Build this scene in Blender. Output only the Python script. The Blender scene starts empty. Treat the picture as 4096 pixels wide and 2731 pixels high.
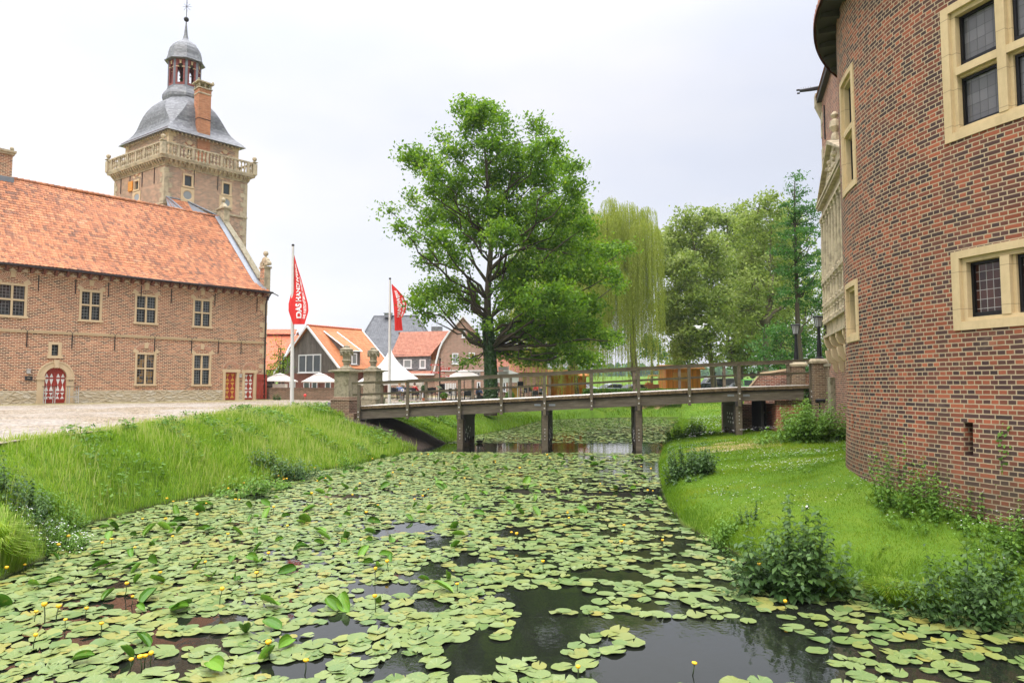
import bpy, math, random
import numpy as np
from mathutils import Vector, Matrix, noise as mnoise
random.seed(7); RNG = np.random.default_rng(11)
PI = math.pi
scene = bpy.context.scene
COL = scene.collection

# ---------------------------------------------------------------- camera
H_CAM = 3.1
F_PX = 2731.0            # focal length in photo pixels (4096 wide)
PITCH = math.atan(172.0 / F_PX)
cam_d = bpy.data.cameras.new('camera'); cam = bpy.data.objects.new('camera', cam_d); COL.objects.link(cam)
cam_d.sensor_width = 36.0; cam_d.lens = 36.0 * F_PX / 4096.0
cam_d.clip_start = 0.1; cam_d.clip_end = 6000
cam.location = (0, 0, H_CAM); cam.rotation_euler = (PI / 2 + PITCH, 0, 0)
scene.camera = cam

# ---------------------------------------------------------------- light
SUN_EL, SUN_AZ = math.radians(52), math.radians(205)     # azimuth measured clockwise from +Y: sun behind, slightly left
world = bpy.data.worlds.new('World'); scene.world = world; world.use_nodes = True
wt = world.node_tree; wt.nodes.clear()
def wn(t): return wt.nodes.new(t)
w_out = wn('ShaderNodeOutputWorld'); w_bg = wn('ShaderNodeBackground'); w_bg2 = wn('ShaderNodeBackground'); w_add = wn('ShaderNodeAddShader')
w_sky = wn('ShaderNodeTexSky'); w_sky.sky_type = 'NISHITA'; w_sky.sun_disc = False
w_sky.sun_elevation = SUN_EL; w_sky.sun_rotation = SUN_AZ; w_sky.air_density = 1.0; w_sky.dust_density = 3.0
w_bg.inputs[1].default_value = 0.03
wt.links.new(w_sky.outputs[0], w_bg.inputs[0])
# overcast cloud layer: bright towards the zenith, greyer near the horizon, softly mottled
w_tc = wn('ShaderNodeTexCoord'); w_sep = wn('ShaderNodeSeparateXYZ')
wt.links.new(w_tc.outputs['Generated'], w_sep.inputs[0])
def wmath(op, a, b=None, clamp=False):
    n = wn('ShaderNodeMath'); n.operation = op; n.use_clamp = clamp
    for i, s in enumerate((a, b)):
        if s is None: continue
        if isinstance(s, (int, float)): n.inputs[i].default_value = s
        else: wt.links.new(s, n.inputs[i])
    return n.outputs[0]
zc = wmath('MAXIMUM', w_sep.outputs[2], 0.0)
w_map = wn('ShaderNodeMapping'); w_map.inputs['Scale'].default_value = (1.3, 1.3, 3.6)
w_map.inputs['Location'].default_value = (0.35, 0.2, 0.1)
wt.links.new(w_tc.outputs['Generated'], w_map.inputs[0])
w_no = wn('ShaderNodeTexNoise'); w_no.inputs['Scale'].default_value = 1.3; w_no.inputs['Detail'].default_value = 4.0; w_no.inputs['Roughness'].default_value = 0.45
wt.links.new(w_map.outputs[0], w_no.inputs['Vector'])
mott = wmath('MULTIPLY', wmath('SUBTRACT', w_no.outputs[0], 0.5), 0.30)
lum = wmath('ADD', wmath('ADD', wmath('MULTIPLY', wmath('POWER', zc, 5.0), 6.5), 0.75), mott)
# the cloud is thinner (brighter) towards the west (left)
lum = wmath('ADD', lum, wmath('MULTIPLY', w_sep.outputs[0], -0.18))
lum = wmath('MAXIMUM', lum, 0.38)
w_ramp = wn('ShaderNodeValToRGB'); w_ramp.color_ramp.elements[0].color = (0.93, 0.95, 1.05, 1); w_ramp.color_ramp.elements[1].color = (1.02, 0.99, 0.985, 1)
w_ramp.color_ramp.elements[0].position = 0.38; w_ramp.color_ramp.elements[1].position = 0.62
wt.links.new(w_no.outputs[0], w_ramp.inputs[0])
w_bg2.inputs[1].default_value = 1.0
wt.links.new(w_ramp.outputs[0], w_bg2.inputs[0]); wt.links.new(lum, w_bg2.inputs[1])
wt.links.new(w_bg.outputs[0], w_add.inputs[0]); wt.links.new(w_bg2.outputs[0], w_add.inputs[1]); wt.links.new(w_add.outputs[0], w_out.inputs[0])
sun_d = bpy.data.lights.new('sun', 'SUN'); sun_d.energy = 1.4; sun_d.angle = math.radians(12); sun_d.color = (1.0, 0.95, 0.87)
sun = bpy.data.objects.new('sun', sun_d); COL.objects.link(sun)
_sd = Vector((math.sin(SUN_AZ) * math.cos(SUN_EL), math.cos(SUN_AZ) * math.cos(SUN_EL), math.sin(SUN_EL)))
sun.rotation_euler = _sd.to_track_quat('Z', 'Y').to_euler(); sun.location = (0, 0, 60)
scene.view_settings.view_transform = 'Standard'; scene.view_settings.look = 'None'
scene.view_settings.exposure = 0.15; scene.view_settings.gamma = 1.0
scene.render.engine = 'CYCLES'
scene.cycles.max_bounces = 6; scene.cycles.transparent_max_bounces = 8; scene.cycles.use_denoising = True

# ---------------------------------------------------------------- geometry helpers
_c, _s = math.cos(PITCH), math.sin(PITCH)
def ray(px, py):
    a = (px - 2048) / F_PX; b = (1365.5 - py) / F_PX
    return Vector((a, _c - b * _s, _s + b * _c))
def at(px, py, Y):                       # surveyed point: the sight line cut at distance Y
    d = ray(px, py); return Vector((0, 0, H_CAM)) + d * (Y / d.y)
def onz(px, py, z=0.0):                  # ... cut at height z
    d = ray(px, py); return Vector((0, 0, H_CAM)) + d * ((z - H_CAM) / d.z)
def onplane(px, py, P, n):
    d = ray(px, py); o = Vector((0, 0, H_CAM)); return o + d * ((P - o).dot(n) / d.dot(n))

class Fr:                                # local frame
    def __init__(s, o, ex, ey, ez=(0, 0, 1)):
        s.o = Vector(o); s.ex = Vector(ex); s.ey = Vector(ey); s.ez = Vector(ez)
    def __call__(s, x, y, z): return s.o + s.ex * x + s.ey * y + s.ez * z
def frot(o, a=0.0, sc=1.0): return Fr(o, (sc * math.cos(a), sc * math.sin(a), 0), (-sc * math.sin(a), sc * math.cos(a), 0), (0, 0, sc))
W0 = Fr((0, 0, 0), (1, 0, 0), (0, 1, 0))

ORG = {}
class MB:
    def __init__(s): s.v = []; s.f = []; s.m = []; s.uv = []
    def poly(s, pts, m=0, uv=None):
        i = len(s.v); s.v += [tuple(p) for p in pts]; s.f.append(tuple(range(i, i + len(pts)))); s.m.append(m); s.uv.append(uv)
    def box(s, F, x0, x1, y0, y1, z0, z1, m=0):
        i = len(s.v)
        for z in (z0, z1):
            for (x, y) in ((x0, y0), (x1, y0), (x1, y1), (x0, y1)): s.v.append(tuple(F(x, y, z)))
        for q in ((0, 3, 2, 1), (4, 5, 6, 7), (0, 1, 5, 4), (1, 2, 6, 5), (2, 3, 7, 6), (3, 0, 4, 7)):
            s.f.append(tuple(i + k for k in q)); s.m.append(m); s.uv.append(None)
    def frustum(s, F, r0, r1, z0, z1, m=0):          # rects (x0,x1,y0,y1) at z0 and z1
        i = len(s.v)
        for z, r in ((z0, r0), (z1, r1)):
            for (x, y) in ((r[0], r[2]), (r[1], r[2]), (r[1], r[3]), (r[0], r[3])): s.v.append(tuple(F(x, y, z)))
        for q in ((0, 3, 2, 1), (4, 5, 6, 7), (0, 1, 5, 4), (1, 2, 6, 5), (2, 3, 7, 6), (3, 0, 4, 7)):
            s.f.append(tuple(i + k for k in q)); s.m.append(m); s.uv.append(None)
    def prism(s, F, outline, y0, y1, m=0):           # outline in local x,z; extruded along y
        n = len(outline); i = len(s.v)
        for y in (y0, y1):
            for (x, z) in outline: s.v.append(tuple(F(x, y, z)))
        s.f.append(tuple(i + k for k in range(n))); s.f.append(tuple(i + n + k for k in reversed(range(n)))); s.m += [m, m]; s.uv += [None, None]
        for k in range(n):
            k2 = (k + 1) % n; s.f.append((i + k, i + n + k, i + n + k2, i + k2)); s.m.append(m); s.uv.append(None)
    def plan(s, F, outline, z0, z1, m=0):            # outline in local x,y; extruded up
        n = len(outline); i = len(s.v)
        for z in (z0, z1):
            for (x, y) in outline: s.v.append(tuple(F(x, y, z)))
        s.f.append(tuple(i + k for k in reversed(range(n)))); s.f.append(tuple(i + n + k for k in range(n))); s.m += [m, m]; s.uv += [None, None]
        for k in range(n):
            k2 = (k + 1) % n; s.f.append((i + k, i + k2, i + n + k2, i + n + k)); s.m.append(m); s.uv.append(None)
    def tube(s, pts, rad, n=6, m=0, cap=True, ph=0.0):
        pts = [Vector(p) for p in pts]; i0 = len(s.v); K = len(pts)
        if isinstance(rad, (int, float)): rad = [rad] * K
        prev = None
        for k in range(K):
            t = (pts[min(k + 1, K - 1)] - pts[max(k - 1, 0)])
            t = t.normalized() if t.length > 1e-9 else Vector((0, 0, 1))
            if prev is None: a = t.cross(Vector((0.13, 0.97, 0.2))).normalized() if abs(t.y) < .95 else t.cross(Vector((1, 0, 0))).normalized()
            else: a = (prev - t * prev.dot(t)).normalized()
            prev = a; b = t.cross(a)
            for j in range(n):
                th = 2 * PI * j / n + ph; s.v.append(tuple(pts[k] + (a * math.cos(th) + b * math.sin(th)) * rad[k]))
        for k in range(K - 1):
            for j in range(n):
                j2 = (j + 1) % n; s.f.append((i0 + k * n + j, i0 + k * n + j2, i0 + (k + 1) * n + j2, i0 + (k + 1) * n + j)); s.m.append(m); s.uv.append(None)
        if cap:
            s.f.append(tuple(i0 + j for j in reversed(range(n)))); s.f.append(tuple(i0 + (K - 1) * n + j for j in range(n))); s.m += [m, m]; s.uv += [None, None]
    def lathe(s, F, prof, n=12, m=0, ph=0.0, a0=0.0, a1=2 * PI):   # prof: (r,z)
        i0 = len(s.v); K = len(prof)
        for (r, z) in prof:
            for j in range(n):
                th = 2 * PI * j / n + ph; s.v.append(tuple(F(r * math.cos(th), r * math.sin(th), z)))
        for k in range(K - 1):
            for j in range(n):
                j2 = (j + 1) % n; s.f.append((i0 + k * n + j, i0 + k * n + j2, i0 + (k + 1) * n + j2, i0 + (k + 1) * n + j)); s.m.append(m); s.uv.append(None)
        s.f.append(tuple(i0 + j for j in reversed(range(n)))); s.f.append(tuple(i0 + (K - 1) * n + j for j in range(n))); s.m += [m, m]; s.uv += [None, None]
    def rings(s, rings, m=0, cap=True, uvf=None):     # lofted rings of equal length
        i0 = len(s.v); n = len(rings[0])
        for r in rings: s.v += [tuple(p) for p in r]
        for k in range(len(rings) - 1):
            for j in range(n):
                j2 = (j + 1) % n; s.f.append((i0 + k * n + j, i0 + k * n + j2, i0 + (k + 1) * n + j2, i0 + (k + 1) * n + j)); s.m.append(m); s.uv.append(None)
        if cap:
            s.f.append(tuple(i0 + j for j in reversed(range(n)))); s.f.append(tuple(i0 + (len(rings) - 1) * n + j for j in range(n))); s.m += [m, m]; s.uv += [None, None]
    def ball(s, c, r, n=8, m=0, sz=1.0):
        c = Vector(c); F = Fr(c, (1, 0, 0), (0, 1, 0))
        s.lathe(F, [(max(r * math.sin(PI * k / n), r * .05), -r * sz * math.cos(PI * k / n)) for k in range(n + 1)], n + 2, m)
    def build(s, name, mats, parent=None, org=None, smooth=False, sharp=None):
        if not isinstance(mats, (list, tuple)): mats = [mats]
        o0 = ORG[parent.name] if parent is not None else Vector(org if org is not None else (0, 0, 0))
        me = bpy.data.meshes.new(name)
        V = np.array(s.v, dtype=np.float64).reshape(-1, 3) - np.array(o0)
        me.from_pydata([tuple(v) for v in V], [], s.f)
        for mt in mats: me.materials.append(mt)
        me.polygons.foreach_set('material_index', s.m)
        uvl = me.uv_layers.new(name='uv'); data = np.zeros((len(me.loops), 2)); k = 0
        VV = np.array(s.v)
        for fi, f in enumerate(s.f):
            n = len(f)
            if s.uv[fi] is not None: data[k:k + n] = s.uv[fi]
            else:
                p = VV[list(f)]; nn = np.zeros(3)
                for q in range(n): nn += np.cross(p[q] - p[0], p[(q + 1) % n] - p[0])
                L = np.linalg.norm(nn); nn = nn / L if L > 1e-12 else np.array([0, 0, 1.0])
                if abs(nn[2]) > .985: data[k:k + n] = p[:, :2]
                else:
                    t = np.array([-nn[1], nn[0], 0]); t /= np.linalg.norm(t); b = np.cross(nn, t)
                    data[k:k + n, 0] = p @ t; data[k:k + n, 1] = p @ b
            k += n
        uvl.data.foreach_set('uv', data.ravel())
        if smooth: me.polygons.foreach_set('use_smooth', [True] * len(me.polygons))
        me.update(); ob = bpy.data.objects.new(name, me); COL.objects.link(ob)
        if smooth and sharp:
            me.set_sharp_from_angle(angle=math.radians(sharp))
        if parent is not None: ob.parent = parent
        else: ob.location = o0
        ORG[ob.name] = Vector(o0)
        return ob

def tag(o, label=None, cat=None, group=None, kind=None):
    if label: o['label'] = label
    if cat: o['category'] = cat
    if group: o['group'] = group
    if kind: o['kind'] = kind
    return o
def empty(name, loc, label=None, cat=None, group=None, kind=None):
    o = bpy.data.objects.new(name, None); o.empty_display_size = .2; COL.objects.link(o); o.location = loc; ORG[o.name] = Vector(loc)
    return tag(o, label, cat, group, kind)
def copy_tree(o, parent=None):
    c = o.copy(); COL.objects.link(c); c.parent = parent
    for ch in list(o.children): copy_tree(ch, c)
    return c
def np_mesh(name, V, F, mats, attr=None, parent=None, org=None, smooth=False, mi=None):
    """V (n,3), F (m,k) equal-sized faces; attr dict name->(m,) face floats"""
    o0 = ORG[parent.name] if parent is not None else Vector(org if org is not None else (0, 0, 0))
    V = np.asarray(V, dtype=np.float32) - np.array(o0, dtype=np.float32); F = np.asarray(F, dtype=np.int32); m, k = F.shape
    me = bpy.data.meshes.new(name); me.vertices.add(len(V)); me.vertices.foreach_set('co', V.ravel())
    me.loops.add(m * k); me.loops.foreach_set('vertex_index', F.ravel()); me.polygons.add(m)
    me.polygons.foreach_set('loop_start', np.arange(0, m * k, k, dtype=np.int32))
    if not isinstance(mats, (list, tuple)): mats = [mats]
    for mt in mats: me.materials.append(mt)
    if mi is not None: me.polygons.foreach_set('material_index', np.asarray(mi, dtype=np.int32))
    me.update(calc_edges=True)
    for kx, a in (attr or {}).items():
        A = me.attributes.new(kx, 'FLOAT', 'FACE'); A.data.foreach_set('value', np.asarray(a, dtype=np.float32))
    if smooth: me.polygons.foreach_set('use_smooth', [True] * m)
    ob = bpy.data.objects.new(name, me); COL.objects.link(ob)
    if parent is not None: ob.parent = parent
    else: ob.location = o0
    ORG[ob.name] = Vector(o0)
    return ob

# ---------------------------------------------------------------- materials
class NT:
    def __init__(s, name):
        s.mat = bpy.data.materials.new(name); s.mat.use_nodes = True; s.t = s.mat.node_tree; s.t.nodes.clear()
        s.out = s.n('ShaderNodeOutputMaterial'); s.p = s.n('ShaderNodeBsdfPrincipled'); s.l(s.p.outputs[0], s.out.inputs[0])
    def n(s, t, **k):
        x = s.t.nodes.new(t)
        for a, b in k.items(): setattr(x, a, b)
        return x
    def l(s, a, b): s.t.links.new(a, b)
    def set(s, i, v):
        if hasattr(v, 'links') or isinstance(v, bpy.types.NodeSocket): s.l(v, i)
        elif isinstance(v, (tuple, list)) and len(v) == 3 and i.type == 'RGBA': i.default_value = (*v, 1)
        else: i.default_value = v
    def P(s, **k):
        names = dict(col='Base Color', rough='Roughness', metal='Metallic', normal='Normal', spec='Specular IOR Level', alpha='Alpha', trans='Transmission Weight', ior='IOR', sheen='Sheen Weight', coat='Coat Weight', emit='Emission Color', estr='Emission Strength')
        for a, b in k.items(): s.set(s.p.inputs[names[a]], b)
        return s.mat
    def coord(s, kind='Object'): return s.n('ShaderNodeTexCoord').outputs[kind]
    def pos(s): return s.n('ShaderNodeNewGeometry').outputs['Position']
    def uv(s): return s.n('ShaderNodeUVMap', uv_map='uv').outputs[0]
    def mapping(s, v, scale=(1, 1, 1), loc=(0, 0, 0), rot=(0, 0, 0)):
        m = s.n('ShaderNodeMapping'); s.l(v, m.inputs[0]); m.inputs['Scale'].default_value = scale; m.inputs['Location'].default_value = loc; m.inputs['Rotation'].default_value = rot; return m.outputs[0]
    def noise(s, v, scale, detail=4, rough=.55, dist=0):
        x = s.n('ShaderNodeTexNoise'); s.l(v, x.inputs['Vector']); x.inputs['Scale'].default_value = scale; x.inputs['Detail'].default_value = detail; x.inputs['Roughness'].default_value = rough; x.inputs['Distortion'].default_value = dist
        return x.outputs[0]
    def voro(s, v, scale, feat='F1', rnd=1.0):
        x = s.n('ShaderNodeTexVoronoi', feature=feat); s.l(v, x.inputs['Vector']); x.inputs['Scale'].default_value = scale; x.inputs['Randomness'].default_value = rnd; return x
    def math(s, op, a, b=0.0, c=0.0, clamp=False):
        x = s.n('ShaderNodeMath', operation=op, use_clamp=clamp); s.set(x.inputs[0], a); s.set(x.inputs[1], b); s.set(x.inputs[2], c); return x.outputs[0]
    def ramp(s, f, stops, interp='LINEAR'):
        r = s.n('ShaderNodeValToRGB'); s.l(f, r.inputs[0]); cr = r.color_ramp; cr.interpolation = interp
        while len(cr.elements) > 1: cr.elements.remove(cr.elements[-1])
        for i, (p, c) in enumerate(stops):
            e = cr.elements[0] if i == 0 else cr.elements.new(p)
            e.position = p; e.color = (*c, 1) if len(c) == 3 else c
        return r.outputs[0]
    def mix(s, f, a, b, mode='MIX'):
        x = s.n('ShaderNodeMix', data_type='RGBA', blend_type=mode); s.set(x.inputs[0], f)
        s.set(x.inputs[6], a); s.set(x.inputs[7], b); return x.outputs[2]
    def bump(s, h, strength=.3, dist=.02, nrm=None):
        b = s.n('ShaderNodeBump'); b.inputs['Strength'].default_value = strength; b.inputs['Distance'].default_value = dist; s.l(h, b.inputs['Height'])
        if nrm is not None: s.l(nrm, b.inputs['Normal'])
        return b.outputs[0]
    def attr(s, name): return s.n('ShaderNodeAttribute', attribute_name=name).outputs['Fac']

def g(v): return (v, v, v)
def srgb(r, gg, b):
    f = lambda c: (c / 255 / 12.92) if c <= 10 else ((c / 255 + .055) / 1.055) ** 2.4
    return (f(r), f(gg), f(b))

def damp_foot(mat, z0, z1, col):
    nt = mat.node_tree; p = nt.nodes['Principled BSDF'] if 'Principled BSDF' in nt.nodes else [n for n in nt.nodes if n.type == 'BSDF_PRINCIPLED'][0]
    src = p.inputs['Base Color'].links[0].from_socket; g_ = nt.nodes.new('ShaderNodeNewGeometry'); s = nt.nodes.new('ShaderNodeSeparateXYZ'); nt.links.new(g_.outputs['Position'], s.inputs[0])
    n = nt.nodes.new('ShaderNodeTexNoise'); n.inputs['Scale'].default_value = .9; n.inputs['Detail'].default_value = 7; n.inputs['Roughness'].default_value = .7; nt.links.new(g_.outputs['Position'], n.inputs['Vector'])
    m = nt.nodes.new('ShaderNodeMapRange'); nt.links.new(s.outputs[2], m.inputs['Value']); m.inputs['From Min'].default_value = z1; m.inputs['From Max'].default_value = z0; m.inputs['To Min'].default_value = -.25; m.inputs['To Max'].default_value = .30
    a = nt.nodes.new('ShaderNodeMath'); a.operation = 'ADD'; nt.links.new(n.outputs[0], a.inputs[0]); nt.links.new(m.outputs[0], a.inputs[1]); r = nt.nodes.new('ShaderNodeMapRange'); nt.links.new(a.outputs[0], r.inputs['Value']); r.inputs['From Min'].default_value = .50; r.inputs['From Max'].default_value = .80; r.inputs['To Max'].default_value = .42
    x = nt.nodes.new('ShaderNodeMix'); x.data_type = 'RGBA'; nt.links.new(r.outputs[0], x.inputs[0]); nt.links.new(src, x.inputs[6]); x.inputs[7].default_value = (*col, 1); nt.links.new(x.outputs[2], p.inputs['Base Color'])
def m_plain(name, col, rough=.6, metal=0.0, var=.15, scale=3.0, bump=0.0, spec=.5):
    t = NT(name); p = t.coord(); n1 = t.noise(p, scale, 5, .6)
    c = t.mix(n1, tuple(x * (1 - var) for x in col), tuple(min(1, x * (1 + var)) for x in col))
    k = dict(col=c, rough=rough, metal=metal, spec=spec)
    if bump: k['normal'] = t.bump(t.noise(p, scale * 8, 4), bump, .01)
    return t.P(**k)

def m_brick(name, stops, mortar, bw=.26, bh=.077, ms=.012, squash=1.0, off=.5, bumpk=.5, stain=None, stain_amt=.35, warp=.004, dirt_scale=.35, mvar=.25, rough=.88):
    """brick wall from metre UVs: per-brick colour from stops, mortar, blotches"""
    t = NT(name); uv = t.uv()
    nz = t.n('ShaderNodeTexNoise'); t.l(uv, nz.inputs['Vector']); nz.inputs['Scale'].default_value = 6.0
    vm = t.n('ShaderNodeVectorMath', operation='MULTIPLY_ADD'); t.l(nz.outputs[1], vm.inputs[0]); vm.inputs[1].default_value = (warp * 2, warp * 2, 0); t.l(uv, vm.inputs[2])
    b = t.n('ShaderNodeTexBrick'); t.l(vm.outputs[0], b.inputs['Vector'])
    b.offset = off; b.squash = squash; b.squash_frequency = 2 if squash != 1 else 1
    b.inputs['Color1'].default_value = (0, 0, 0, 1); b.inputs['Color2'].default_value = (1, 1, 1, 1); b.inputs['Mortar'].default_value = (.5, .5, .5, 1)
    b.inputs['Scale'].default_value = 1.0; b.inputs['Mortar Size'].default_value = ms; b.inputs['Mortar Smooth'].default_value = .25; b.inputs['Bias'].default_value = 0
    b.inputs['Brick Width'].default_value = bw; b.inputs['Row Height'].default_value = bh
    col = t.ramp(b.outputs['Color'], stops, 'LINEAR')
    fine = t.noise(uv, 22, 5, .65); col = t.mix(t.math('MULTIPLY', fine, .55), col, t.mix(.5, col, (.05, .035, .03)), 'MIX')
    mort = t.mix(t.noise(uv, 9, 4), tuple(x * (1 - mvar) for x in mortar), tuple(min(1, x * (1 + mvar)) for x in mortar))
    pt = t.ramp(t.noise(uv, .55, 5, .65, 1.0), [(.3, g(.72)), (.5, g(.95)), (.7, g(1.18))]); col = t.mix(1.0, col, pt, 'MULTIPLY')
    lime = t.ramp(t.noise(uv, 1.3, 6, .7, .8), [(.60, g(0)), (.74, g(.38))]); col = t.mix(lime, col, mortar)
    c = t.mix(b.outputs['Fac'], col, mort)
    big = t.noise(uv, dirt_scale, 6, .6, .6)
    st = stain or tuple(x * .45 for x in stops[0][1])
    f = t.ramp(big, [(.50, g(0)), (.78, g(1))])
    c = t.mix(t.math('MULTIPLY', f, stain_amt), c, st)
    inv = t.math('SUBTRACT', 1.0, b.outputs['Fac'])
    h = t.math('ADD', inv, t.math('MULTIPLY', fine, .35))
    return t.P(col=c, rough=rough, spec=.25, normal=t.bump(h, bumpk, .012))

def m_stone(name, c1, c2, scale=1.2, bump=.3, lichen=None, lich_amt=.6, rough=.85, lscale=2.2, joints=0):
    t = NT(name); p = t.pos(); a = t.noise(p, scale, 6, .65, .4); b = t.noise(p, scale * 12, 5, .6)
    c = t.mix(a, c1, c2); c = t.mix(t.math('MULTIPLY', b, .45), c, tuple(x * .55 for x in c1))
    if joints:
        sz = t.n('ShaderNodeSeparateXYZ'); t.l(p, sz.inputs[0]); fr_ = t.math('FRACT', t.math('MULTIPLY', sz.outputs[2], 1 / joints)); c = t.mix(t.math('MULTIPLY', t.math('LESS_THAN', fr_, .02), .55), c, (.16, .12, .07))
        c = t.mix(t.ramp(t.noise(t.mapping(p, scale=(3, 3, .7)), 1.0, 6, .7), [(.48, g(0)), (.75, g(.5))]), c, tuple(x * .55 for x in c1))
    if lichen:
        f = t.ramp(t.noise(p, lscale, 7, .7, .8), [(.47, g(0)), (.62, g(1))]); c = t.mix(t.math('MULTIPLY', f, lich_amt), c, lichen)
    return t.P(col=c, rough=rough, spec=.2, normal=t.bump(t.math('ADD', b, a), bump, .02))

def m_tile(name, stops, tw, th, moss=None, moss_amt=.3, rough=.75, spec=.3, mscale=.5):
    t = NT(name); uv = t.uv(); b = t.n('ShaderNodeTexBrick'); t.l(uv, b.inputs['Vector']); b.offset = 0; b.squash = 1
    b.inputs['Color1'].default_value = (0, 0, 0, 1); b.inputs['Color2'].default_value = (1, 1, 1, 1); b.inputs['Mortar'].default_value = (.2, .2, .2, 1)
    b.inputs['Scale'].default_value = 1; b.inputs['Mortar Size'].default_value = .004; b.inputs['Brick Width'].default_value = tw; b.inputs['Row Height'].default_value = th
    big = t.noise(uv, mscale, 5, .6, .5)
    v = t.math('ADD', t.math('MULTIPLY', b.outputs['Color'], .62), t.math('MULTIPLY', t.math('SUBTRACT', big, .2), .62), clamp=True)
    c = t.ramp(v, stops)
    fine = t.noise(uv, 18, 4, .6); c = t.mix(t.math('MULTIPLY', fine, .35), c, tuple(x * .5 for x in stops[0][1]))
    if moss:
        f = t.ramp(t.noise(uv, 1.7, 7, .75, .6), [(.52, g(0)), (.7, g(1))]); c = t.mix(t.math('MULTIPLY', f, moss_amt), c, moss)
    return t.P(col=c, rough=rough, spec=spec, normal=t.bump(fine, .25, .01))

def m_wood(name, c1, c2, grain=(1.5, 30, 30), rough=.8, moss=None, moss_amt=.4, plank=None):
    t = NT(name); p = t.uv() if plank else t.coord(); m = t.mapping(p, scale=(grain[0], grain[1], grain[2])); a = t.noise(m, 1.0, 6, .7, .3)
    c = t.mix(t.ramp(a, [(.3, g(0)), (.7, g(1))]), c1, c2)
    nrm = a
    if plank:      # plank = (width, vertical?)
        b = t.n('ShaderNodeTexBrick'); rot = t.mapping(p, rot=(0, 0, PI / 2 if plank[1] else 0)); t.l(rot, b.inputs['Vector']); b.offset = .37
        b.inputs['Color1'].default_value = (0.15, .15, .15, 1); b.inputs['Color2'].default_value = (1, 1, 1, 1); b.inputs['Mortar'].default_value = (0, 0, 0, 1)
        b.inputs['Scale'].default_value = 1; b.inputs['Mortar Size'].default_value = .006; b.inputs['Brick Width'].default_value = 3.7; b.inputs['Row Height'].default_value = plank[0]
        c = t.mix(.45, c, b.outputs['Color'], 'MULTIPLY'); nrm = b.outputs['Fac']; nrm = t.math('SUBTRACT', a, t.math('MULTIPLY', nrm, 2))
    if moss:
        f = t.ramp(t.noise(t.pos(), 2.5, 6, .7), [(.48, g(0)), (.66, g(1))]); c = t.mix(t.math('MULTIPLY', f, moss_amt), c, moss)
    return t.P(col=c, rough=rough, spec=.25, normal=t.bump(nrm, .35, .01))

def m_leaf(name, cols, trans=.35, rough=.55, spec=.25, tcol=None):
    """foliage: face attribute rnd picks the leaf's own colour"""
    t = NT(name); a = t.attr('rnd'); n = len(cols)
    c = t.ramp(a, [(i / (n - 1), cc) for i, cc in enumerate(cols)])
    t.P(col=c, rough=rough, spec=spec)
    tr = t.n('ShaderNodeBsdfTranslucent'); hs = t.n('ShaderNodeHueSaturation'); t.l(c, hs.inputs['Color']); hs.inputs['Value'].default_value = 1.25; hs.inputs['Hue'].default_value = .49; hs.inputs['Saturation'].default_value = 1.1
    t.l(hs.outputs[0], tr.inputs[0]); mx = t.n('ShaderNodeMixShader'); mx.inputs[0].default_value = trans
    t.l(t.p.outputs[0], mx.inputs[1]); t.l(tr.outputs[0], mx.inputs[2]); t.l(mx.outputs[0], t.out.inputs[0])
    return t.mat

def m_glass(name, tint=(.03, .035, .04), gw=.11, gh=.13, lead=(.25, .27, .28), lw=.006, rough=.08, var=.5, warm=None, spec=.6):
    """small leaded panes: reflective dark glass with lead cames"""
    t = NT(name); uv = t.uv(); b = t.n('ShaderNodeTexBrick'); t.l(uv, b.inputs['Vector']); b.offset = 0
    b.inputs['Color1'].default_value = (0, 0, 0, 1); b.inputs['Color2'].default_value = (1, 1, 1, 1); b.inputs['Mortar'].default_value = (.5, .5, .5, 1)
    b.inputs['Scale'].default_value = 1; b.inputs['Mortar Size'].default_value = lw; b.inputs['Mortar Smooth'].default_value = 0; b.inputs['Brick Width'].default_value = gw; b.inputs['Row Height'].default_value = gh
    pane = t.mix(b.outputs['Color'], tuple(x * (1 - var) for x in tint), tuple(x * (1 + var) for x in tint))
    if warm:
        f = t.ramp(t.noise(uv, 2.2, 2), [(.5, g(0)), (.56, g(1))]); pane = t.mix(f, pane, warm)
    c = t.mix(b.outputs['Fac'], pane, lead)
    rr = t.math('ADD', t.math('MULTIPLY', b.outputs['Fac'], .4), rough)
    tilt = t.math('MULTIPLY', b.outputs['Color'], 1.0)
    return t.P(col=c, rough=rr, spec=spec, normal=t.bump(t.noise(uv, 5, 2), .12, .02))

M = {}
STN1, STN2 = (.60, .445, .265), (.70, .55, .36)
M['sandstone'] = m_stone('sandstone', STN1, STN2, 1.5, .15)
M['sandstone_weathered'] = m_stone('sandstone_weathered', (.46, .38, .25), (.62, .53, .37), 1.4, .3, (.19, .165, .115), .7)
M['sandstone_new'] = m_stone('sandstone_new', (.58, .435, .235), (.67, .53, .32), .8, .15, joints=.62)
M['mossy_stone'] = m_stone('mossy_stone', (.27, .235, .16), (.43, .38, .27), 4.5, .5, (.11, .10, .055), .7, lscale=5.0)
M['brick_old'] = m_brick('brick_old', [(0, (.09, .04, .03)), (.3, (.25, .085, .045)), (.7, (.42, .145, .07)), (1, (.54, .23, .12))], (.68, .52, .35), bw=.27, bh=.098, ms=.017, stain=(.20, .10, .07), stain_amt=.28, bumpk=.6)
M['brick_tower'] = m_brick('brick_tower', [(0, (.10, .05, .04)), (.35, (.24, .10, .06)), (.7, (.38, .16, .09)), (1, (.50, .26, .16))], (.64, .53, .39), bw=.26, bh=.092, ms=.017, stain=(.14, .10, .07), stain_amt=.4, bumpk=.6)
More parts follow.
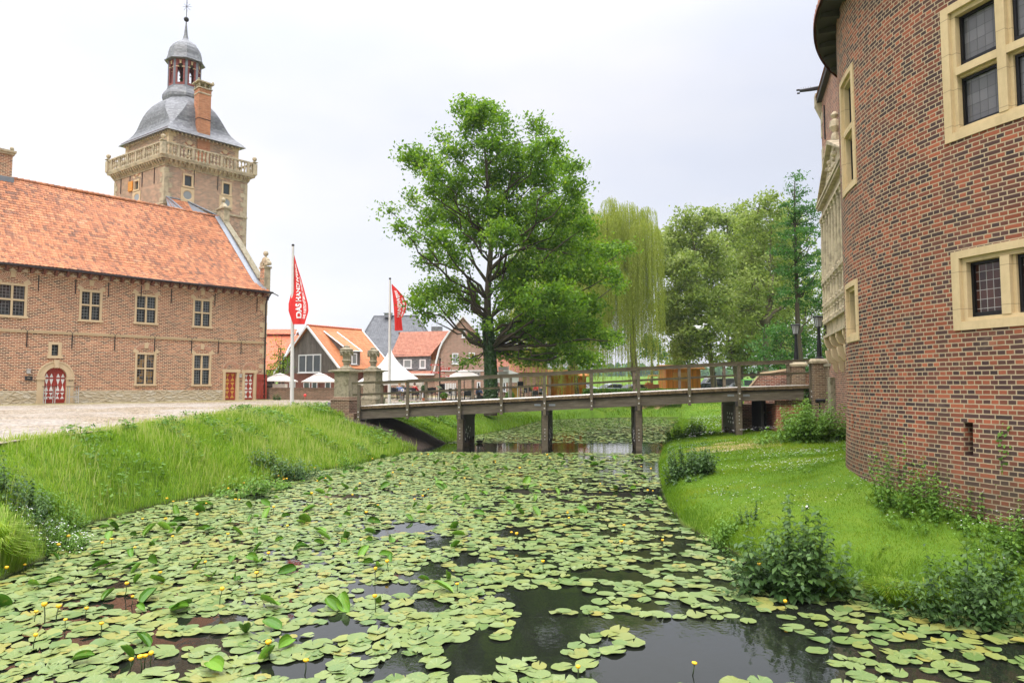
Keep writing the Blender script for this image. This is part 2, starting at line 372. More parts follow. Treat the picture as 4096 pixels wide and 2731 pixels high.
M['brick_chimney'] = m_brick('brick_chimney', [(0, (.38, .12, .055)), (.5, (.50, .17, .075)), (1, (.60, .24, .12))], (.52, .36, .22), bw=.26, bh=.085, ms=.01, stain_amt=.15)
M['brick_round'] = m_brick('brick_round', [(0, (.050, .032, .032)), (.3, (.092, .045, .038)), (.5, (.16, .056, .037)), (.75, (.26, .072, .038)), (1, (.38, .11, .055))], (.42, .33, .215), bw=.262, bh=.0775, ms=.0105, squash=.5, stain=(.16, .09, .06), stain_amt=.25, bumpk=.8, warp=.005)
damp_foot(M['brick_round'], 1.1, 3.6, (.085, .072, .04))
M['brick_castle'] = m_brick('brick_castle', [(0, (.14, .06, .045)), (.5, (.30, .10, .06)), (1, (.42, .19, .12))], (.50, .41, .31), bw=.25, bh=.08, ms=.011, stain_amt=.2)
M['brick_red'] = m_brick('brick_red', [(0, (.26, .055, .03)), (.5, (.38, .09, .045)), (1, (.46, .13, .065))], (.50, .40, .28), bw=.25, bh=.077, ms=.009, stain_amt=.1)
M['brick_dark'] = m_brick('brick_dark', [(0, (.10, .055, .035)), (.5, (.17, .09, .06)), (1, (.26, .14, .09))], (.32, .25, .17), bw=.25, bh=.08, ms=.012, stain=(.09, .085, .04), stain_amt=.6)
M['brick_mossy'] = m_brick('brick_mossy', [(0, (.10, .06, .04)), (.5, (.18, .10, .065)), (1, (.26, .17, .10))], (.30, .25, .165), bw=.25, bh=.08, ms=.013, stain=(.13, .12, .055), stain_amt=.8, dirt_scale=.6)
M['brick_village'] = m_brick('brick_village', [(0, (.20, .08, .055)), (.5, (.32, .13, .09)), (1, (.42, .20, .14))], (.60, .50, .40), bw=.28, bh=.1, ms=.016, stain_amt=.12)
M['brick_modern'] = m_brick('brick_modern', [(0, (.17, .055, .04)), (.5, (.22, .075, .055)), (1, (.27, .10, .07))], (.27, .15, .11), bw=.25, bh=.083, ms=.01, stain_amt=.1)
M['tile_old'] = m_tile('tile_old', [(0, (.10, .06, .045)), (.20, (.25, .105, .055)), (.40, (.41, .155, .07)), (.62, (.52, .20, .085)), (.82, (.57, .255, .115)), (1, (.57, .36, .23))], .22, .30, (.15, .10, .07), .75)
M['tile_orange'] = m_tile('tile_orange', [(0, (.44, .15, .055)), (.5, (.57, .215, .08)), (1, (.64, .27, .11))], .24, .34, None, rough=.6)
M['tile_red'] = m_tile('tile_red', [(0, (.44, .11, .055)), (.5, (.60, .17, .08)), (1, (.68, .23, .11))], .24, .34, None, rough=.6)
M['tile_brown'] = m_tile('tile_brown', [(0, (.27, .10, .06)), (.5, (.37, .15, .09)), (1, (.46, .21, .13))], .24, .34, (.22, .12, .08), .4)
M['tile_grey'] = m_tile('tile_grey', [(0, (.055, .058, .062)), (.5, (.095, .10, .107)), (1, (.15, .155, .162))], .3, .36, None, rough=.5, spec=.4)
M['slate'] = m_tile('slate', [(0, (.085, .088, .095)), (.5, (.165, .17, .18)), (1, (.29, .295, .30))], .2, .14, (.10, .10, .08), .3, rough=.5, spec=.5, mscale=.9)
M['lead'] = m_plain('lead', (.20, .215, .235), .45, .3, .3, 4)
M['iron'] = m_plain('iron', (.02, .018, .018), .55, .4, .3, 5)
M['black_metal'] = m_plain('black_metal', (.012, .012, .014), .4, .5, .2, 5)
M['gutter'] = m_plain('gutter', (.045, .035, .035), .45, .5, .3, 5)
M['door_red'] = m_plain('door_red', (.36, .038, .022), .55, 0, .18, 2.5)
M['shutter_red'] = m_plain('shutter_red', (.30, .042, .022), .6, 0, .2, 2.5)
M['white_paint'] = m_plain('white_paint', (.80, .79, .76), .55, 0, .06, 4)
M['ochre_paint'] = m_plain('ochre_paint', (.62, .33, .06), .55, 0, .1, 4)
M['dark_wood'] = m_plain('dark_wood', (.035, .028, .022), .7, 0, .4, 3, .3)
M['eave_wood'] = m_plain('eave_wood', (.16, .055, .035), .7, 0, .3, 3, .3)
M['bell_wood'] = m_plain('bell_wood', (.20, .045, .035), .65, 0, .35, 3, .2)
M['bridge_wood'] = m_wood('bridge_wood', (.070, .056, .038), (.165, .135, .095), (1.2, 14, 14), .85, (.10, .095, .045), .45)
M['bridge_beam'] = m_wood('bridge_beam', (.075, .06, .045), (.17, .145, .11), (.5, 9, 9), .85, (.09, .08, .05), .4)
M['rail_wood'] = m_wood('rail_wood', (.045, .036, .022), (.105, .085, .055), (1.0, 14, 14), .85, (.12, .115, .05), .55)
M['deck_wood'] = m_wood('deck_wood', (.46, .42, .36), (.62, .58, .51), (4, 4, 4), .75)
M['deck_end'] = m_wood('deck_end', (.05, .035, .02), (.20, .14, .075), (7, 7, 7), .9)
M['clad_wood'] = m_wood('clad_wood', (.10, .09, .08), (.25, .225, .20), (14, 1.2, 1), .85, None, 0, (.16, True))
M['white_trim'] = m_plain('white_trim', (.74, .75, .76), .5, 0, .06, 3)
M['white_cloth'] = m_plain('white_cloth', (.80, .79, .77), .8, 0, .05, 1.0)
M['cream_cloth'] = m_plain('cream_cloth', (.66, .60, .53), .85, 0, .06, 1.0)
M['glass_leaded'] = m_glass('glass_leaded', (.03, .036, .038), .17, .19, (.16, .17, .17), .011)
M['glass_warm'] = m_glass('glass_warm', (.04, .032, .025), .17, .19, (.16, .17, .17), .011, warm=(.28, .17, .06))
M['glass_big'] = m_glass('glass_big', (.115, .112, .118), .135, .19, (.02, .02, .02), .0045, .12, .22)
M['glass_red'] = m_glass('glass_red', (.05, .018, .012), .115, .15, (.34, .33, .31), .0045, .1, .5, spec=.45)
M['glass_dark'] = m_glass('glass_dark', (.04, .05, .05), 3, 3, (.1, .1, .1), .0, .05, .1)
M['glass_curtain'] = m_glass('glass_curtain', (.25, .27, .27), 3, 3, (.1, .1, .1), .0, .1, .1)
M['dark_inside'] = m_plain('dark_inside', (.008, .007, .006), .9)
M['plastic_dark'] = m_plain('plastic_dark', (.018, .018, .02), .5)
M['terracotta'] = m_plain('terracotta', (.42, .14, .06), .7)
M['orange_paint'] = m_wood('orange_paint', (.70, .25, .025), (.80, .32, .04), (2, 2, 2), .6, None, 0, (.18, True))
M['sign_red'] = m_plain('sign_red', (.62, .04, .03), .45, 0, .05)
M['sign_blue'] = m_plain('sign_blue', (.03, .12, .5), .5)
M['sign_grey'] = m_plain('sign_grey', (.32, .30, .28), .6)
M['grey_metal'] = m_plain('grey_metal', (.52, .51, .49), .4, .3, .12, 2)
M['pole_metal'] = m_plain('pole_metal', (.60, .58, .55), .45, .1, .12, 1.2)
M['lamp_glass'] = m_plain('lamp_glass', (.38, .40, .40), .15, 0, .25, 6)
# ================================================================ terrain
SHL = [(-6, -8), (-7.2, 0), (-7.6, 6), (-8.0, 9.5)] + [tuple(onz(x, y)[:2]) for x, y in
      [(60, 2286), (173, 2232), (232, 2143), (387, 2083), (518, 2053), (595, 2030), (821, 1982), (923, 1958), (1131, 1917), (1250, 1887), (1400, 1863), (1506, 1837), (1672, 1798), (1793, 1770), (1913, 1738), (2025, 1720), (2168, 1682), (2300, 1676)]]
SHF = [tuple(onz(x, y)[:2]) for x, y in [(2445, 1672), (2600, 1669), (2740, 1670)]]
SHR = [tuple(onz(x, y)[:2]) for x, y in [(2712, 1700), (2685, 1738), (2660, 1790), (2636, 1860), (2640, 1905), (2655, 1970), (2675, 2030), (2740, 2105), (2830, 2150), (2950, 2215), (3150, 2315), (3450, 2345), (3640, 2385), (3850, 2445), (4096, 2475)]] + [(8.6, 7.9), (11.5, 6.2), (14, 3), (15, -8)]
WPOLY = np.array(SHL + SHF + SHR)
def in_poly(P, poly):
    x, y = P[:, 0], P[:, 1]; ins = np.zeros(len(P), bool); n = len(poly)
    for i in range(n):
        x0, y0 = poly[i]; x1, y1 = poly[(i + 1) % n]
        c = ((y0 > y) != (y1 > y)); 
        with np.errstate(divide='ignore', invalid='ignore'): xi = (x1 - x0) * (y - y0) / (y1 - y0 + 1e-12) + x0
        ins ^= c & (x < xi)
    return ins
def seg_dist(P, line, closed=False):
    d = np.full(len(P), 1e9); n = len(line)
    for i in range(n if closed else n - 1):
        a = np.array(line[i]); b = np.array(line[(i + 1) % n]); ab = b - a
        t = np.clip(((P - a) @ ab) / (ab @ ab + 1e-12), 0, 1); q = a + t[:, None] * ab
        d = np.minimum(d, np.hypot(*(P - q).T))
    return d
def vnoise(P, sc, seed=0):                       # cheap smooth noise in [-1,1]
    x, y = P[:, 0] * sc, P[:, 1] * sc
    return (np.sin(x * 1.7 + 1.3 * np.sin(y * 1.1 + seed) + seed) + np.sin(y * 2.1 + 1.7 * np.sin(x * .9 + seed * 2.1)) + np.sin((x + y) * 1.37 + seed * 3.3)) / 3
CORNER = at(1060, 1596, 52.0); CORNER.z = 1.96
DV = Vector((math.sin(math.radians(41.2)), math.cos(math.radians(41.2)), 0))       # along the manor front, to the right
NV = Vector((DV.y, -DV.x, 0))                                                       # towards the camera
def court_z(P): 
    dn = (P - np.array(CORNER[:2])) @ np.array(NV[:2]); return 1.96 - .0065 * np.clip(dn, -5, 60)
CREST = [(-9.2, 8.0), (-11.2, 13.6), (-11.7, 16.2), (-11.75, 20), (-12.0, 25), (-12.7, 31), (-13.0, 34.5), (-12.2, 37.2)]
def ground_z(P):
    P = np.asarray(P, float).reshape(-1, 2); X, Y = P[:, 0], P[:, 1]
    dl = seg_dist(P, SHL); dr = seg_dist(P, SHR); df = seg_dist(P, SHF); ins = in_poly(P, WPOLY)
    W = np.interp(Y, [5, 11, 16, 20, 25, 30, 33, 37, 44, 60], [2.0, 2.2, 2.4, 3.3, 5.0, 6.8, 6.0, 5.5, 6, 7])
    tl = np.clip(dl / W, 0, 1); cz = court_z(P)
    zl = cz * (1 - (1 - tl) ** 1.7) + .04 * vnoise(P, 1.2, 1) * np.clip(dl, 0, 1)
    zl = np.where(tl >= 1, cz - .06, zl - .06 * tl)
    tr = np.clip(dr / np.interp(Y, [28, 38], [6.5, 14]), 0, 1)
    zr = .34 * np.clip(dr / .45, 0, 1) ** .6 + (1.0 - .34) * (tr * (2 - tr)) + .25 * np.clip((dr - 6) / 8, 0, 1) + .03 * vnoise(P, 1.5, 4) * np.clip(dr, 0, 1)
    zr = zr + .55 * np.clip((Y - 52) / 15, 0, 1)
    zf = .3 * np.clip(df / .5, 0, 1) + 1.5 * (1 - (1 - np.clip(df / 9, 0, 1)) ** 2) + .03 * vnoise(P, .7, 4)
    wl, wr, wf = 1 / (dl ** 3 + .01), 1 / (dr ** 3 + .01), 1 / (df ** 3 + .01)
    z = (zl * wl + zr * wr + zf * wf) / (wl + wr + wf)
    z = z + np.where(ins, 0, .36 * np.exp(-np.clip(np.hypot(X - 14.2, Y - 13.1) - 7.0, 0, 50) / 1.3) * np.clip(dr / 2, 0, 1))
    far = np.clip((Y - 95) / 300, 0, 1); z = z + 6.0 * far ** 1.15 + 5 * np.clip((Y - 450) / 900, 0, 1)
    z = np.where(ins, np.maximum(-1.0, -.05 - .35 * np.minimum(np.minimum(dl, dr), df)), z)
    return z
def gz(x, y): return float(ground_z([[x, y]])[0])
def grid_axis(parts):
    out = [parts[0][0]]
    for a, b, s in parts:
        n = max(1, round((b - a) / s)); out += list(a + (b - a) * (np.arange(n) + 1) / n)
    return np.array(out)
gx = grid_axis([(-900, -100, 100), (-100, -30, 6), (-30, -14, 1.0), (-14, 14, .22), (14, 26, .8), (26, 100, 6), (100, 900, 100)])
gy = grid_axis([(-60, -4, 7), (-4, 6, 1), (6, 38, .22), (38, 72, .6), (72, 120, 3), (120, 500, 25), (500, 1400, 100)])
GX, GY = np.meshgrid(gx, gy); GP = np.stack([GX.ravel(), GY.ravel()], 1); GZ = ground_z(GP)
nx, ny = len(gx), len(gy); idx = np.arange(nx * ny).reshape(ny, nx)
GF = np.stack([idx[:-1, :-1], idx[:-1, 1:], idx[1:, 1:], idx[1:, :-1]], -1).reshape(-1, 4)
t = NT('meadow'); p = t.pos()
a = t.noise(p, .55, 6, .65, .5); b = t.noise(p, 3.5, 6, .7); c_ = t.noise(p, 26, 4, .7)
col = t.ramp(a, [(.25, (.10, .19, .018)), (.5, (.15, .27, .022)), (.68, (.22, .30, .028)), (.85, (.30, .32, .045))])
col = t.mix(t.math('MULTIPLY', b, .6), col, (.035, .085, .010)); col = t.mix(t.math('MULTIPLY', c_, .4), col, (.045, .07, .02))
sepz = t.n('ShaderNodeSeparateXYZ'); t.l(p, sepz.inputs[0])
mud = t.math('SUBTRACT', 1.0, t.math('MULTIPLY', t.math('ADD', sepz.outputs[2], .02), 9.0, clamp=True), clamp=True)
col = t.mix(mud, col, (.035, .026, .016))
M['meadow'] = t.P(col=col, rough=.95, spec=.1, normal=t.bump(t.math('ADD', c_, b), .6, .05))
ground = np_mesh('ground', np.column_stack([GP, GZ]), GF, M['meadow'], smooth=True); tag(ground, kind='structure')

# bare earth under the bridge, leaf litter on the far bank, worn patch: thin sheets that follow the ground
def sheet(name, poly, lift, mat, step=.35, edge=.5, kind='structure', seed=3):
    poly = np.array(poly); x0, y0 = poly.min(0) - edge; x1, y1 = poly.max(0) + edge
    xs = np.arange(x0, x1 + step, step); ys = np.arange(y0, y1 + step, step); X, Y = np.meshgrid(xs, ys); P = np.stack([X.ravel(), Y.ravel()], 1)
    ins = in_poly(P, poly); d = seg_dist(P, poly.tolist(), True) * np.where(ins, 1, -1) + .35 * edge * vnoise(P, 2.6, seed) + .2 * edge * vnoise(P, 7, seed + 1)
    Z = ground_z(P) + np.clip(.04 + d * .25, -.08, lift); n, m = len(xs), len(ys); I = np.arange(n * m).reshape(m, n)
    F = np.stack([I[:-1, :-1], I[:-1, 1:], I[1:, 1:], I[1:, :-1]], -1).reshape(-1, 4)
    keep = (d[F] > -.35).any(1); return tag(np_mesh(name, np.column_stack([P, Z]), F[keep], mat, smooth=True), kind=kind)
t = NT('bare_earth'); p = t.pos(); c_ = t.noise(p, 9, 6, .7); M['earth'] = t.P(col=t.ramp(c_, [(.3, (.022, .016, .011)), (.7, (.075, .052, .034))]), rough=.95, normal=t.bump(c_, .5, .04))
t = NT('leaf_litter'); p = t.pos(); v = t.voro(p, 11); M['litter'] = t.P(col=t.ramp(t.math('FRACT', t.math('MULTIPLY', v.outputs['Distance'], 9.0)), [(.0, (.16, .10, .045)), (.4, (.46, .29, .13)), (.8, (.20, .22, .05)), (1, (.58, .40, .19))]), rough=.9, normal=t.bump(v.outputs[0], .5, .03))
sheet('earth_slope', [(-8.0, 32.6), (-3.7, 32.9), (-3.6, 36.3), (-8.0, 37.0)], .03, M['earth'], .25, .4)
sheet('leaf_litter_patch', [(1.5, 66.5), (15, 67), (20, 72), (14, 80), (4, 82), (-1, 75)], .05, M['litter'], .8, 2.5)
sheet('worn_earth_patch', [(7.2, 24.6), (9.4, 24.2), (10.4, 26.2), (8.4, 27.8), (6.9, 26.6)], .022, M['litter'], .2, .4)

# cobbled courtyard: one flat sheet with a very slight fall
t = NT('cobblestones'); p = t.pos(); v = t.voro(t.mapping(p, scale=(1, 1, .05)), 5.2); ve = t.voro(t.mapping(p, scale=(1, 1, .05)), 5.2, 'DISTANCE_TO_EDGE')
big = t.noise(p, .22, 4, .6, .5); col = t.ramp(v.outputs['Color'], [(.1, (.19, .135, .085)), (.4, (.34, .265, .18)), (.7, (.42, .345, .25)), (.95, (.52, .46, .37))])
edge_ = t.ramp(ve.outputs['Distance'], [(.03, g(0)), (.13, g(1))]); col = t.mix(edge_, (.11, .085, .045), col)
col = t.mix(t.ramp(big, [(.42, g(0)), (.6, g(.5))]), col, (.38, .355, .33))
ny2 = t.n('ShaderNodeVectorMath', operation='DOT_PRODUCT'); t.l(p, ny2.inputs[0]); ny2.inputs[1].default_value = tuple(NV)
dist_w = t.math('SUBTRACT', ny2.outputs['Value'], float(CORNER.dot(NV)))
near_w = t.ramp(t.math('ADD', t.math('MULTIPLY', dist_w, .1), t.math('MULTIPLY', t.math('SUBTRACT', t.noise(p, .9, 5, .7), .5), .5)), [(.12, g(1)), (.42, g(0))])
grassy = t.ramp(t.noise(p, 1.1, 6, .75, .4), [(.38, g(0)), (.66, g(1))])
col = t.mix(t.math('MULTIPLY', near_w, t.math('ADD', .35, t.math('MULTIPLY', grassy, .5))), col, (.30, .26, .07))
M['cobbles'] = t.P(col=col, rough=.85, spec=.3, normal=t.bump(t.math('MULTIPLY', ve.outputs['Distance'], 3.0, clamp=True), .8, .05))
court_xy = [(-9.6, 6.0)] + CREST + [(-10.6, 38.2), (-7.2, 34.9), (-6.9, 37.8), (-8.6, 41.5), (-7.6, 46), (-5.5, 52), (-3.2, 58), (-1.5, 64), (1, 69), (6, 73), (11, 76), (13, 92), (-10, 96), (-60, 100), (-75, 40), (-60, 6)]
mb = MB(); CPTS = np.array(court_xy); mb.poly([(x, y, z) for (x, y), z in zip(court_xy, court_z(CPTS))])
court = mb.build('courtyard', M['cobbles']); tag(court, kind='structure')

# ---------------------------------------------------------------- water
t = NT('moat_water'); p = t.pos(); n1 = t.noise(t.mapping(p, scale=(1, .55, 1)), 3.2, 3, .55, .3); n2 = t.noise(p, 16, 2, .5)
M['water'] = t.P(col=(.012, .014, .010), rough=.03, spec=1.0, ior=1.36, normal=t.bump(t.math('ADD', n1, t.math('MULTIPLY', n2, .12)), .10, .04))
mb = MB(); mb.poly([(-14, -10, 0), (20, -10, 0), (24, 30, 0), (24, 70, 0), (-12, 70, 0), (-10, 34, 0), (-14, 16, 0)])
water = mb.build('moat_water', M['water']); tag(water, kind='structure')

# ---------------------------------------------------------------- lily pads
def m_pad(name, cols, rough=.38, veins=False):
    t = NT(name); a = t.attr('rnd'); oi = t.n('ShaderNodeObjectInfo').outputs['Random']
    r = t.math('FRACT', t.math('ADD', a, oi)); n = len(cols)
    c = t.ramp(r, [(i / (n - 1), cc) for i, cc in enumerate(cols)]); p = t.pos(); s = t.noise(p, 14, 5, .7)
    c = t.mix(t.ramp(s, [(.56, g(0)), (.72, g(.55))]), c, (.30, .28, .05)); s2 = t.noise(p, 45, 3, .7)
    c = t.mix(t.ramp(s2, [(.66, g(0)), (.74, g(.6))]), c, (.14, .12, .03))
    if veins:
        oc = t.coord(); sx = t.n('ShaderNodeSeparateXYZ'); t.l(oc, sx.inputs[0]); ang = t.math('ARCTAN2', sx.outputs[1], sx.outputs[0]); rib = t.math('SINE', t.math('MULTIPLY', ang, 11.0))
        c = t.mix(t.ramp(rib, [(.84, g(0)), (1, g(.45))]), c, (.29, .34, .16)); ln = t.n('ShaderNodeVectorMath', operation='LENGTH'); t.l(oc, ln.inputs[0]); c = t.mix(t.ramp(t.math('MULTIPLY', ln.outputs['Value'], 6.0), [(.72, g(0)), (.88, g(.5))]), c, (.10, .13, .035))
    return t.P(col=c, rough=rough, spec=.34 if rough < .4 else .3, normal=t.bump(t.noise(p, 30, 2), .12, .01))
PAD_COLS = [(.085, .15, .035), (.13, .195, .055), (.165, .225, .075), (.19, .245, .09), (.145, .205, .06), (.18, .235, .07), (.215, .245, .065), (.11, .18, .055), (.17, .225, .08), (.26, .24, .055), (.14, .20, .06)]
M['pad'] = m_pad('lily_leaf', PAD_COLS)
M['pad_up'] = m_pad('lily_leaf_underside', [(.045, .13, .006), (.075, .19, .010), (.13, .26, .02), (.05, .14, .008)], .45)
M['stalk'] = m_plain('lily_stalk', (.03, .05, .012), .6)
M['petal'] = m_plain('lily_petal', (.80, .46, .012), .5, 0, .1)
def pad_shape(rng, R, n=14):
    """Nuphar leaf: slightly oval with a slit at the stalk; returns ring + centre"""
    th = np.linspace(.13, 2 * PI - .13, n); r = R * (1 + .10 * np.cos(th) - .10 * np.abs(np.cos(th)) * 0 + .02 * rng.standard_normal(n)); r[0] *= 1.06; r[-1] *= 1.06
    asp = rng.uniform(.78, .92); x = r * np.cos(th + PI); y = r * np.sin(th + PI) * asp
    zz = rng.uniform(0, .007) + .006 * rng.standard_normal(n) * (R / .16) + .012 * (rng.random() < .3) * (1 + np.sin(th * rng.integers(2, 4))); zz = np.abs(zz) + .002
    lobes = [np.array([-.25 * R * -1, 0, 0.0])]
    return np.column_stack([x, y, zz]), np.array([.22 * R * -1, 0, .003])
ca = np.concatenate
def pad_verts(rng, x, y, R, rot, z0, n=14, tilt=0.0):
    ring, c = pad_shape(rng, R, n); P = np.vstack([ring, c[None]]); c_, s_ = math.cos(rot), math.sin(rot)
    tx, ty = rng.normal(0, tilt, 2); P[:, 2] += P[:, 0] * tx + P[:, 1] * ty
    Q = np.column_stack([x + P[:, 0] * c_ - P[:, 1] * s_, y + P[:, 0] * s_ + P[:, 1] * c_, P[:, 2] + z0]); Q[:, 2] = np.maximum(Q[:, 2], .003)
    return Q
def fan(n, base): 
    k = np.arange(n - 1); return np.column_stack([k + base, k + 1 + base, np.full(n - 1, n + base)])
# density: dense mats with open leads of dark water
HOLES = [(2200, 2395, .85, .30), (1900, 2620, .40, .3), (2250, 2500, .8, .25), (2150, 2560, .5, .2), (2880, 2590, 1.25, .42), (2640, 2670, .75, .3), (3150, 2680, .8, .22), (2420, 2300, .7, .2), (2620, 2500, .6, .2), (1620, 2660, .4, .2),
         (1720, 2290, .4, .3), (2050, 2130, .5, .25), (1650, 2110, .6, .35), (1750, 2170, .4, .35), (1700, 2430, .35, .2), (2480, 1975, 1.7, .22), (2150, 1965, 1.3, .2), (2620, 1870, .8, 1.0), (1400, 1985, .7, .2), (1850, 2240, .35, .2), (900, 2480, .55, .12), (480, 2420, .5, .12), (750, 2560, .6, .10), (330, 2560, .4, .1), (1350, 2520, .5, .2), (1180, 2680, .4, .15), (1560, 2360, .6, .2), (650, 2660, .5, .1), (1000, 1990, .8, .25)]
HOLES = [(onz(px, py).x, onz(px, py).y, rx, ry / .5) for px, py, rx, ry in HOLES]
OPEN_BAND = (31.0, 36.6)
def pad_density(P):
    d = np.ones(len(P)) * .93
    for hx, hy, rx, ry in HOLES:
        q = ((P[:, 0] - hx) / rx) ** 2 + ((P[:, 1] - hy) / ry) ** 2; d *= np.clip((q - .55) / .8, 0, 1)
    n = vnoise(P, 1.15, 5) * .45 + vnoise(P, 3.9, 9) * .75; d *= np.clip(.92 + .10 * (P[:, 0] < 0) + n * 1.3 - .19 * np.clip(P[:, 0] + .5, 0, 3), .05, 1)
    band = np.clip(np.minimum(P[:, 1] - (OPEN_BAND[0] - .06 * (P[:, 0])), OPEN_BAND[1] - P[:, 1]) / .5, 0, 1); d *= 1 - band
    return d
rng = np.random.default_rng(5); pads = []
cell = {}
def try_pad(x, y, R, k):
    gx_, gy_ = int(x / .25), int(y / .25)
    for i in (-1, 0, 1):
        for j in (-1, 0, 1):
            for (a, b, r) in cell.get((gx_ + i, gy_ + j), ()):
                if (a - x) ** 2 + (b - y) ** 2 < (k * (R + r)) ** 2: return False
    cell.setdefault((gx_, gy_), []).append((x, y, R)); return True
for (y0, y1, ntry) in ((4.5, 34, 110000), (34, 68, 60000)):
    P = np.column_stack([rng.uniform(-11, 14, ntry), rng.uniform(y0, y1, ntry)])
    ok = in_poly(P, WPOLY); P = P[ok]; sd = np.minimum(np.minimum(seg_dist(P, SHL), seg_dist(P, SHR)), seg_dist(P, SHF)); P = P[sd > .12]
    P = P[np.abs(P[:, 0]) < P[:, 1] * .80 + .6]; D = pad_density(P); P = P[rng.uniform(size=len(P)) < D]
    for x, y in P:
        R = rng.uniform(.075, .15) * float(np.interp(y, [8, 13, 30, 34], [1.10, .97, .97, 1.15]))
        if try_pad(x, y, R, (.52 if x > -.5 else .46) if y < 34 else .74): pads.append((x, y, R))
pads.sort(key=lambda q: q[1]); print('pads', len(pads))
vis = [q for q in pads if abs(q[0]) < q[1] * .755 and q[1] > 6.9]; near = set(vis[:295])
GRP = 'water lily leaves floating nearest the camera'
protos = []
M['pad_near'] = m_pad('lily_leaf_veined', PAD_COLS, veins=True)
for i, q in enumerate(vis[:295]):
    x, y, R = q; lv = (i * 7 % 5) * .0035
    if i < 28:
        V = pad_verts(rng, 0, 0, .14, 0, .002, 18, .02); o = np_mesh('lily_pad', V, fan(18, 0), M['pad_near'], {'rnd': np.full(17, rng.uniform())}, smooth=True); protos.append(o)
    else: o = protos[i % 28].copy(); COL.objects.link(o)
    o.location = (x, y, lv); o.rotation_euler = (0, 0, rng.uniform(0, 6.28)); s = R / .14; o.scale = (s, s * rng.uniform(.93, 1.05), 1)
    tag(o, 'round slit green water lily leaf lying flat on the open moat water nearest the camera', 'lily leaf', GRP)
Vs, Fs, A = [], [], []; base = 0
for i, q in enumerate(pads):
    if q in near: continue
    n = 13 if q[1] < 20 else (9 if q[1] < 40 else 7)
    V = pad_verts(rng, q[0], q[1], q[2], rng.uniform(0, 6.28), (i * 7 % 5) * .0035, n, .025); Vs.append(V); Fs.append(fan(n, base)); A.append(np.full(n - 1, rng.uniform())); base += n + 1
o = np_mesh('lily_pads', ca(Vs), ca(Fs), M['pad'], {'rnd': ca(A)}, smooth=True); tag(o, 'carpet of pale green water lily leaves covering the moat', 'lily leaves', kind='stuff')
# leaves that stand or fold out of the water
def folded_leaf(name='folded_lily_leaf'):
    mb = MB(); n = 7; R = .15
    roll = random.uniform(.9, 2.3); rows = []
    for i in range(n):
        u = i / (n - 1) * 2 - 1; w = math.sqrt(max(0, 1 - u * u)) * R * .62 + .012; row = []
        for j in range(7):
            v = j / 6 * 2 - 1; a = v * roll; row.append((math.sin(a) / roll * w, u * R, (1 - math.cos(a)) / roll * w + .02 * u))
        rows.append(row)
    for i in range(n - 1):
        for j in range(6): mb.poly([rows[i][j], rows[i][j + 1], rows[i + 1][j + 1], rows[i + 1][j]])
    return mb.build(name, M['pad_up'], smooth=True)
fl = [folded_leaf() for _ in range(6)]; cnt = 0
cand = [q for q in pads if 7.5 < q[1] < 30 and abs(q[0]) < q[1] * .75]; random.shuffle(cand)
cand.sort(key=lambda q: random.random() * (1 + .5 * (q[1] > 15)) + (0.0 if (q[0] < -1.0) or q[1] > 16 else .35))
for q in cand[:230]:
    o = fl[cnt] if cnt < 6 else fl[cnt % 6].copy()
    if cnt >= 6: COL.objects.link(o)
    o.location = (q[0], q[1], .045 + random.uniform(0, .05)); o.rotation_euler = (random.uniform(-.5, .9), random.uniform(-.9, .9), random.uniform(0, 6.28)); s = random.uniform(.75, 1.3) * (.8 if random.random() < .5 else 1); o.scale = (s, s, s)
    tag(o, 'bright green curled lily leaf sticking up out of the moat between the flat leaves', 'lily leaf', 'curled lily leaves standing out of the water'); cnt += 1
# yellow pond lily flowers on stalks
def pond_flower():
    mb = MB(); h = .17; mb.tube([(0, 0, -.06), (.005, .01, h * .5), (0, 0, h)], [.007, .006, .006], 5)
    s = mb.build('pond_lily_flower', M['stalk'], smooth=True); m2 = MB(); m2.lathe(Fr((0, 0, h), (1, 0, 0), (0, 1, 0)), [(.006, -.005), (.022, .004), (.030, .02), (.026, .036), (.014, .040), (.012, .034)], 9)
    m2.build('petals', M['petal'], s, smooth=True); return s
pf0 = pond_flower()
fl_spots = [onz(px, py) for px, py in [(95, 2290), (228, 2220), (272, 2195), (18, 2325), (137, 2490), (178, 2490), (225, 2490), (262, 2515), (342, 2480), (400, 2545), (525, 2425), (497, 2388), (134, 2600), (563, 2690), (577, 2680), (606, 2675), (1078, 2640), (1218, 2700), (1075, 2250), (825, 2280), (690, 2170), (907, 2165), (538, 2218), (405, 2210), (446, 2185), (520, 2690), (3140, 2460), (3675, 2390), (2310, 2728), (3045, 2310), (2930, 2270), (2770, 2700), (1150, 2130), (1090, 2062), (940, 2020), (960, 2025), (823, 2030), (666, 2022), (692, 2025), (790, 2095), (570, 2100), (1440, 2180), (1460, 2080), (1660, 2020), (1690, 2015), (1500, 2330), (2280, 2100), (2270, 2085), (1205, 1870), (1260, 1890), (1350, 1870), (1830, 2370), (2174, 2290), (2650, 2200), (2500, 2130), (1250, 2010), (1600, 1950), (2080, 1900), (2590, 1990), (2610, 1985), (2160, 1960), (1440, 1950), (1980, 1870), (1710, 1840), (1500, 2450), (1180, 1920), (1300, 1930), (2400, 1950), (2200, 1850), (640, 2330), (1030, 2330), (880, 2420)]]
extra = [q for q in pads if 10 < q[1] < 30 and abs(q[0]) < q[1] * .75]; random.shuffle(extra)
fl_spots += [Vector((q[0], q[1], 0)) for q in extra[:30]]
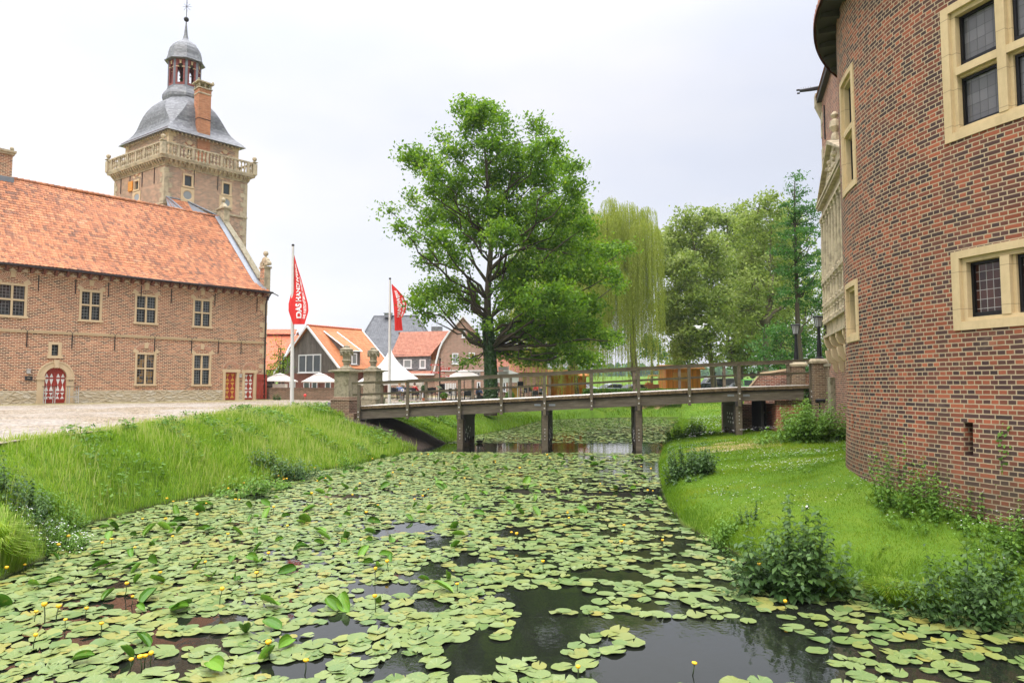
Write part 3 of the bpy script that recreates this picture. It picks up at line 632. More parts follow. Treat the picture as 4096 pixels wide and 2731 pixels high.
for i, v in enumerate(fl_spots):
    o = pf0 if i == 0 else copy_tree(pf0); o.location = (v.x, v.y, 0); o.rotation_euler = (random.uniform(-.15, .15), random.uniform(-.15, .15), random.uniform(0, 6)); s = random.uniform(.8, 1.25); o.scale = (s, s, s * random.uniform(.6, 1.15))
    tag(o, 'yellow pond lily flower on a short dark stalk above the floating leaves', 'water flower', 'yellow pond lilies in the moat')

# ---------------------------------------------------------------- grass and herbs
M['grass_tall'] = m_leaf('grass_tall', [(.13, .24, .025), (.20, .345, .035), (.27, .415, .055), (.36, .46, .09), (.48, .51, .19)], .45, .6, .2)
M['grass_short'] = m_leaf('grass_short', [(.085, .18, .014), (.135, .25, .02), (.19, .31, .028), (.28, .34, .04)], .42, .6, .2)
M['herb'] = m_leaf('herb', [(.06, .13, .018), (.09, .19, .024), (.13, .25, .036), (.17, .30, .05)], .35, .55, .3)
M['nettle'] = m_leaf('nettle', [(.022, .055, .014), (.038, .085, .02), (.06, .125, .03), (.12, .21, .05)], .28, .5, .35)
M['daisy'] = m_plain('daisy_petals', (.85, .85, .82), .7)
def blades(P, h, w, lean=.35, rnd=None, seg2=True):
    """grass blades rooted at P (n,2)"""
    n = len(P); z = ground_z(P); a = RNG.uniform(0, 2 * PI, n); la = RNG.uniform(0, 2 * PI, n); L = RNG.uniform(.1, 1, n) * lean * h
    ex = np.column_stack([np.cos(a), np.sin(a), np.zeros(n)]) * (w / 2)[:, None]; ld = np.column_stack([np.cos(la), np.sin(la), np.zeros(n)]) * L[:, None]
    B = np.column_stack([P, z - .01]); up = np.zeros((n, 3)); up[:, 2] = 1
    if seg2:
        mid = B + up * (h * .6)[:, None] + ld * .35; tip = B + up * (h * .96)[:, None] + ld
        V = np.stack([B - ex, B + ex, mid - ex * .75, mid + ex * .75, tip], 1).reshape(-1, 3); i = np.arange(n)[:, None] * 5
        F = np.vstack([i + [0, 1, 3], i + [0, 3, 2], i + [2, 3, 4]]); r = np.tile(rnd, 3)
    else:
        tip = B + up * h[:, None] + ld; V = np.stack([B - ex, B + ex, tip], 1).reshape(-1, 3); i = np.arange(n)[:, None] * 3; F = i + [0, 1, 2]; r = rnd
    return V, F, r
def scatter(n, x0, x1, y0, y1, cond):
    P = np.column_stack([RNG.uniform(x0, x1, n), RNG.uniform(y0, y1, n)]); return P[cond(P)]
def is_left(P): return seg_dist(P, SHL) < np.minimum(seg_dist(P, SHR), seg_dist(P, SHF))
court_poly = CPTS
def left_ok(P): return (~in_poly(P, WPOLY)) & (~in_poly(P, court_poly)) & is_left(P) & (np.abs(P[:, 0]) < P[:, 1] * .78 + 1) & ~((P[:, 0] > -8.3) & (P[:, 1] > 32.8) & (P[:, 1] < 37.2))
Ps = []
for (y0, y1, n) in ((9, 18, 90000), (18, 28, 150000), (28, 44, 170000)): Ps.append(scatter(n, -17, 2, y0, y1, left_ok))
P = ca(Ps); 
# a fringe that leans over the courtyard edge
cr = []
for i in range(len(CREST) - 1):
    a_, b_ = np.array(CREST[i]), np.array(CREST[i + 1]); k = int(np.hypot(*(b_ - a_)) * 700); tt = RNG.uniform(size=k)[:, None]
    cr.append(a_ + (b_ - a_) * tt + np.column_stack([RNG.normal(-.05, .22, k), RNG.normal(0, .05, k)]))
P = ca([P, ca(cr)])
hn = .5 + .5 * vnoise(P, .9, 2) + .25 * vnoise(P, 3.3, 7); h = RNG.uniform(.10, .40, len(P)) * np.clip(.45 + .6 * hn, .25, 1.5) * np.where(P[:, 1] > 36.5, .35, 1.0) * np.clip(.45 + seg_dist(P, CREST) / 2.2, .45, 1)
w = RNG.uniform(.005, .012, len(P)) * (1 + P[:, 1] / 14); r = np.clip(.42 + .22 * vnoise(P, .6, 3) + .15 * vnoise(P, 2.4, 6) + RNG.normal(0, .22, len(P)), 0, 1)
V, F, r = blades(P, h, w, .5, r); o = np_mesh('grass', V, F, M['grass_tall'], {'rnd': r}); tag(o, 'tall unmown grass covering the left bank of the moat', 'grass', kind='stuff')
Q = P[RNG.uniform(size=len(P)) < .05]; Q = Q[(vnoise(Q, .8, 12) > -.25) & (Q[:, 1] < 36)]; n = len(Q); hq = RNG.uniform(.35, .62, n) * np.clip(.6 + seg_dist(Q, CREST) / 3, .6, 1); V, F, r = blades(Q, hq, RNG.uniform(.004, .007, n) * (1 + Q[:, 1] / 12), .45, RNG.uniform(.8, 1, n)); o = np_mesh('seed_heads', V, F, M['grass_tall'], {'rnd': r}); tag(o, 'pale seed heads of the tall grass on the left bank', 'grass', kind='stuff')
Q = P[(vnoise(P, .75, 21) + .6 * vnoise(P, 2.1, 4) > .30) & (RNG.uniform(size=len(P)) < .20)]; n = len(Q); Cq = np.column_stack([Q, ground_z(Q) + RNG.uniform(.05, .38, n)]); u = RNG.normal(size=(n, 3)) * (1, 1, .4); u /= np.linalg.norm(u, axis=1)[:, None]; v = np.cross(u, RNG.normal(size=(n, 3)) * .4 + (0, 0, 1)); L = (RNG.uniform(.02, .045, n) * (1 + Q[:, 1] / 25))[:, None]
o = np_mesh('meadow_herbs', np.stack([Cq - u * L, Cq + v * L * .5, Cq + u * L, Cq - v * L * .5], 1).reshape(-1, 3), np.arange(n * 4).reshape(n, 4), M['herb'], {'rnd': RNG.uniform(0, 1, n)}); tag(o, 'leafy herbs growing through the tall grass of the left bank', 'herbs', kind='stuff')
print('grass L', len(P))
TWC = Vector((14.2, 13.1, 0)); TWR = 7.0
def right_ok(P): return (~in_poly(P, WPOLY)) & ~is_left(P) & (np.abs(P[:, 0]) < P[:, 1] * .78 + 1) & (np.hypot(P[:, 0] - TWC.x, P[:, 1] - TWC.y) > TWR) & (seg_dist(P, SHR) < 14)
Ps = [scatter(n, 2.5, 17, y0, y1, right_ok) for (y0, y1, n) in ((7.5, 13, 160000), (13, 22, 170000), (22, 36, 120000), (36, 52, 60000))]
P = ca(Ps); sd = seg_dist(P, SHR); edge = np.clip(1 - sd / .5, 0, 1)
h = RNG.uniform(.018, .05, len(P)) * (1 + 3.2 * edge + 1.0 * np.clip(vnoise(P, 1.3, 6), 0, 1) + np.where(P[:, 1] > 22, 1.5, 0)); w = RNG.uniform(.003, .006, len(P)) * (1 + P[:, 1] / 9)
r = np.clip(.50 + .34 * vnoise(P, .8, 1) + .2 * vnoise(P, 3, 4) + RNG.normal(0, .2, len(P)) - .35 * edge, 0, 1)
V, F, r = blades(P, h, w, .8, r, False); o = np_mesh('lawn_grass', V, F, M['grass_short'], {'rnd': r}); tag(o, 'short green lawn grass on the castle bank', 'grass', kind='stuff')
print('grass R', len(P))
Q = P[(vnoise(P, 1.1, 31) + .7 * vnoise(P, 3.7, 14) > .55) & (RNG.uniform(size=len(P)) < .10)]; n = len(Q); Cq = np.column_stack([Q, ground_z(Q) + RNG.uniform(.01, .09, n)]); u = RNG.normal(size=(n, 3)) * (1, 1, .3); u /= np.linalg.norm(u, axis=1)[:, None]; v = np.cross(u, RNG.normal(size=(n, 3)) * .4 + (0, 0, 1)); L = (RNG.uniform(.012, .028, n) * (1 + Q[:, 1] / 25))[:, None]
o = np_mesh('lawn_weeds', np.stack([Cq - u * L, Cq + v * L * .6, Cq + u * L, Cq - v * L * .6], 1).reshape(-1, 3), np.arange(n * 4).reshape(n, 4), M['herb'], {'rnd': RNG.uniform(0, 1, n)}); tag(o, 'patches of clover and small weeds in the castle lawn', 'weeds', kind='stuff')
# far bank tufts
def far_ok(P): return (~in_poly(P, WPOLY)) & (~in_poly(P, court_poly)) & (P[:, 1] > 36.5) & (np.minimum(np.minimum(seg_dist(P, SHF), seg_dist(P, SHL)), seg_dist(P, SHR)) < 8)
P = scatter(110000, -8, 26, 36.5, 78, far_ok); sdf = np.minimum(np.minimum(seg_dist(P, SHF), seg_dist(P, SHL)), seg_dist(P, SHR))
clump = np.clip(vnoise(P, 1.4, 3), 0, 1); h = RNG.uniform(.05, .14, len(P)) * (1 + 3.6 * np.clip(1 - sdf / 1.2, 0, 1) * (.3 + clump)); w = RNG.uniform(.03, .06, len(P))
V, F, r = blades(P, h, w, .6, np.clip(.4 + .2 * vnoise(P, .5, 3) + RNG.normal(0, .15, len(P)), 0, 1), False); o = np_mesh('far_bank_grass', V, F, M['grass_short'], {'rnd': r}); tag(o, 'grass tufts on the far banks beyond the bridge', 'grass', kind='stuff')

# tufts of long bright grass hanging over the water at the left edge
def tuft_field(name, spots, label, mat='grass_tall', h0=.5, n0=900, group=None, cat='grass tuft'):
    for k, (x, y, rr, hh, lab) in enumerate(spots):
        n = int(n0 * (rr / .5) ** 2) if False else n0
        a = RNG.uniform(0, 2 * PI, n); q = np.sqrt(RNG.uniform(size=n)) * rr; P = np.column_stack([x + q * np.cos(a), y + q * np.sin(a)])
        z = ground_z(P); z = np.maximum(z, 0); hgt = hh * RNG.uniform(.5, 1.1, n); out = np.column_stack([np.cos(a), np.sin(a)]) * (RNG.uniform(.2, .8, n) * hh)[:, None]
        w = RNG.uniform(.006, .011, n) * (1 + y / 14); t2 = np.column_stack([-np.sin(a), np.cos(a), np.zeros(n)]) * (w / 2)[:, None]
        B = np.column_stack([P, z]); m1 = B.copy(); m1[:, :2] += out * .3; m1[:, 2] += hgt * .75; tp = B.copy(); tp[:, :2] += out; tp[:, 2] += hgt * .7
        V = np.stack([B - t2, B + t2, m1 - t2 * .8, m1 + t2 * .8, tp], 1).reshape(-1, 3); i = np.arange(n)[:, None] * 5; F = np.vstack([i + [0, 1, 3], i + [0, 3, 2], i + [2, 3, 4]])
        o = np_mesh(name, V, F, M[mat], {'rnd': np.tile(np.clip(RNG.normal(.55, .2, n), 0, 1), 3)}, org=(x, y, gz(x, y))); tag(o, lab, cat, group)
# leafy weeds: stems with paired leaves
TWC_ = [14.2, 13.1]
def leafy_plant(name, x, y, rad, h, nst, label, cat, mat='nettle', leaf=.07, group=None, z0=None, tips=False, flower=None):
    Vs, Fs, A, MI = [], [], [], []; b = 0
    for s_ in range(nst):
        a = random.uniform(0, 6.28); q = math.sqrt(random.random()) * rad * (1 + .3 * math.sin(2 * a + y * 5) + .15 * math.sin(5 * a + x)) ; q = min(q, rad * 1.3); sx, sy = x + q * math.cos(a), y + q * math.sin(a); zb = (gz(sx, sy) if z0 is None else z0); zb = max(zb, 0)
        if seg_dist(np.array([[sx, sy]]), [TWC_[:2], TWC_[:2]])[0] < 7.0: continue
        hh = h * (1 - .5 * (q / rad) ** 2) * random.uniform(.5, 1.15) * (1 + .25 * math.sin(a * 3 + x * 7)); lx, ly = math.cos(a) * .25 * q / rad * h, math.sin(a) * .25 * q / rad * h
        nl = max(3, int(hh / (leaf * .75)))
        wst = .004 * (1 + y / 20); Vs.append(np.array([(sx - wst, sy, zb), (sx + wst, sy, zb), (sx + lx, sy + ly, zb + hh), (sx + lx - .001, sy + ly, zb + hh)])); Fs.append(np.array([[0, 1, 2, 3]]) + b); b += 4; A.append([.1]); MI.append([0])
        for k in range(nl):
            f = (k + 1) / nl; cx, cy, cz = sx + lx * f, sy + ly * f, zb + hh * f
            for d in (0, PI):
                th = k * PI / 2 + a + d + random.uniform(-.4, .4); L = leaf * random.uniform(.7, 1.25) * (1.15 - .55 * f); W_ = L * .34; dr = random.uniform(-.6, .15)
                ux, uy = math.cos(th), math.sin(th); p0 = np.array((cx, cy, cz)); u = np.array((ux, uy, dr)); v = np.array((-uy, ux, random.uniform(-.3, .3)))
                Vs.append(np.array([p0, p0 + u * L * .45 + v * W_, p0 + u * L + np.array((0, 0, -.25 * L)), p0 + u * L * .45 - v * W_])); Fs.append(np.array([[0, 1, 2, 3]]) + b); b += 4
                A.append([min(1, max(0, random.gauss(.35 + .5 * f, .18)))]); MI.append([0])
        if flower and random.random() < flower:
            p0 = np.array((sx + lx, sy + ly, zb + hh + .01)); r_ = .018
            Vs.append(p0 + np.array([(-r_, 0, 0), (0, -r_, .004), (r_, 0, 0), (0, r_, .004)])); Fs.append(np.array([[0, 1, 2, 3]]) + b); b += 4; A.append([0]); MI.append([1])
    o = np_mesh(name, ca(Vs), ca(Fs), [M[mat], M['daisy']], {'rnd': ca(A)}, mi=ca(MI), org=(x, y, gz(x, y))); return tag(o, label, cat, group)
def gp(px, py, z): v = onz(px, py, z); return v.x, v.y
x, y = gp(3210, 2330, .25); leafy_plant('nettle_bush', x, y + .35, .62, 1.1, 190, 'dark green nettle bush at the water edge in the lawn curve below the tower', 'bush', leaf=.135)
x, y = gp(4000, 2440, .2); leafy_plant('nettle_bush', x - .15, y + .25, .75, .85, 150, 'nettle bush with pale lower leaves at the lower right water edge', 'bush', leaf=.10)
x, y = gp(2760, 1920, .35); leafy_plant('nettle_bush', x, y, .75, .95, 170, 'dense nettle bush on the tip of the castle bank before the bridge', 'bush', leaf=.11)
x, y = gp(2740, 1760, .35); leafy_plant('nettle_bush', x + .2, y, 1.1, .8, 190, 'lighter nettle thicket on the bank beside the third bridge pier', 'bush', mat='herb', leaf=.13)
x, y = gp(2900, 2090, .45); leafy_plant('weed_clump', x, y, .40, .42, 34, 'upright weed clump on the lawn slope above the water', 'weeds', mat='herb', leaf=.09)
x, y = gp(3000, 2075, .5); leafy_plant('weed_clump', x, y, .25, .40, 16, 'thin stemmed weed clump beside the upright one', 'weeds', mat='nettle', leaf=.06)
leafy_plant('elder_bush', 11.1, 25.4, 1.35, 1.35, 420, 'broad leafy bush growing at the foot of the castle wall by the bridge', 'bush', mat='herb', leaf=.16)
x, y = gp(1150, 1855, .5); leafy_plant('nettle_bush', x, y, 1.0, .7, 130, 'dark nettle bush low on the left grass bank at mid distance', 'bush', leaf=.13)
x, y = gp(1010, 1925, .3); leafy_plant('weed_clump', x, y, .9, .5, 90, 'leafy dock clump at the water edge of the left bank', 'weeds', mat='herb', leaf=.15)
x, y = gp(60, 1900, 1.35); leafy_plant('nettle_bush', x, y, .8, .75, 150, 'nettle bush on top of the left bank at the frame edge', 'bush', leaf=.10)
x, y = gp(250, 2010, .6); leafy_plant('weed_clump', x, y, .5, .5, 60, 'leafy weeds below the nettles on the left bank', 'weeds', mat='herb', leaf=.09)
x, y = gp(230, 2140, .3); leafy_plant('forget_me_not_patch', x - .2, y + .1, .6, .42, 190, 'patch of tiny pale blue white flowers low on the left bank', 'wild flowers', mat='herb', leaf=.06, flower=.9)
x, y = gp(1390, 1820, .5); leafy_plant('weed_clump', x, y, .45, .6, 24, 'small weed clump near the bare earth beside the bridge', 'weeds', mat='herb', leaf=.10)
tuft_field('grass_tuft', [(onz(70, 2235, .2).x - .35, onz(70, 2235, .2).y, .38, .62, 'yellow green tuft of long grass overhanging the water at lower left')], '', n0=1500)
for k, (px, py, lab) in enumerate([(3300, 2345, 'grass tuft right of the nettle bush hanging over the water'), (3600, 2385, 'middle grass tuft on the near lawn edge'), (3720, 2400, 'large grass tuft left of the lower right nettles'), (3080, 2250, 'grass tuft left of the big nettle bush')]):
    v = onz(px, py, .12); tuft_field('grass_tuft', [(v.x, v.y + .15, .3, .32, lab)], '', mat='grass_short', n0=1500)
# climbers and weeds along the foot of the round tower
def tower_foot(phi, off=.18): return TWC.x + (TWR + off) * math.cos(phi), TWC.y + (TWR + off) * math.sin(phi)
foot = [(math.radians(a), r_, h_, n_, mt) for a, r_, h_, n_, mt in [(186, .45, .95, 40, 'herb'), (192, .45, .8, 45, 'herb'), (197, .3, .5, 26, 'herb'), (203, .55, .6, 60, 'herb'), (209, .5, .45, 60, 'nettle'), (215, .35, .3, 26, 'herb'), (222, .4, .42, 36, 'nettle'), (228, .35, .3, 30, 'herb')]]
labs = ['tall thin weeds with white flowers at the far foot of the tower', 'yellowing weed stems against the tower bricks', 'strap leaved clump at the tower foot', 'largest bushy weed at the tower foot with daisies', 'dark low weeds along the tower foot', 'sparse weeds at the tower foot left of the loophole', 'broad leaved weeds under the loophole of the tower', 'low weeds at the tower foot near the right frame edge']
for (ph, r_, h_, n_, mt), lb in zip(foot, labs):
    x, y = tower_foot(ph, .1 + r_ * .6); leafy_plant('wall_weeds', x, y, r_, h_, n_, lb, 'weeds', mat=mt, leaf=.085, flower=.25)
for (ph, zt, lb) in [(math.radians(204), 2.35, 'thin creeper climbing the tower bricks nearest the loophole'), (math.radians(200.5), 2.5, 'thin creeper climbing the tower bricks further from the loophole')]:
    Vs, Fs, A = [], [], []; b = 0; z = 1.2
    mbx = MB()
    while z < zt:
        for _ in range(3):
            q = ph + random.uniform(-.012, .012); c0 = np.array((TWC.x + (TWR + .03) * math.cos(q), TWC.y + (TWR + .03) * math.sin(q), z + random.uniform(-.05, .05))); L = random.uniform(.05, .09)
            t2 = np.array((-math.sin(q), math.cos(q), 0)); u2 = t2 * random.uniform(-1, 1) + np.array((math.cos(q), math.sin(q), 0)) * .35 + np.array((0, 0, random.uniform(-.8, .3))); u2 /= np.linalg.norm(u2); v2 = np.cross(u2, (math.cos(q), math.sin(q), 0)) * .4
            Vs.append(np.array([c0, c0 + u2 * L * .5 + v2 * L, c0 + u2 * L, c0 + u2 * L * .5 - v2 * L])); Fs.append(np.array([[0, 1, 2, 3]]) + b); b += 4; A.append([random.random()])
        z += .085
    o = np_mesh('creeper', ca(Vs), ca(Fs), M['herb'], {'rnd': ca(A)}); tag(o, lb, 'creeper')
# daisies: uncountable white dots in the lawn
P = scatter(9000, 3, 14, 8.5, 30, lambda P: right_ok(P) & (vnoise(P, .9, 8) + RNG.normal(0, .35, len(P)) > .25) & (seg_dist(P, SHR) > .8)); P2 = scatter(2600, 7, 22, 30, 50, lambda P: right_ok(P) & (seg_dist(P, SHR) > 1)); P = ca([P, P2])
n = len(P); z = ground_z(P) + RNG.uniform(.03, .08, n) + np.where(P[:, 1] > 30, .25, 0); rr = RNG.uniform(.011, .017, n) * np.where(P[:, 1] > 30, 2.6, np.where(P[:, 1] > 18, 1.35, 1)); Cn = np.column_stack([P, z])
off = np.array([(math.cos(k * PI / 3), math.sin(k * PI / 3), 0) for k in range(6)]); V = (Cn[:, None, :] + off[None] * rr[:, None, None]).reshape(-1, 3); F = np.arange(n * 6).reshape(n, 6)
o = np_mesh('daisies', V, F, M['daisy']); tag(o, 'scattered white daisies in the castle lawn', 'daisies', kind='stuff')
# ================================================================ left manor wing
FA = Fr(CORNER, DV, NV)                    # x along front (0 at right corner, negative to the left), y towards the camera, z above the court
def pf(px, py): q = onplane(px, py, CORNER, NV) - CORNER; return q.dot(DV), q.z
def clip_grid(mb, F, x0, x1, z0, z1, holes, y=0.0, depth=.22, m=0, mr=None):
    """wall face with rectangular openings and their reveals"""
    xs = sorted({x0, x1} | {min(max(h[0], x0), x1) for h in holes} | {min(max(h[1], x0), x1) for h in holes}); zs = sorted({z0, z1} | {h[2] for h in holes} | {h[3] for h in holes})
    xs = [v for v in xs if x0 <= v <= x1]; zs = [v for v in zs if z0 <= v <= z1]
    for i in range(len(xs) - 1):
        for j in range(len(zs) - 1):
            cx, cz = (xs[i] + xs[i + 1]) / 2, (zs[j] + zs[j + 1]) / 2
            if any(h[0] < cx < h[1] and h[2] < cz < h[3] for h in holes): continue
            mb.poly([F(xs[i], y, zs[j]), F(xs[i + 1], y, zs[j]), F(xs[i + 1], y, zs[j + 1]), F(xs[i], y, zs[j + 1])], m)
    for (a, b, c, d) in holes:
        for q in ([(a, c), (a, d)], [(b, d), (b, c)], [(a, d), (b, d)], [(b, c), (a, c)]):
            (p0, q0), (p1, q1) = q; mb.poly([F(p0, y, q0), F(p1, y, q1), F(p1, y - depth, q1), F(p0, y - depth, q0)], m if mr is None else mr)
manor = empty('manor_house', CORNER, 'long two storey brick manor wing with orange tiled roof on the cobbled court', 'house')
EAVE = 8.05; S_L = -26.0; SILL = .78
ups = [(-12, 112, 1132, 1269), (319, 411, 1160, 1287), (540, 632, 1178, 1297), (772, 848, 1196, 1311)]; los = [(541, 626, 1410, 1542), (770, 846, 1414, 1543)]
def win_rect(r):
    (a, z1) = pf(r[0], r[2]); (b, _) = pf(r[1], r[2]); xm = (r[0] + r[1]) / 2; return a, b, pf(xm, r[3])[1], pf(xm, r[2])[1]
WU = [win_rect(r) for r in ups]; WL = [win_rect(r) for r in los]
WU.insert(0, (WU[0][0] - 3.6, WU[0][0] - 2.2, WU[0][2], WU[0][3]))
SW = (pf(193, 1400)[0], pf(246, 1400)[0], pf(218, 1432)[1], pf(218, 1367)[1])        # small window above the arch
AD = (pf(146, 1550)[0], pf(293, 1550)[0], 0.0, pf(215, 1508)[1])                     # arched portal: outer width, spring height
AT = pf(215, 1436)[1]
D1 = (pf(890, 1550)[0], pf(956, 1550)[0], 0.0, pf(923, 1478)[1]); D2 = (pf(968, 1550)[0], pf(1026, 1550)[0], 0.0, pf(997, 1481)[1])
print('windows', WU, WL, 'door', AD, AT, D1, D2)
holes = []
F_ST = .13
for w in WU + WL + [SW]: holes.append((w[0] + .02, w[1] - .02, w[2] + .02, w[3] - .02))
cx_ad = (AD[0] + AD[1]) / 2; r_out = (AD[1] - AD[0]) / 2 - .12; r_in = r_out * .70
holes += [(cx_ad - r_in - .02, cx_ad + r_in + .02, 0.0, AD[3] + r_in * .98), (D1[0] + .05, D1[1] - .05, 0.0, D1[3] - .05), (D2[0] + .05, D2[1] - .05, 0.0, D2[3] - .05)]
mb = MB(); clip_grid(mb, FA, S_L, 0, 0, EAVE, [h for h in holes if h[2] < 9])
# gable end, back, left end
RK, RZ = 7.6, 17.1 - CORNER.z                       # ridge distance behind front, ridge height
for (s,) in ((0,), (S_L,)): mb.poly([FA(s, 0, 0), FA(s, -2 * RK, 0), FA(s, -2 * RK, EAVE), FA(s, -RK, RZ), FA(s, 0, EAVE)])
mb.poly([FA(S_L, -2 * RK, 0), FA(0, -2 * RK, 0), FA(0, -2 * RK, EAVE), FA(S_L, -2 * RK, EAVE)])
z = .8; k = 0
while z < EAVE - .6:
    hh = random.uniform(.28, .5); L = .55 if k % 2 else .3; mb.box(FA, -L, .025, -.3, .018, z, z + hh - .02, 1); z += hh + (random.uniform(.15, .7) if k % 3 == 0 else 0); k += 1
wall = mb.build('wall', [M['brick_old'], M['sandstone']], manor)
mb = MB(); mb.box(FA, S_L, 0.04, -.45, -.40, .1, EAVE - .1); mb.build('interior', M['dark_inside'], manor)
# rubble plinth
t = NT('rubble'); p = t.uv(); v = t.voro(t.mapping(p, scale=(1, 2.0, 1)), 2.6); ve = t.voro(t.mapping(p, scale=(1, 2.0, 1)), 2.6, 'DISTANCE_TO_EDGE')
c = t.ramp(v.outputs['Color'], [(.1, (.44, .35, .22)), (.5, (.54, .45, .31)), (.9, (.60, .54, .42))]); c = t.mix(t.ramp(ve.outputs['Distance'], [(.0, g(0)), (.07, g(1))]), (.52, .45, .33), c); c = t.mix(t.math('MULTIPLY', t.noise(p, 7, 5, .7), .5), c, (.28, .22, .14))
M['rubble'] = t.P(col=c, rough=.9, normal=t.bump(t.math('MULTIPLY', ve.outputs['Distance'], 4, clamp=True), .7, .05))
mb = MB(); xs = [S_L, AD[0], AD[1], D1[0], D1[1], D2[0], D2[1], .05]
for i in range(0, 8, 2): mb.box(FA, xs[i], xs[i + 1], -.1, .05, -.3, SILL - .03 * (i > 1))
mb.build('rubble_plinth', M['rubble'], manor)
zs_ = pf(500, 1345)[1]
mb = MB(); mb.box(FA, S_L, .03, -.05, .06, zs_ - .06, zs_ + .05); mb.box(FA, S_L, .03, -.05, .09, zs_ + .05, zs_ + .09); mb.build('string_course', M['sandstone'], manor)

def arch_ring(mb, F, cx, cz, ro, ri, a0, a1, y0, y1, n, m=0, every=1, gap=.0):
    for i in range(n):
        if i % every: continue
        t0, t1 = a0 + (a1 - a0) * (i + gap) / n, a0 + (a1 - a0) * (i + 1 - gap) / n
        pts = [(cx + ri * math.cos(t0), cz + ri * math.sin(t0)), (cx + ro * math.cos(t0), cz + ro * math.sin(t0)), (cx + ro * math.cos(t1), cz + ro * math.sin(t1)), (cx + ri * math.cos(t1), cz + ri * math.sin(t1))]
        mb.prism(F, pts, y0, y1, m)
def cross_window(F, w, parent, glass='glass_leaded', st='sandstone', fr=.13, arch=True, transom=.52, rad=True, muntin=True):
    a, b, c, d = w; mb = MB(); y0, y1 = -.16, .035
    mb.box(F, a, a + fr, y0, y1, c, d); mb.box(F, b - fr, b, y0, y1, c, d); mb.box(F, a + fr, b - fr, y0, y1 - .003, d - fr, d); mb.box(F, a - .06, b + .06, y0, y1 + .05, c - .02, c + fr * .9)
    mid = (a + b) / 2; zt = c + (d - c) * transom
    if muntin:
        mb.box(F, mid - fr * .4, mid + fr * .4, y0, y1 - .03, c + fr * .9, d - fr); mb.box(F, a + fr, mid - fr * .4, y0, y1 - .032, zt - fr * .4, zt + fr * .4); mb.box(F, mid + fr * .4, b - fr, y0, y1 - .032, zt - fr * .4, zt + fr * .4)
    win = mb.build('window', M[st], parent)
    mb = MB(); y = -.12; mb.poly([F(a + fr, y, c + fr), F(b - fr, y, c + fr), F(b - fr, y, d - fr), F(a + fr, y, d - fr)]); mb.build('pane', M[glass], win)
    mb = MB(); q = .035                         # dark casements in the lower lights
    for (x0, x1) in (((a + fr, mid - fr * .4), (mid + fr * .4, b - fr)) if muntin else ((a + fr, b - fr),)):
        zt_ = zt - fr * .4 if muntin else d - fr
        mb.box(F, x0, x1, y, y + .05, c + fr * .9, c + fr * .9 + q * 1.4); mb.box(F, x0, x1, y, y + .05, zt_ - q, zt_); mb.box(F, x0, x0 + q, y, y + .05, c + fr, zt_ - q); mb.box(F, x1 - q, x1, y, y + .05, c + fr, zt_ - q)
    mb.build('casement', M['iron'], win)
    if arch:
        W_ = (b - a) / 2 + .16; rise = W_ * .72; R = (W_ ** 2 + rise ** 2) / (2 * rise); cz = d + .02 + rise - R; h_ang = math.asin(min(1, W_ / R)); a0, a1 = PI / 2 - h_ang, PI / 2 + h_ang
        mb = MB(); ar = R - .30
        arch_ring(mb, F, mid, cz, R, ar, a0, a1, -.02, .012, 18, 0)
        arch_ring(mb, F, mid, cz, R - .02, ar + .01, a0 + .12, a1 - .12, .0, .022, 22, 1, 1, .2)
        mb.prism(F, [(mid - .11, cz + ar - .03), (mid + .11, cz + ar - .03), (mid + .13, cz + R + .03), (mid - .13, cz + R + .03)], 0, .05, 2)
        for sg in (-1, 1): 
            t0 = PI / 2 - sg * (h_ang - .0); t1 = PI / 2 - sg * (h_ang - .3); pts = [(mid + rr * math.cos(tt), cz + rr * math.sin(tt)) for rr, tt in ((ar - .02, t0), (R + .02, t0), (R + .02, t1), (ar - .02, t1))]
            mb.prism(F, pts, 0, .04, 2)
        mb.build('brick_arch', [M['mortar_cream'], M['brick_plain'], M['sandstone']], win)
    return win
M['mortar_cream'] = m_plain('mortar_cream', (.62, .50, .36), .9, 0, .15, 6); M['brick_plain'] = m_plain('brick_plain', (.40, .16, .09), .9, 0, .35, 5)
for i, w in enumerate(WU): cross_window(FA, w, manor, 'glass_leaded')
for i, w in enumerate(WL): cross_window(FA, w, manor, 'glass_warm' if i == 0 else 'glass_leaded')
cross_window(FA, SW, manor, 'glass_leaded', fr=.17, arch=False, muntin=False)
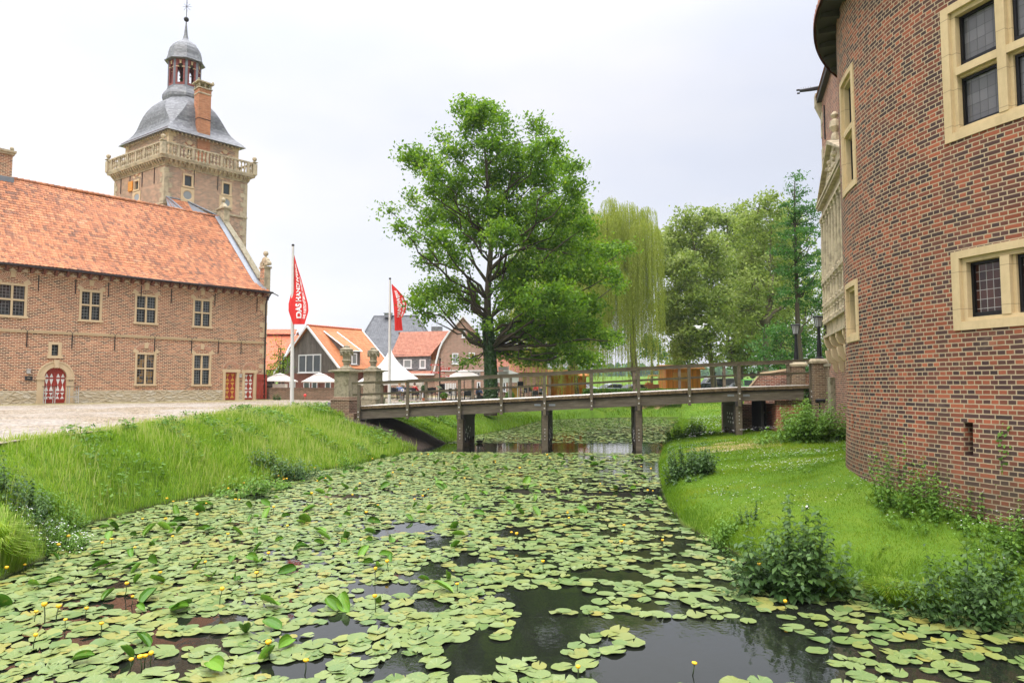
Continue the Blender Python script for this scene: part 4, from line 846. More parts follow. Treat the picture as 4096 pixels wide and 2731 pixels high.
# arched portal
mb = MB(); sp = AD[3]
arch_ring(mb, FA, cx_ad, sp, r_out + .10, r_in, 0, PI, -.2, .07, 15); arch_ring(mb, FA, cx_ad, sp, r_out + .13, r_out + .06, 0, PI, -.05, .10, 15)
for sg in (-1, 1):
    x0, x1 = sorted((cx_ad + sg * r_in, cx_ad + sg * (r_out + .12))); mb.box(FA, x0, x1, -.2, .07, 0, sp - .16); mb.box(FA, x0 - .04, x1 + .04, -.18, .12, sp - .16, sp - .01); mb.box(FA, x0 - .03, x1 + .03, -.18, .10, 0, .14)
mb.prism(FA, [(cx_ad - .10, sp + r_in - .03), (cx_ad + .10, sp + r_in - .03), (cx_ad + .14, sp + r_out + .2), (cx_ad - .14, sp + r_out + .2)], -.1, .15)
portal = mb.build('portal_frame', M['sandstone'], manor)
def painted_leaf(mb, F, x0, x1, z0, z1, y, cols, rows, mcol, arch=None):
    """hourglass pattern: triangles pairs, real thin inlays on the door boards"""
    w = (x1 - x0) / cols
    for r in range(len(rows) - 1):
        za, zb = rows[r] + .05, rows[r + 1] - .05; zm = (za + zb) / 2
        for c in range(cols):
            xa, xb = x0 + w * (c + .1), x0 + w * (c + .9); xm = (xa + xb) / 2
            for tri in ([(xa, zb), (xb, zb), (xm, zm)], [(xa, za), (xb, za), (xm, zm)]):
                if arch and any((p[0] - arch[0]) ** 2 + max(0, p[1] - arch[1]) ** 2 > (arch[2] - .06) ** 2 for p in tri): 
                    top = tri[0][1] > zm
                    if top: continue
                mb.prism(F, tri, y, y + .012, mcol)
mb = MB(); yd = -.17
outl = [(cx_ad - r_in, .02), (cx_ad + r_in, .02)] + [(cx_ad + r_in * math.cos(PI * k / 16), sp + r_in * math.sin(PI * k / 16)) for k in range(17)]
mb.prism(FA, outl, yd - .06, yd, 0)
rows = [.22, sp * .44, sp * .96, sp + r_in * .86]
painted_leaf(mb, FA, cx_ad - r_in + .04, cx_ad - .05, 0, 0, yd, 2, rows, 1, (cx_ad, sp, r_in)); painted_leaf(mb, FA, cx_ad + .05, cx_ad + r_in - .04, 0, 0, yd, 2, rows, 1, (cx_ad, sp, r_in))
for zz in rows[:-1]: mb.box(FA, cx_ad - r_in + .01, cx_ad + r_in - .01, yd, yd + .025, zz - .035, zz + .02)
mb.box(FA, cx_ad - .035, cx_ad + .035, yd, yd + .035, .02, sp + r_in - .02)
dr = mb.build('door', [M['door_red'], M['white_paint']], manor); dr['label'] = 'arched red double door with white hourglass diamonds'
mb = MB(); mb.ball(FA(cx_ad + .1, yd + .06, 1.05), .03, 5); mb.build('handle', M['iron'], dr)
def small_door(D, mcol, lab):
    mb = MB(); a, b, _, d = D; f = .20; mb.box(FA, a, a + f, -.25, .045, 0, d - f); mb.box(FA, b - f, b, -.25, .045, 0, d - f); mb.box(FA, a - .05, b + .05, -.25, .055, d - f, d + .02)
    fr_ = mb.build('door_frame', M['sandstone'], manor); x0, x1 = a + f, b - f; top = d - f
    mb = MB(); mb.box(FA, x0, x1, -.24, -.18, .02, top); n = 3
    rws = [.10 + (top - .16) * k / n for k in range(n + 1)]
    painted_leaf(mb, FA, x0 + .03, x1 - .03, 0, 0, -.18, 2, rws, 1)
    o = mb.build('door', [M['door_red'], mcol], manor); o['label'] = lab; mb = MB(); mb.ball(FA(x1 - .07, -.15, top * .48), .03, 5); mb.build('handle', M['iron'], o)
    mb = MB(); W_ = (b - a) / 2 - .02; R = W_ * 1.02; mid = (a + b) / 2; arch_ring(mb, FA, mid, d + .02, R + .02, R - .27, .08, PI - .08, -.02, .01, 14, 0); arch_ring(mb, FA, mid, d + .02, R, R - .25, .1, PI - .1, 0, .02, 20, 1, 1, .2); mb.build('brick_arch', [M['mortar_cream'], M['brick_plain']], fr_)
small_door(D1, M['ochre_paint'], 'narrow red door with ochre hourglass triangles'); small_door(D2, M['white_paint'], 'narrow red door with white hourglass triangles')
# open plank shutter folded back against the wall, right of the last door
a_, b_ = pf(1023, 1550)[0], pf(1064, 1550)[0]; ztop = pf(1040, 1496)[1]
mb = MB(); 
for k in range(5): x0 = a_ + (b_ - a_) * k / 5; mb.box(FA, x0 + .004, x0 + (b_ - a_) / 5 - .004, .10, .135, .06, ztop)
for zz in (.42, ztop - .38): mb.box(FA, a_, b_, .135, .165, zz - .06, zz + .06)
mb.prism(FA, [(a_ + .05, .48), (a_ + .17, .48), (b_ - .05, ztop - .44), (b_ - .17, ztop - .44)], .135, .16)
o = mb.build('door_leaf', M['shutter_red'], manor); o['label'] = 'open red plank door folded back against the wall corner'
# wrought iron anchors
def anchor(F, x, z, L, hook=False):
    mb = MB(); mb.box(F, x - .022, x + .022, .02, .06, z - L, z)
    if hook:
        for sg in (-1, 1): mb.tube([F(x, .07, z - .05), F(x + sg * .12, .08, z + .12), F(x + sg * .26, .08, z + .12), F(x + sg * .32, .08, z + .0)], .02, 5)
    mb.build('wall_anchor', M['iron'], manor)
for x in (155, 303, 435, 565, 686, 860, 1028): s, z = pf(x, 1130 + .088 * (x - 155) - 30); anchor(FA, s, EAVE - .35, .95 if x < 1000 else 1.1)
for x in (105, 286, 457, 617, 765, 872, 963): s, z = pf(x, 1400); anchor(FA, s, zs_ + .06, 1.0, True)
# wall plaque, wall lamps, house number, downpipe
mb = MB(); s0, z0 = pf(98, 1521); s1, z1 = pf(130, 1504); mb.box(FA, s0, s1, .02, .04, z0, z1); mb.box(FA, s0 + .12, s1 - .12, .04, .044, (z0 + z1) / 2, (z0 + z1) / 2 + .02, 1); mb.build('wall_plaque', [M['plastic_dark'], M['sandstone']], manor)
for (px, py) in ((113, 1485), (960, 1503)):
    s, z = pf(px, py); mb = MB(); mb.box(FA, s - .09, s + .09, .0, .12, z - .12, z + .1); mb.box(FA, s - .11, s + .11, .0, .15, z + .1, z + .14); mb.build('wall_lamp', M['grey_metal'], manor)
def text_mesh(name, txt, size, F, mat, parent=None, extr=.004, align='CENTER', warp=None, bold=0.0, sx=1.0):
    cu = bpy.data.curves.new(name, 'FONT'); cu.body = txt; cu.size = size; cu.extrude = extr; cu.align_x = align; cu.offset = bold
    ob = bpy.data.objects.new(name, cu); COL.objects.link(ob); dg = bpy.context.evaluated_depsgraph_get(); me = bpy.data.meshes.new_from_object(ob.evaluated_get(dg)); bpy.data.objects.remove(ob)
    mb = MB(); vs = [v.co for v in me.vertices]
    mb.v = [tuple((warp or F)(v.x * sx, v.z, v.y)) for v in vs]; mb.f = [tuple(p.vertices) for p in me.polygons]; mb.m = [0] * len(mb.f); mb.uv = [None] * len(mb.f); bpy.data.meshes.remove(me)
    return mb.build(name, mat, parent)
s, z = pf(282, 1523); text_mesh('house_number', '25', .24, Fr(FA(s, .085, z), DV, NV), M['iron'], manor)
mb = MB(); xs0 = -.10; mb.tube([FA(xs0, .22, EAVE - .2), FA(xs0 - .02, .2, EAVE - .5), FA(xs0 - .06, .12, EAVE - .8), FA(xs0 - .06, .12, .1)], .055, 8); mb.build('downpipe', M['gutter'], manor, smooth=True)
# eaves: fascia, painted brackets, gutter
OV = .55; EZ = EAVE + .06
mb = MB(); mb.box(FA, S_L, .0, 0, OV - .08, EZ - .03, EZ); n = int(-S_L / .62)
for k in range(n):
    x = -.35 - k * .62; mb.prism(Fr(FA(x, 0, 0), NV, -DV), [(0, EZ - .34), (.10, EZ - .34), (OV - .12, EZ - .06), (OV - .12, EZ - .03), (0, EZ - .03)], -.07, .07)
for k in range(n):                           # painted chevrons under the eave board
    x = -.66 - k * .62; mb.prism(FA, [(x - .2, EZ - .30), (x + .2, EZ - .30), (x, EZ - .1)], .02, .04, 1)
mb.build('eave_brackets', [M['eave_wood'], M['mortar_cream']], manor)
mb = MB(); mb.tube([FA(S_L, OV + .03, EZ - .0), FA(.15, OV + .03, EZ - .0)], .075, 8); mb.box(FA, S_L, .1, OV - .08, OV - .03, EZ - .05, EZ + .09); mb.tube([FA(.1, OV + .03, EZ), FA(.5, OV + .2, EZ - .22)], .04, 6)
mb.tube([FA(.0, OV + .02, EZ - .05), FA(-.04, .35, EZ - .3), FA(xs0, .22, EZ - .55)], .05, 8); mb.build('gutter', M['gutter'], manor)

def tile_roof(mb, O, U, V, ul, vl, tw=.22, th=.30, amp=.028, step=.022, urange=None, seed=0, sag=.03, m=0, sub=4):
    O, U, V = Vector(O), Vector(U).normalized(), Vector(V).normalized(); N = U.cross(V).normalized()
    if N.z < 0: N = -N
    rows = int(math.ceil(vl / th))
    for r in range(rows):
        v0, v1 = r * th, min(vl, (r + 1) * th + .03); a, b = (0, ul) if urange is None else (urange((v0 + v1) / 2))
        if b - a < .02: continue
        c0, c1 = int(math.floor(a / tw * sub)), int(math.ceil(b / tw * sub)); prev = None
        for c in range(c0, c1 + 1):
            u = min(max(c * tw / sub, a), b); h = amp * (.5 + .5 * math.sin(2 * PI * u / tw + .6)) ; sg = sag * math.sin(u * .55 + seed) * math.sin(v0 * .6 + 1 + seed) + .006 * math.sin(u * 37.7 + r * 5.1)
            p0 = O + U * u + V * v0 + N * (h + step + sg); p1 = O + U * u + V * v1 + N * (h + sg)
            if prev is not None:
                mb.poly([prev[0], p0, p1, prev[1]], m, [(prev[2], v0 + .001), (u, v0 + .001), (u, v1 - .031 if v1 - .031 > v0 else v1), (prev[2], v1 - .031 if v1 - .031 > v0 else v1)])
                mb.poly([prev[0] - N * .03, p0 - N * .03, p0, prev[0]], m, [(prev[2], v0 + .01), (u, v0 + .01), (u, v0 + .02), (prev[2], v0 + .02)])
            prev = (p0, p1, u)
BRK = (-.9, EZ + .95)                               # break between bell-cast and main slope
mb = MB(); o0 = FA(S_L, OV + .06, EZ + .06); v1 = FA(S_L, BRK[0], BRK[1]) - o0; v2 = FA(S_L, -RK, RZ) - FA(S_L, BRK[0], BRK[1])
tile_roof(mb, o0, DV, v1, -S_L - .1, v1.length, seed=1); tile_roof(mb, FA(S_L, BRK[0], BRK[1]), DV, v2, -S_L - .1, v2.length, seed=2, sag=.045)
# rear slope, plain
mb.poly([FA(S_L, -2 * RK - .4, EAVE), FA(0, -2 * RK - .4, EAVE), FA(0, -RK, RZ), FA(S_L, -RK, RZ)])
roof = mb.build('roof', M['tile_old'], manor)
mb = MB(); k = 0; x = S_L
while x < -.2: mb.tube([FA(x, -RK, RZ + .03), FA(min(x + .38, 0), -RK, RZ + .055)], [.12, .14], 8); x += .36
mb.build('ridge_tiles', M['tile_old'], roof)
# tower side saddle: the slope runs higher against the tower
TC = at(648, 1000, 54.6); TCs = (TC - CORNER).dot(DV); TCy = (TC - CORNER).dot(NV); print('tower corner in manor frame', TCs, TCy)
vv = v2.normalized(); hs = (-TCy - RK) / abs(vv.dot(NV)); e_s = pf(0, 0)  # noqa
pk = onplane(775, 808, FA(0, -RK, 0), NV); s_r = (pk - CORNER).dot(DV)
mb = MB(); tile_roof(mb, FA(TCs + .15, -RK, RZ), DV, vv, s_r - TCs - .15, hs, seed=4, urange=lambda v: (0, (s_r - TCs - .15) * (1 - .0 * v))); mb.build('saddle_roof', M['tile_old'], manor)
top = FA(TCs + .15, -RK, RZ) + vv * hs; mb = MB(); mb.poly([FA(TCs + .9, -RK + .1, RZ + .03), FA(TCs - .15, -RK + .02, RZ + .03), top + Vector((0, 0, .05)), ]); mb.poly([FA(TCs + .9, -RK + .1, RZ + .08), top + Vector((0, 0, .14)), top + DV * .22 + Vector((0, 0, .14)), FA(TCs + 1.1, -RK + .14, RZ + .08)]); mb.build('slate_cheek', M['lead'], manor)
mb = MB(); e0 = top + DV * (s_r - TCs - .15); mb.tube([top + Vector((0, 0, .06)), e0 + Vector((0, 0, .05)), FA(s_r + 2.0, -RK - .1, RZ + .2)], [.09, .09, .07], 6)
mb.poly([e0, FA(s_r, -RK, RZ), FA(s_r + 1.6, -RK, RZ)]); mb.build('tower_flashing', M['lead'], manor)
# gable parapet with kneeler and finials
def par(s0, s1, pts, hgt, name, mat):
    mb = MB(); F = FA
    for i in range(len(pts) - 1):
        (y0, z0), (y1, z1) = pts[i], pts[i + 1]; mb.prism(Fr(FA(0, 0, 0), NV, DV), [(y0, z0 - .5), (y1, z1 - .5), (y1, z1 + hgt), (y0, z0 + hgt)], s0, s1)
    return mb.build(name, mat, manor)
vp = [(.15, EZ + .75), (BRK[0], BRK[1] + .05), (-RK * .55, BRK[1] + (RZ - BRK[1]) * .52), (-RK, RZ)]
par(-.30, .08, vp, .22, 'gable_parapet', M['brick_mossy'])
mb = MB()
for i in range(len(vp) - 1):
    (y0, z0), (y1, z1) = vp[i], vp[i + 1]; mb.prism(Fr(FA(0, 0, 0), NV, DV), [(y0, z0 + .22), (y1, z1 + .22), (y1, z1 + .32), (y0, z0 + .32)], -.36, .12)
mb.build('parapet_coping', M['mossy_stone'], manor)
mb = MB(); 
for (a0, z0, a1, z1) in ((OV - .1, EZ + .12, BRK[0], BRK[1] + .07), (BRK[0], BRK[1] + .07, -RK + .1, RZ + .05)): mb.poly([FA(-.75, a0, z0), FA(-.30, a0, z0 + .12), FA(-.30, a1, z1 + .12), FA(-.75, a1, z1)])
mb.build('verge_flashing', M['lead'], manor)
mb = MB(); FK = FA; zk = EZ - .55
mb.box(FK, -.34, .06, -.55, .12, zk, EZ + 1.9, 0); mb.box(FK, -.42, .20, -.62, .22, EZ + 1.9, EZ + 2.05, 1); mb.box(FK, .06, .14, -.56, .14, zk + .4, EZ + 1.9, 1); mb.box(FK, -.36, .1, .12, .16, EZ + .2, EZ + 1.9, 1)
for (yy, r_, zz) in ((-.5, .26, 2.22), (-.15, .36, 2.4), (.2, .26, 2.22)): mb.prism(Fr(FA(0, yy, EZ + zz), NV, DV), [(r_ * math.cos(t_), r_ * math.sin(t_)) for t_ in np.linspace(-.3, PI + .3, 10)], -.28, .04, 1)
mb.lathe(Fr(FA(-.12, -.15, EZ + 2.7), DV, NV), [(.16, 0), (.10, .1), (.06, .16), (.17, .26), (.20, .38), (.15, .52), (.04, .58)], 10, 1)
mb.build('gable_kneeler', [M['brick_old'], M['sandstone_weathered']], manor)
pk2 = onplane(855, 850, FA(0, 0, 0), DV); yk = (pk2 - CORNER).dot(NV); yk = max(-RK + .3, min(-4, yk)); zk = BRK[1] + (RZ - BRK[1]) * ((-yk + BRK[0]) / (RK + BRK[0]))
mb = MB(); mb.box(FA, -.36, .14, yk - .7, yk + .6, zk - .4, zk + .95); mb.box(FA, -.46, .24, yk - .8, yk + .7, zk + .95, zk + 1.08); mb.frustum(FA, (-.36, .14, yk - .55, yk + .45), (-.2, 0, yk - .2, yk + .1), zk + 1.08, zk + 1.5); mb.lathe(Fr(FA(-.1, yk - .05, zk + 1.5), DV, NV), [(.10, 0), (.07, .08), (.16, .2), (.18, .32), (.12, .44), (.03, .5)], 10); mb.build('gable_finial', M['sandstone_weathered'], manor)
# chimney on the ridge at the left
cs, cz = onplane(-12, 700, FA(0, -RK, 0), NV) - CORNER, 0; csx = cs.dot(DV)
mb = MB(); mb.box(FA, csx - .9, csx + .75, -RK - .6, -RK + .35, RZ - 1.2, RZ + 1.55, 0); mb.box(FA, csx - 1.0, csx + .85, -RK - .7, -RK + .45, RZ + 1.55, RZ + 1.7, 1); mb.box(FA, csx - 1.08, csx + .93, -RK - .78, -RK + .53, RZ + 1.7, RZ + 1.84, 1)
for sx in (-.85, .7):
    for sy in (-.55, .3): mb.ball(FA(csx + sx, -RK + sy, RZ + 2.0), .13, 6, 1)
mb.box(FA, csx - 1.0, csx + .85, -RK - .7, -RK + .5, RZ - .5, RZ + .0, 2)
mb.build('chimney', [M['brick_old'], M['sandstone_weathered'], M['lead']], manor)

# ================================================================ stair tower with bell roof
DR = Vector((math.sin(math.radians(42.5)), math.cos(math.radians(42.5)), 0)); DL = Vector((-math.sin(math.radians(56)), math.cos(math.radians(56)), 0))
LR, LL = 7.0, 8.1
tower = empty('stair_tower', (TC.x, TC.y, 2.0), 'square brick tower with stone balustrade and slate bell roof behind the manor roof', 'tower')
TO = Vector((TC.x, TC.y, 0)); FT = Fr(TO, DR, DL)             # x along right face, y along left face (both away from the near corner)
Z_C = at(648, 622, 54.5).z; print('cornice z', Z_C)           # balustrade floor
def tz(px, py, Y): return at(px, py, Y).z
NR = Vector((DR.y, -DR.x, 0)); NL = Vector((-DL.y, DL.x, 0))
if NL.y > 0: NL = -NL
FR_ = Fr(TO, DR, NR); FL_ = Fr(TO + DL * LL, -DL, NL)         # face frames: x left->right, y outwards
def pfr(px, py): q = onplane(px, py, TO, NR) - TO; return q.dot(DR), q.z
def pfl(px, py): q = onplane(px, py, TO, NL) - TO; return LL - q.dot(DL), q.z
def zc(px, py): return (400 + px / 1.844, py / 1.844)
def rect(fn, x0, x1, y0, y1): a = zc(x0, y0); b = zc(x1, y1); return (fn(a[0], (a[1] + b[1]) / 2)[0], fn(b[0], (a[1] + b[1]) / 2)[0], fn((a[0] + b[0]) / 2, b[1])[1], fn((a[0] + b[0]) / 2, a[1])[1])
wr = [rect(pfr, 610, 690, 1283, 1385), rect(pfr, 896, 970, 1343, 1445)]; wl = [rect(pfl, 250, 292, 1325, 1410)]
ovr = [rect(pfr, 594, 695, 1390, 1492), rect(pfr, 878, 975, 1448, 1545)]; ovl = [rect(pfl, 243, 300, 1415, 1500)]
print('tower windows', wr, wl, ovr, ovl)
mb = MB(); hr = [(a + .12, b - .12, c + .1, d - .1) for a, b, c, d in wr]; hl = [(a + .12, b - .12, c + .1, d - .1) for a, b, c, d in wl]
Z0 = 6.0; ZT = Z_C - .75
clip_grid(mb, FR_, 0, LR, Z0, ZT, hr); clip_grid(mb, FL_, 0, LL, Z0, ZT, hl)
mb.poly([FT(LR, 0, Z0), FT(LR, LL, Z0), FT(LR, LL, ZT), FT(LR, 0, ZT)]); mb.poly([FT(0, LL, Z0), FT(LR, LL, Z0), FT(LR, LL, ZT), FT(0, LL, ZT)])
QMB = mb
mb = MB(); mb.plan(FT, [(.35, .35), (LR - .35, .35), (LR - .35, LL - .35), (.35, LL - .35)], Z0, ZT - .1); mb.build('interior', M['dark_inside'], tower)
mb = QMB
for (F, x0, dirn) in ((FR_, 0, 1), (FR_, LR, -1), (FL_, LL, -1), (FL_, 0, 1)):
    z = 12.0; k = 0 if dirn > 0 else 1
    while z < ZT - .3:
        hh = .42; L = .62 if k % 2 else .34; a, b = sorted((x0 - .02 * dirn, x0 + dirn * L)); mb.box(F, a, b, -.2, .025, z, z + hh - .015, 1); z += hh; k += 1
mb.build('wall', [M['brick_tower'], M['sandstone_weathered']], tower)
mb = MB(); zb = pfr(985, 872)[1]; mb.box(FR_, -.05, LR + .05, -.1, .08, zb - .07, zb + .06); mb.box(FL_, -.05, LL + .05, -.1, .08, zb - .07, zb + .06); mb.build('string_course', M['sandstone_weathered'], tower)
def stone_window(F, w, parent, open_=False):
    a, b, c, d = w; mb = MB(); f = .15; mb.box(F, a, a + f, -.15, .04, c, d); mb.box(F, b - f, b, -.15, .04, c, d); mb.box(F, a + f, b - f, -.15, .037, d - f, d); mb.box(F, a - .05, b + .05, -.15, .08, c - .02, c + f * .8)
    o = mb.build('window', M['sandstone'], parent); mb = MB(); mb.poly([F(a + f, -.13, c + f * .8), F(b - f, -.13, c + f * .8), F(b - f, -.13, d - f), F(a + f, -.13, d - f)]); mb.build('pane', M['glass_dark'], o)
    mb = MB(); mid = (a + b) / 2; R = (b - a) / 2 + .22; arch_ring(mb, F, mid, d + .03, R, R * .45, .25, PI - .25, -.01, .02, 7, 0, 2); arch_ring(mb, F, mid, d + .03, R - .02, R * .47, .25, PI - .25, -.01, .014, 21, 1, 1, .15); mb.prism(F, [(mid - .1, d + .03 + R * .42), (mid + .1, d + .03 + R * .42), (mid + .16, d + .06 + R), (mid - .16, d + .06 + R)], 0, .05, 0); mb.build('brick_arch', [M['sandstone'], M['brick_plain']], o)
    return o
def oval_window(F, w, parent):
    a, b, c, d = w; mb = MB(); cx, cz, rx, rz = (a + b) / 2, (c + d) / 2, (b - a) / 2 * .72, (d - c) / 2 * .70; n = 24
    sq = []
    for k in range(n):
        th = 2 * PI * k / n + .01; ct, st_ = math.cos(th), math.sin(th); q = 1 / max(abs(ct), abs(st_)); sq.append((cx + ct * q * (b - a) / 2, cz + st_ * q * (d - c) / 2))
    ov = [(cx + rx * math.cos(2 * PI * k / n + .01), cz + rz * math.sin(2 * PI * k / n + .01)) for k in range(n)]; ov2 = [(cx + rx * .85 * math.cos(2 * PI * k / n + .01), cz + rz * .85 * math.sin(2 * PI * k / n + .01)) for k in range(n)]
    for k in range(n):
        j = (k + 1) % n; mb.poly([F(sq[k][0], .05, sq[k][1]), F(sq[j][0], .05, sq[j][1]), F(ov[j][0], .05, ov[j][1]), F(ov[k][0], .05, ov[k][1])]); mb.poly([F(ov[k][0], .05, ov[k][1]), F(ov[j][0], .05, ov[j][1]), F(ov2[j][0], .012, ov2[j][1]), F(ov2[k][0], .012, ov2[k][1])]); mb.poly([F(sq[k][0], .05, sq[k][1]), F(sq[j][0], .05, sq[j][1]), F(sq[j][0], 0, sq[j][1]), F(sq[k][0], 0, sq[k][1])])
    o = mb.build('oval_window', M['sandstone'], parent); mb = MB(); mb.poly([F(x, .014, z) for x, z in ov2]); mb.build('pane', M['glass_curtain'], o); return o
for w in wr: stone_window(FR_, w, tower)
for w in wl: stone_window(FL_, w, tower)
for w in ovr: oval_window(FR_, w, tower)
for w in ovl: oval_window(FL_, w, tower)
a, b, c, d = wl[0]; mb = MB(); mb.box(FL_, a - .75, a - .02, .06, .12, c + .1, d - .05, 0); zm = (c + d) / 2
for (za, zb2) in ((c + .15, zm - .05), (zm + .05, d - .1)):
    zz = (za + zb2) / 2; mb.prism(FL_, [(a - .6, zb2), (a - .17, zb2), (a - .385, zz)], .12, .13, 1); mb.prism(FL_, [(a - .6, za), (a - .17, za), (a - .385, zz)], .12, .13, 1)
mb.build('window_shutter', [M['orange_paint'], M['ochre_paint']], tower)
for F, xs_, LLn in ((FR_, (2.35, 4.35), 1.2), (FL_, (1.2, 2.7, 4.7, 6.6), 1.3)):
    for x in xs_: 
        mb = MB(); mb.box(F, x - .025, x + .025, .02, .06, ZT - LLn, ZT + .1); mb.build('wall_anchor', M['iron'], tower)
# cornice with modillions
mb = MB(); 
def ringbox(z0, z1, o0, o1=None, m=0):
    o1 = o0 if o1 is None else o1; mb.frustum(FT, (-o0, LR + o0, -o0, LL + o0), (-o1, LR + o1, -o1, LL + o1), z0, z1, m)
ringbox(ZT, ZT + .12, .06); ringbox(ZT + .12, ZT + .40, .10, .18); ringbox(ZT + .40, ZT + .50, .26); ringbox(ZT + .5, Z_C, .42, .48)
cor = mb.build('cornice', M['sandstone_weathered'], tower)
mb = MB()
for F, L in ((FR_, LR), (FL_, LL)):
    n = int(L / .36)
    for k in range(n + 1): x = L * k / n; mb.prism(Fr(F(x, 0, 0), F.ey, F.ex), [(.1, ZT + .12), (.33, ZT + .36), (.38, ZT + .5), (.1, ZT + .5)], -.09, .09)
mb.build('modillions', M['sandstone_weathered'], cor)
# balustrade
OB = .38; BH = .98; mb = MB()
def baluster(mb, P, ex, ey, h, square):
    F = Fr(P, ex, ey)
    if square: mb.box(F, -.085, .085, -.085, .085, 0, h)
    else: mb.lathe(F, [(.09, 0), (.09, .07), (.055, .1), (.05, .16), (.10, .34), (.085, .46), (.055, .52), (.085, .57), (.05, .62), (.045, .74), (.075, .80), (.09, .84), (.09, h)], 8)
bal = empty('balustrade', (TC.x, TC.y, 2.0)); bal.parent = tower; bal.location = (0, 0, 0); ORG[bal.name] = ORG[tower.name]
mb = MB()
x0, x1, y0, y1 = -OB, LR + OB, -OB, LL + OB
for (a, b, c, d) in ((x0 - .1, x1 + .1, y0 - .1, y0 + .1), (x0 - .1, x1 + .1, y1 - .1, y1 + .1), (x0 - .1, x0 + .1, y0 + .1, y1 - .1), (x1 - .1, x1 + .1, y0 + .1, y1 - .1)): mb.box(FT, a, b, c, d, Z_C + BH - .0, Z_C + BH + .12); mb.box(FT, a, b, c, d, Z_C, Z_C + .06)
mb.build('balustrade_rail', M['sandstone_weathered'], bal)
for (cx, cy) in ((x0, y0), (x1, y0), (x0, y1), (x1, y1)):
    mb = MB()
    mb.box(FT, cx - .17, cx + .17, cy - .17, cy + .17, Z_C + .0, Z_C + BH + .02); mb.box(FT, cx - .2, cx + .2, cy - .2, cy + .2, Z_C + BH + .125, Z_C + BH + .2); mb.lathe(Fr(FT(cx, cy, Z_C + BH + .2), DR, DL), [(.10, 0), (.06, .06), (.15, .16), (.19, .28), (.16, .40), (.05, .46)], 10); mb.build('corner_pier', M['sandstone_weathered'], bal)
for (ax, L, fx) in (('R', LR + 2 * OB, lambda k, n: FT(x0 + (x1 - x0) * k / n, y0, Z_C + .06)), ('L', LL + 2 * OB, lambda k, n: FT(x0, y0 + (y1 - y0) * k / n, Z_C + .06)), ('B', LR, lambda k, n: FT(x0 + (x1 - x0) * k / n, y1, Z_C + .06)), ('S', LL, lambda k, n: FT(x1, y0 + (y1 - y0) * k / n, Z_C + .06))):
    n = 26 if ax in 'RL' else 12
    for k in range(1, n):
        mb = MB(); baluster(mb, fx(k, n), DR, DL, BH - .06, k % 4 == 0); mb.build('baluster', M['sandstone_weathered'], bal, smooth=False)
# upper storey
FI = .55
UX0, UX1, UY0, UY1 = FI, LR - FI, FI, LL - FI; ZU = at(660, 512, 55.3).z; print('upper eave z', ZU)
mb = MB(); FU = Fr(FT(UX0, UY0, 0), DR, NR); FV = Fr(FT(UX0, UY1, 0), -DL, NL); WUX, WUY = UX1 - UX0, UY1 - UY0
uw = [(WUX * .28 - .3, WUX * .28 + .3, Z_C + .5, Z_C + 1.35), (WUX * .80 - .3, WUX * .80 + .3, Z_C + .5, Z_C + 1.35)]
clip_grid(mb, FU, 0, WUX, Z_C, ZU, [(a + .1, b - .1, c + .1, d - .1) for a, b, c, d in uw]); mb.poly([FV(0, 0, Z_C), FV(WUY, 0, Z_C), FV(WUY, 0, ZU), FV(0, 0, ZU)])
mb.poly([FT(UX1, UY0, Z_C), FT(UX1, UY1, Z_C), FT(UX1, UY1, ZU), FT(UX1, UY0, ZU)]); mb.poly([FT(UX0, UY1, Z_C), FT(UX1, UY1, Z_C), FT(UX1, UY1, ZU), FT(UX0, UY1, ZU)])
UMB = mb
for w in uw: stone_window(FU, w, tower)
mb = UMB
for (F, xx, dirn) in ((FU, 0, 1), (FU, WUX, -1), (FV, WUY, -1), (FV, 0, 1)):
    z = Z_C; k = 0
    while z < ZU - .35: L = .55 if k % 2 else .3; a, b = sorted((xx - .02 * dirn, xx + dirn * L)); mb.box(F, a, b, -.15, .022, z, z + .38, 1); z += .4; k += 1
mb.build('upper_wall', [M['brick_tower'], M['sandstone']], tower)
mb = MB(); mb.frustum(FT, (UX0 - .05, UX1 + .05, UY0 - .05, UY1 + .05), (UX0 - .3, UX1 + .3, UY0 - .3, UY1 + .3), ZU - .18, ZU + .02)
nn_ = 18
for F, L in ((FU, WUX), (FV, WUY)):
    for k in range(nn_ + 1): mb.box(F, L * k / nn_ - .05, L * k / nn_ + .05, .0, .16, ZU - .36, ZU - .17, 1)
mb.build('eave_cornice', [M['eave_wood'], M['mortar_cream']], tower)
# bell roof: square at the eave, octagonal at the neck
CXT, CYT = (UX0 + UX1) / 2, (UY0 + UY1) / 2
def oct_ring(w, ch, z, wy=None):
    wx = w * (WUX / 2 + .0); wy_ = w * (WUY / 2 + .0) if wy is None else wy; c = ch
    pts = [(1, -1 + c), (1, 1 - c), (1 - c, 1), (-1 + c, 1), (-1, 1 - c), (-1, -1 + c), (-1 + c, -1), (1 - c, -1)]
    return [FT(CXT + px_ * wx, CYT + py_ * wy_, z) for px_, py_ in pts]
def axz(py): return at(742, py, 59.5).z
zE = ZU; zN = axz(412) ; print('neck z', zN)
H_ = zN - zE
prof = [(1.14, .0, -.05), (1.05, .0, .04), (.96, .02, .12), (.90, .06, .20), (.865, .12, .29), (.855, .20, .38), (.85, .29, .47), (.83, .38, .58), (.78, .46, .70), (.69, .53, .82), (.57, .57, .92), (.45, .585, 1.0)]
mb = MB(); mb.rings([oct_ring(w, c, zE + f * H_) for w, c, f in prof]); mb.build('bell_roof', M['slate'], tower)
def oring(mb, prof, m=0): mb.rings([oct_ring(w, .585, z, wy=w * WUX / 2) for w, z in prof], m)
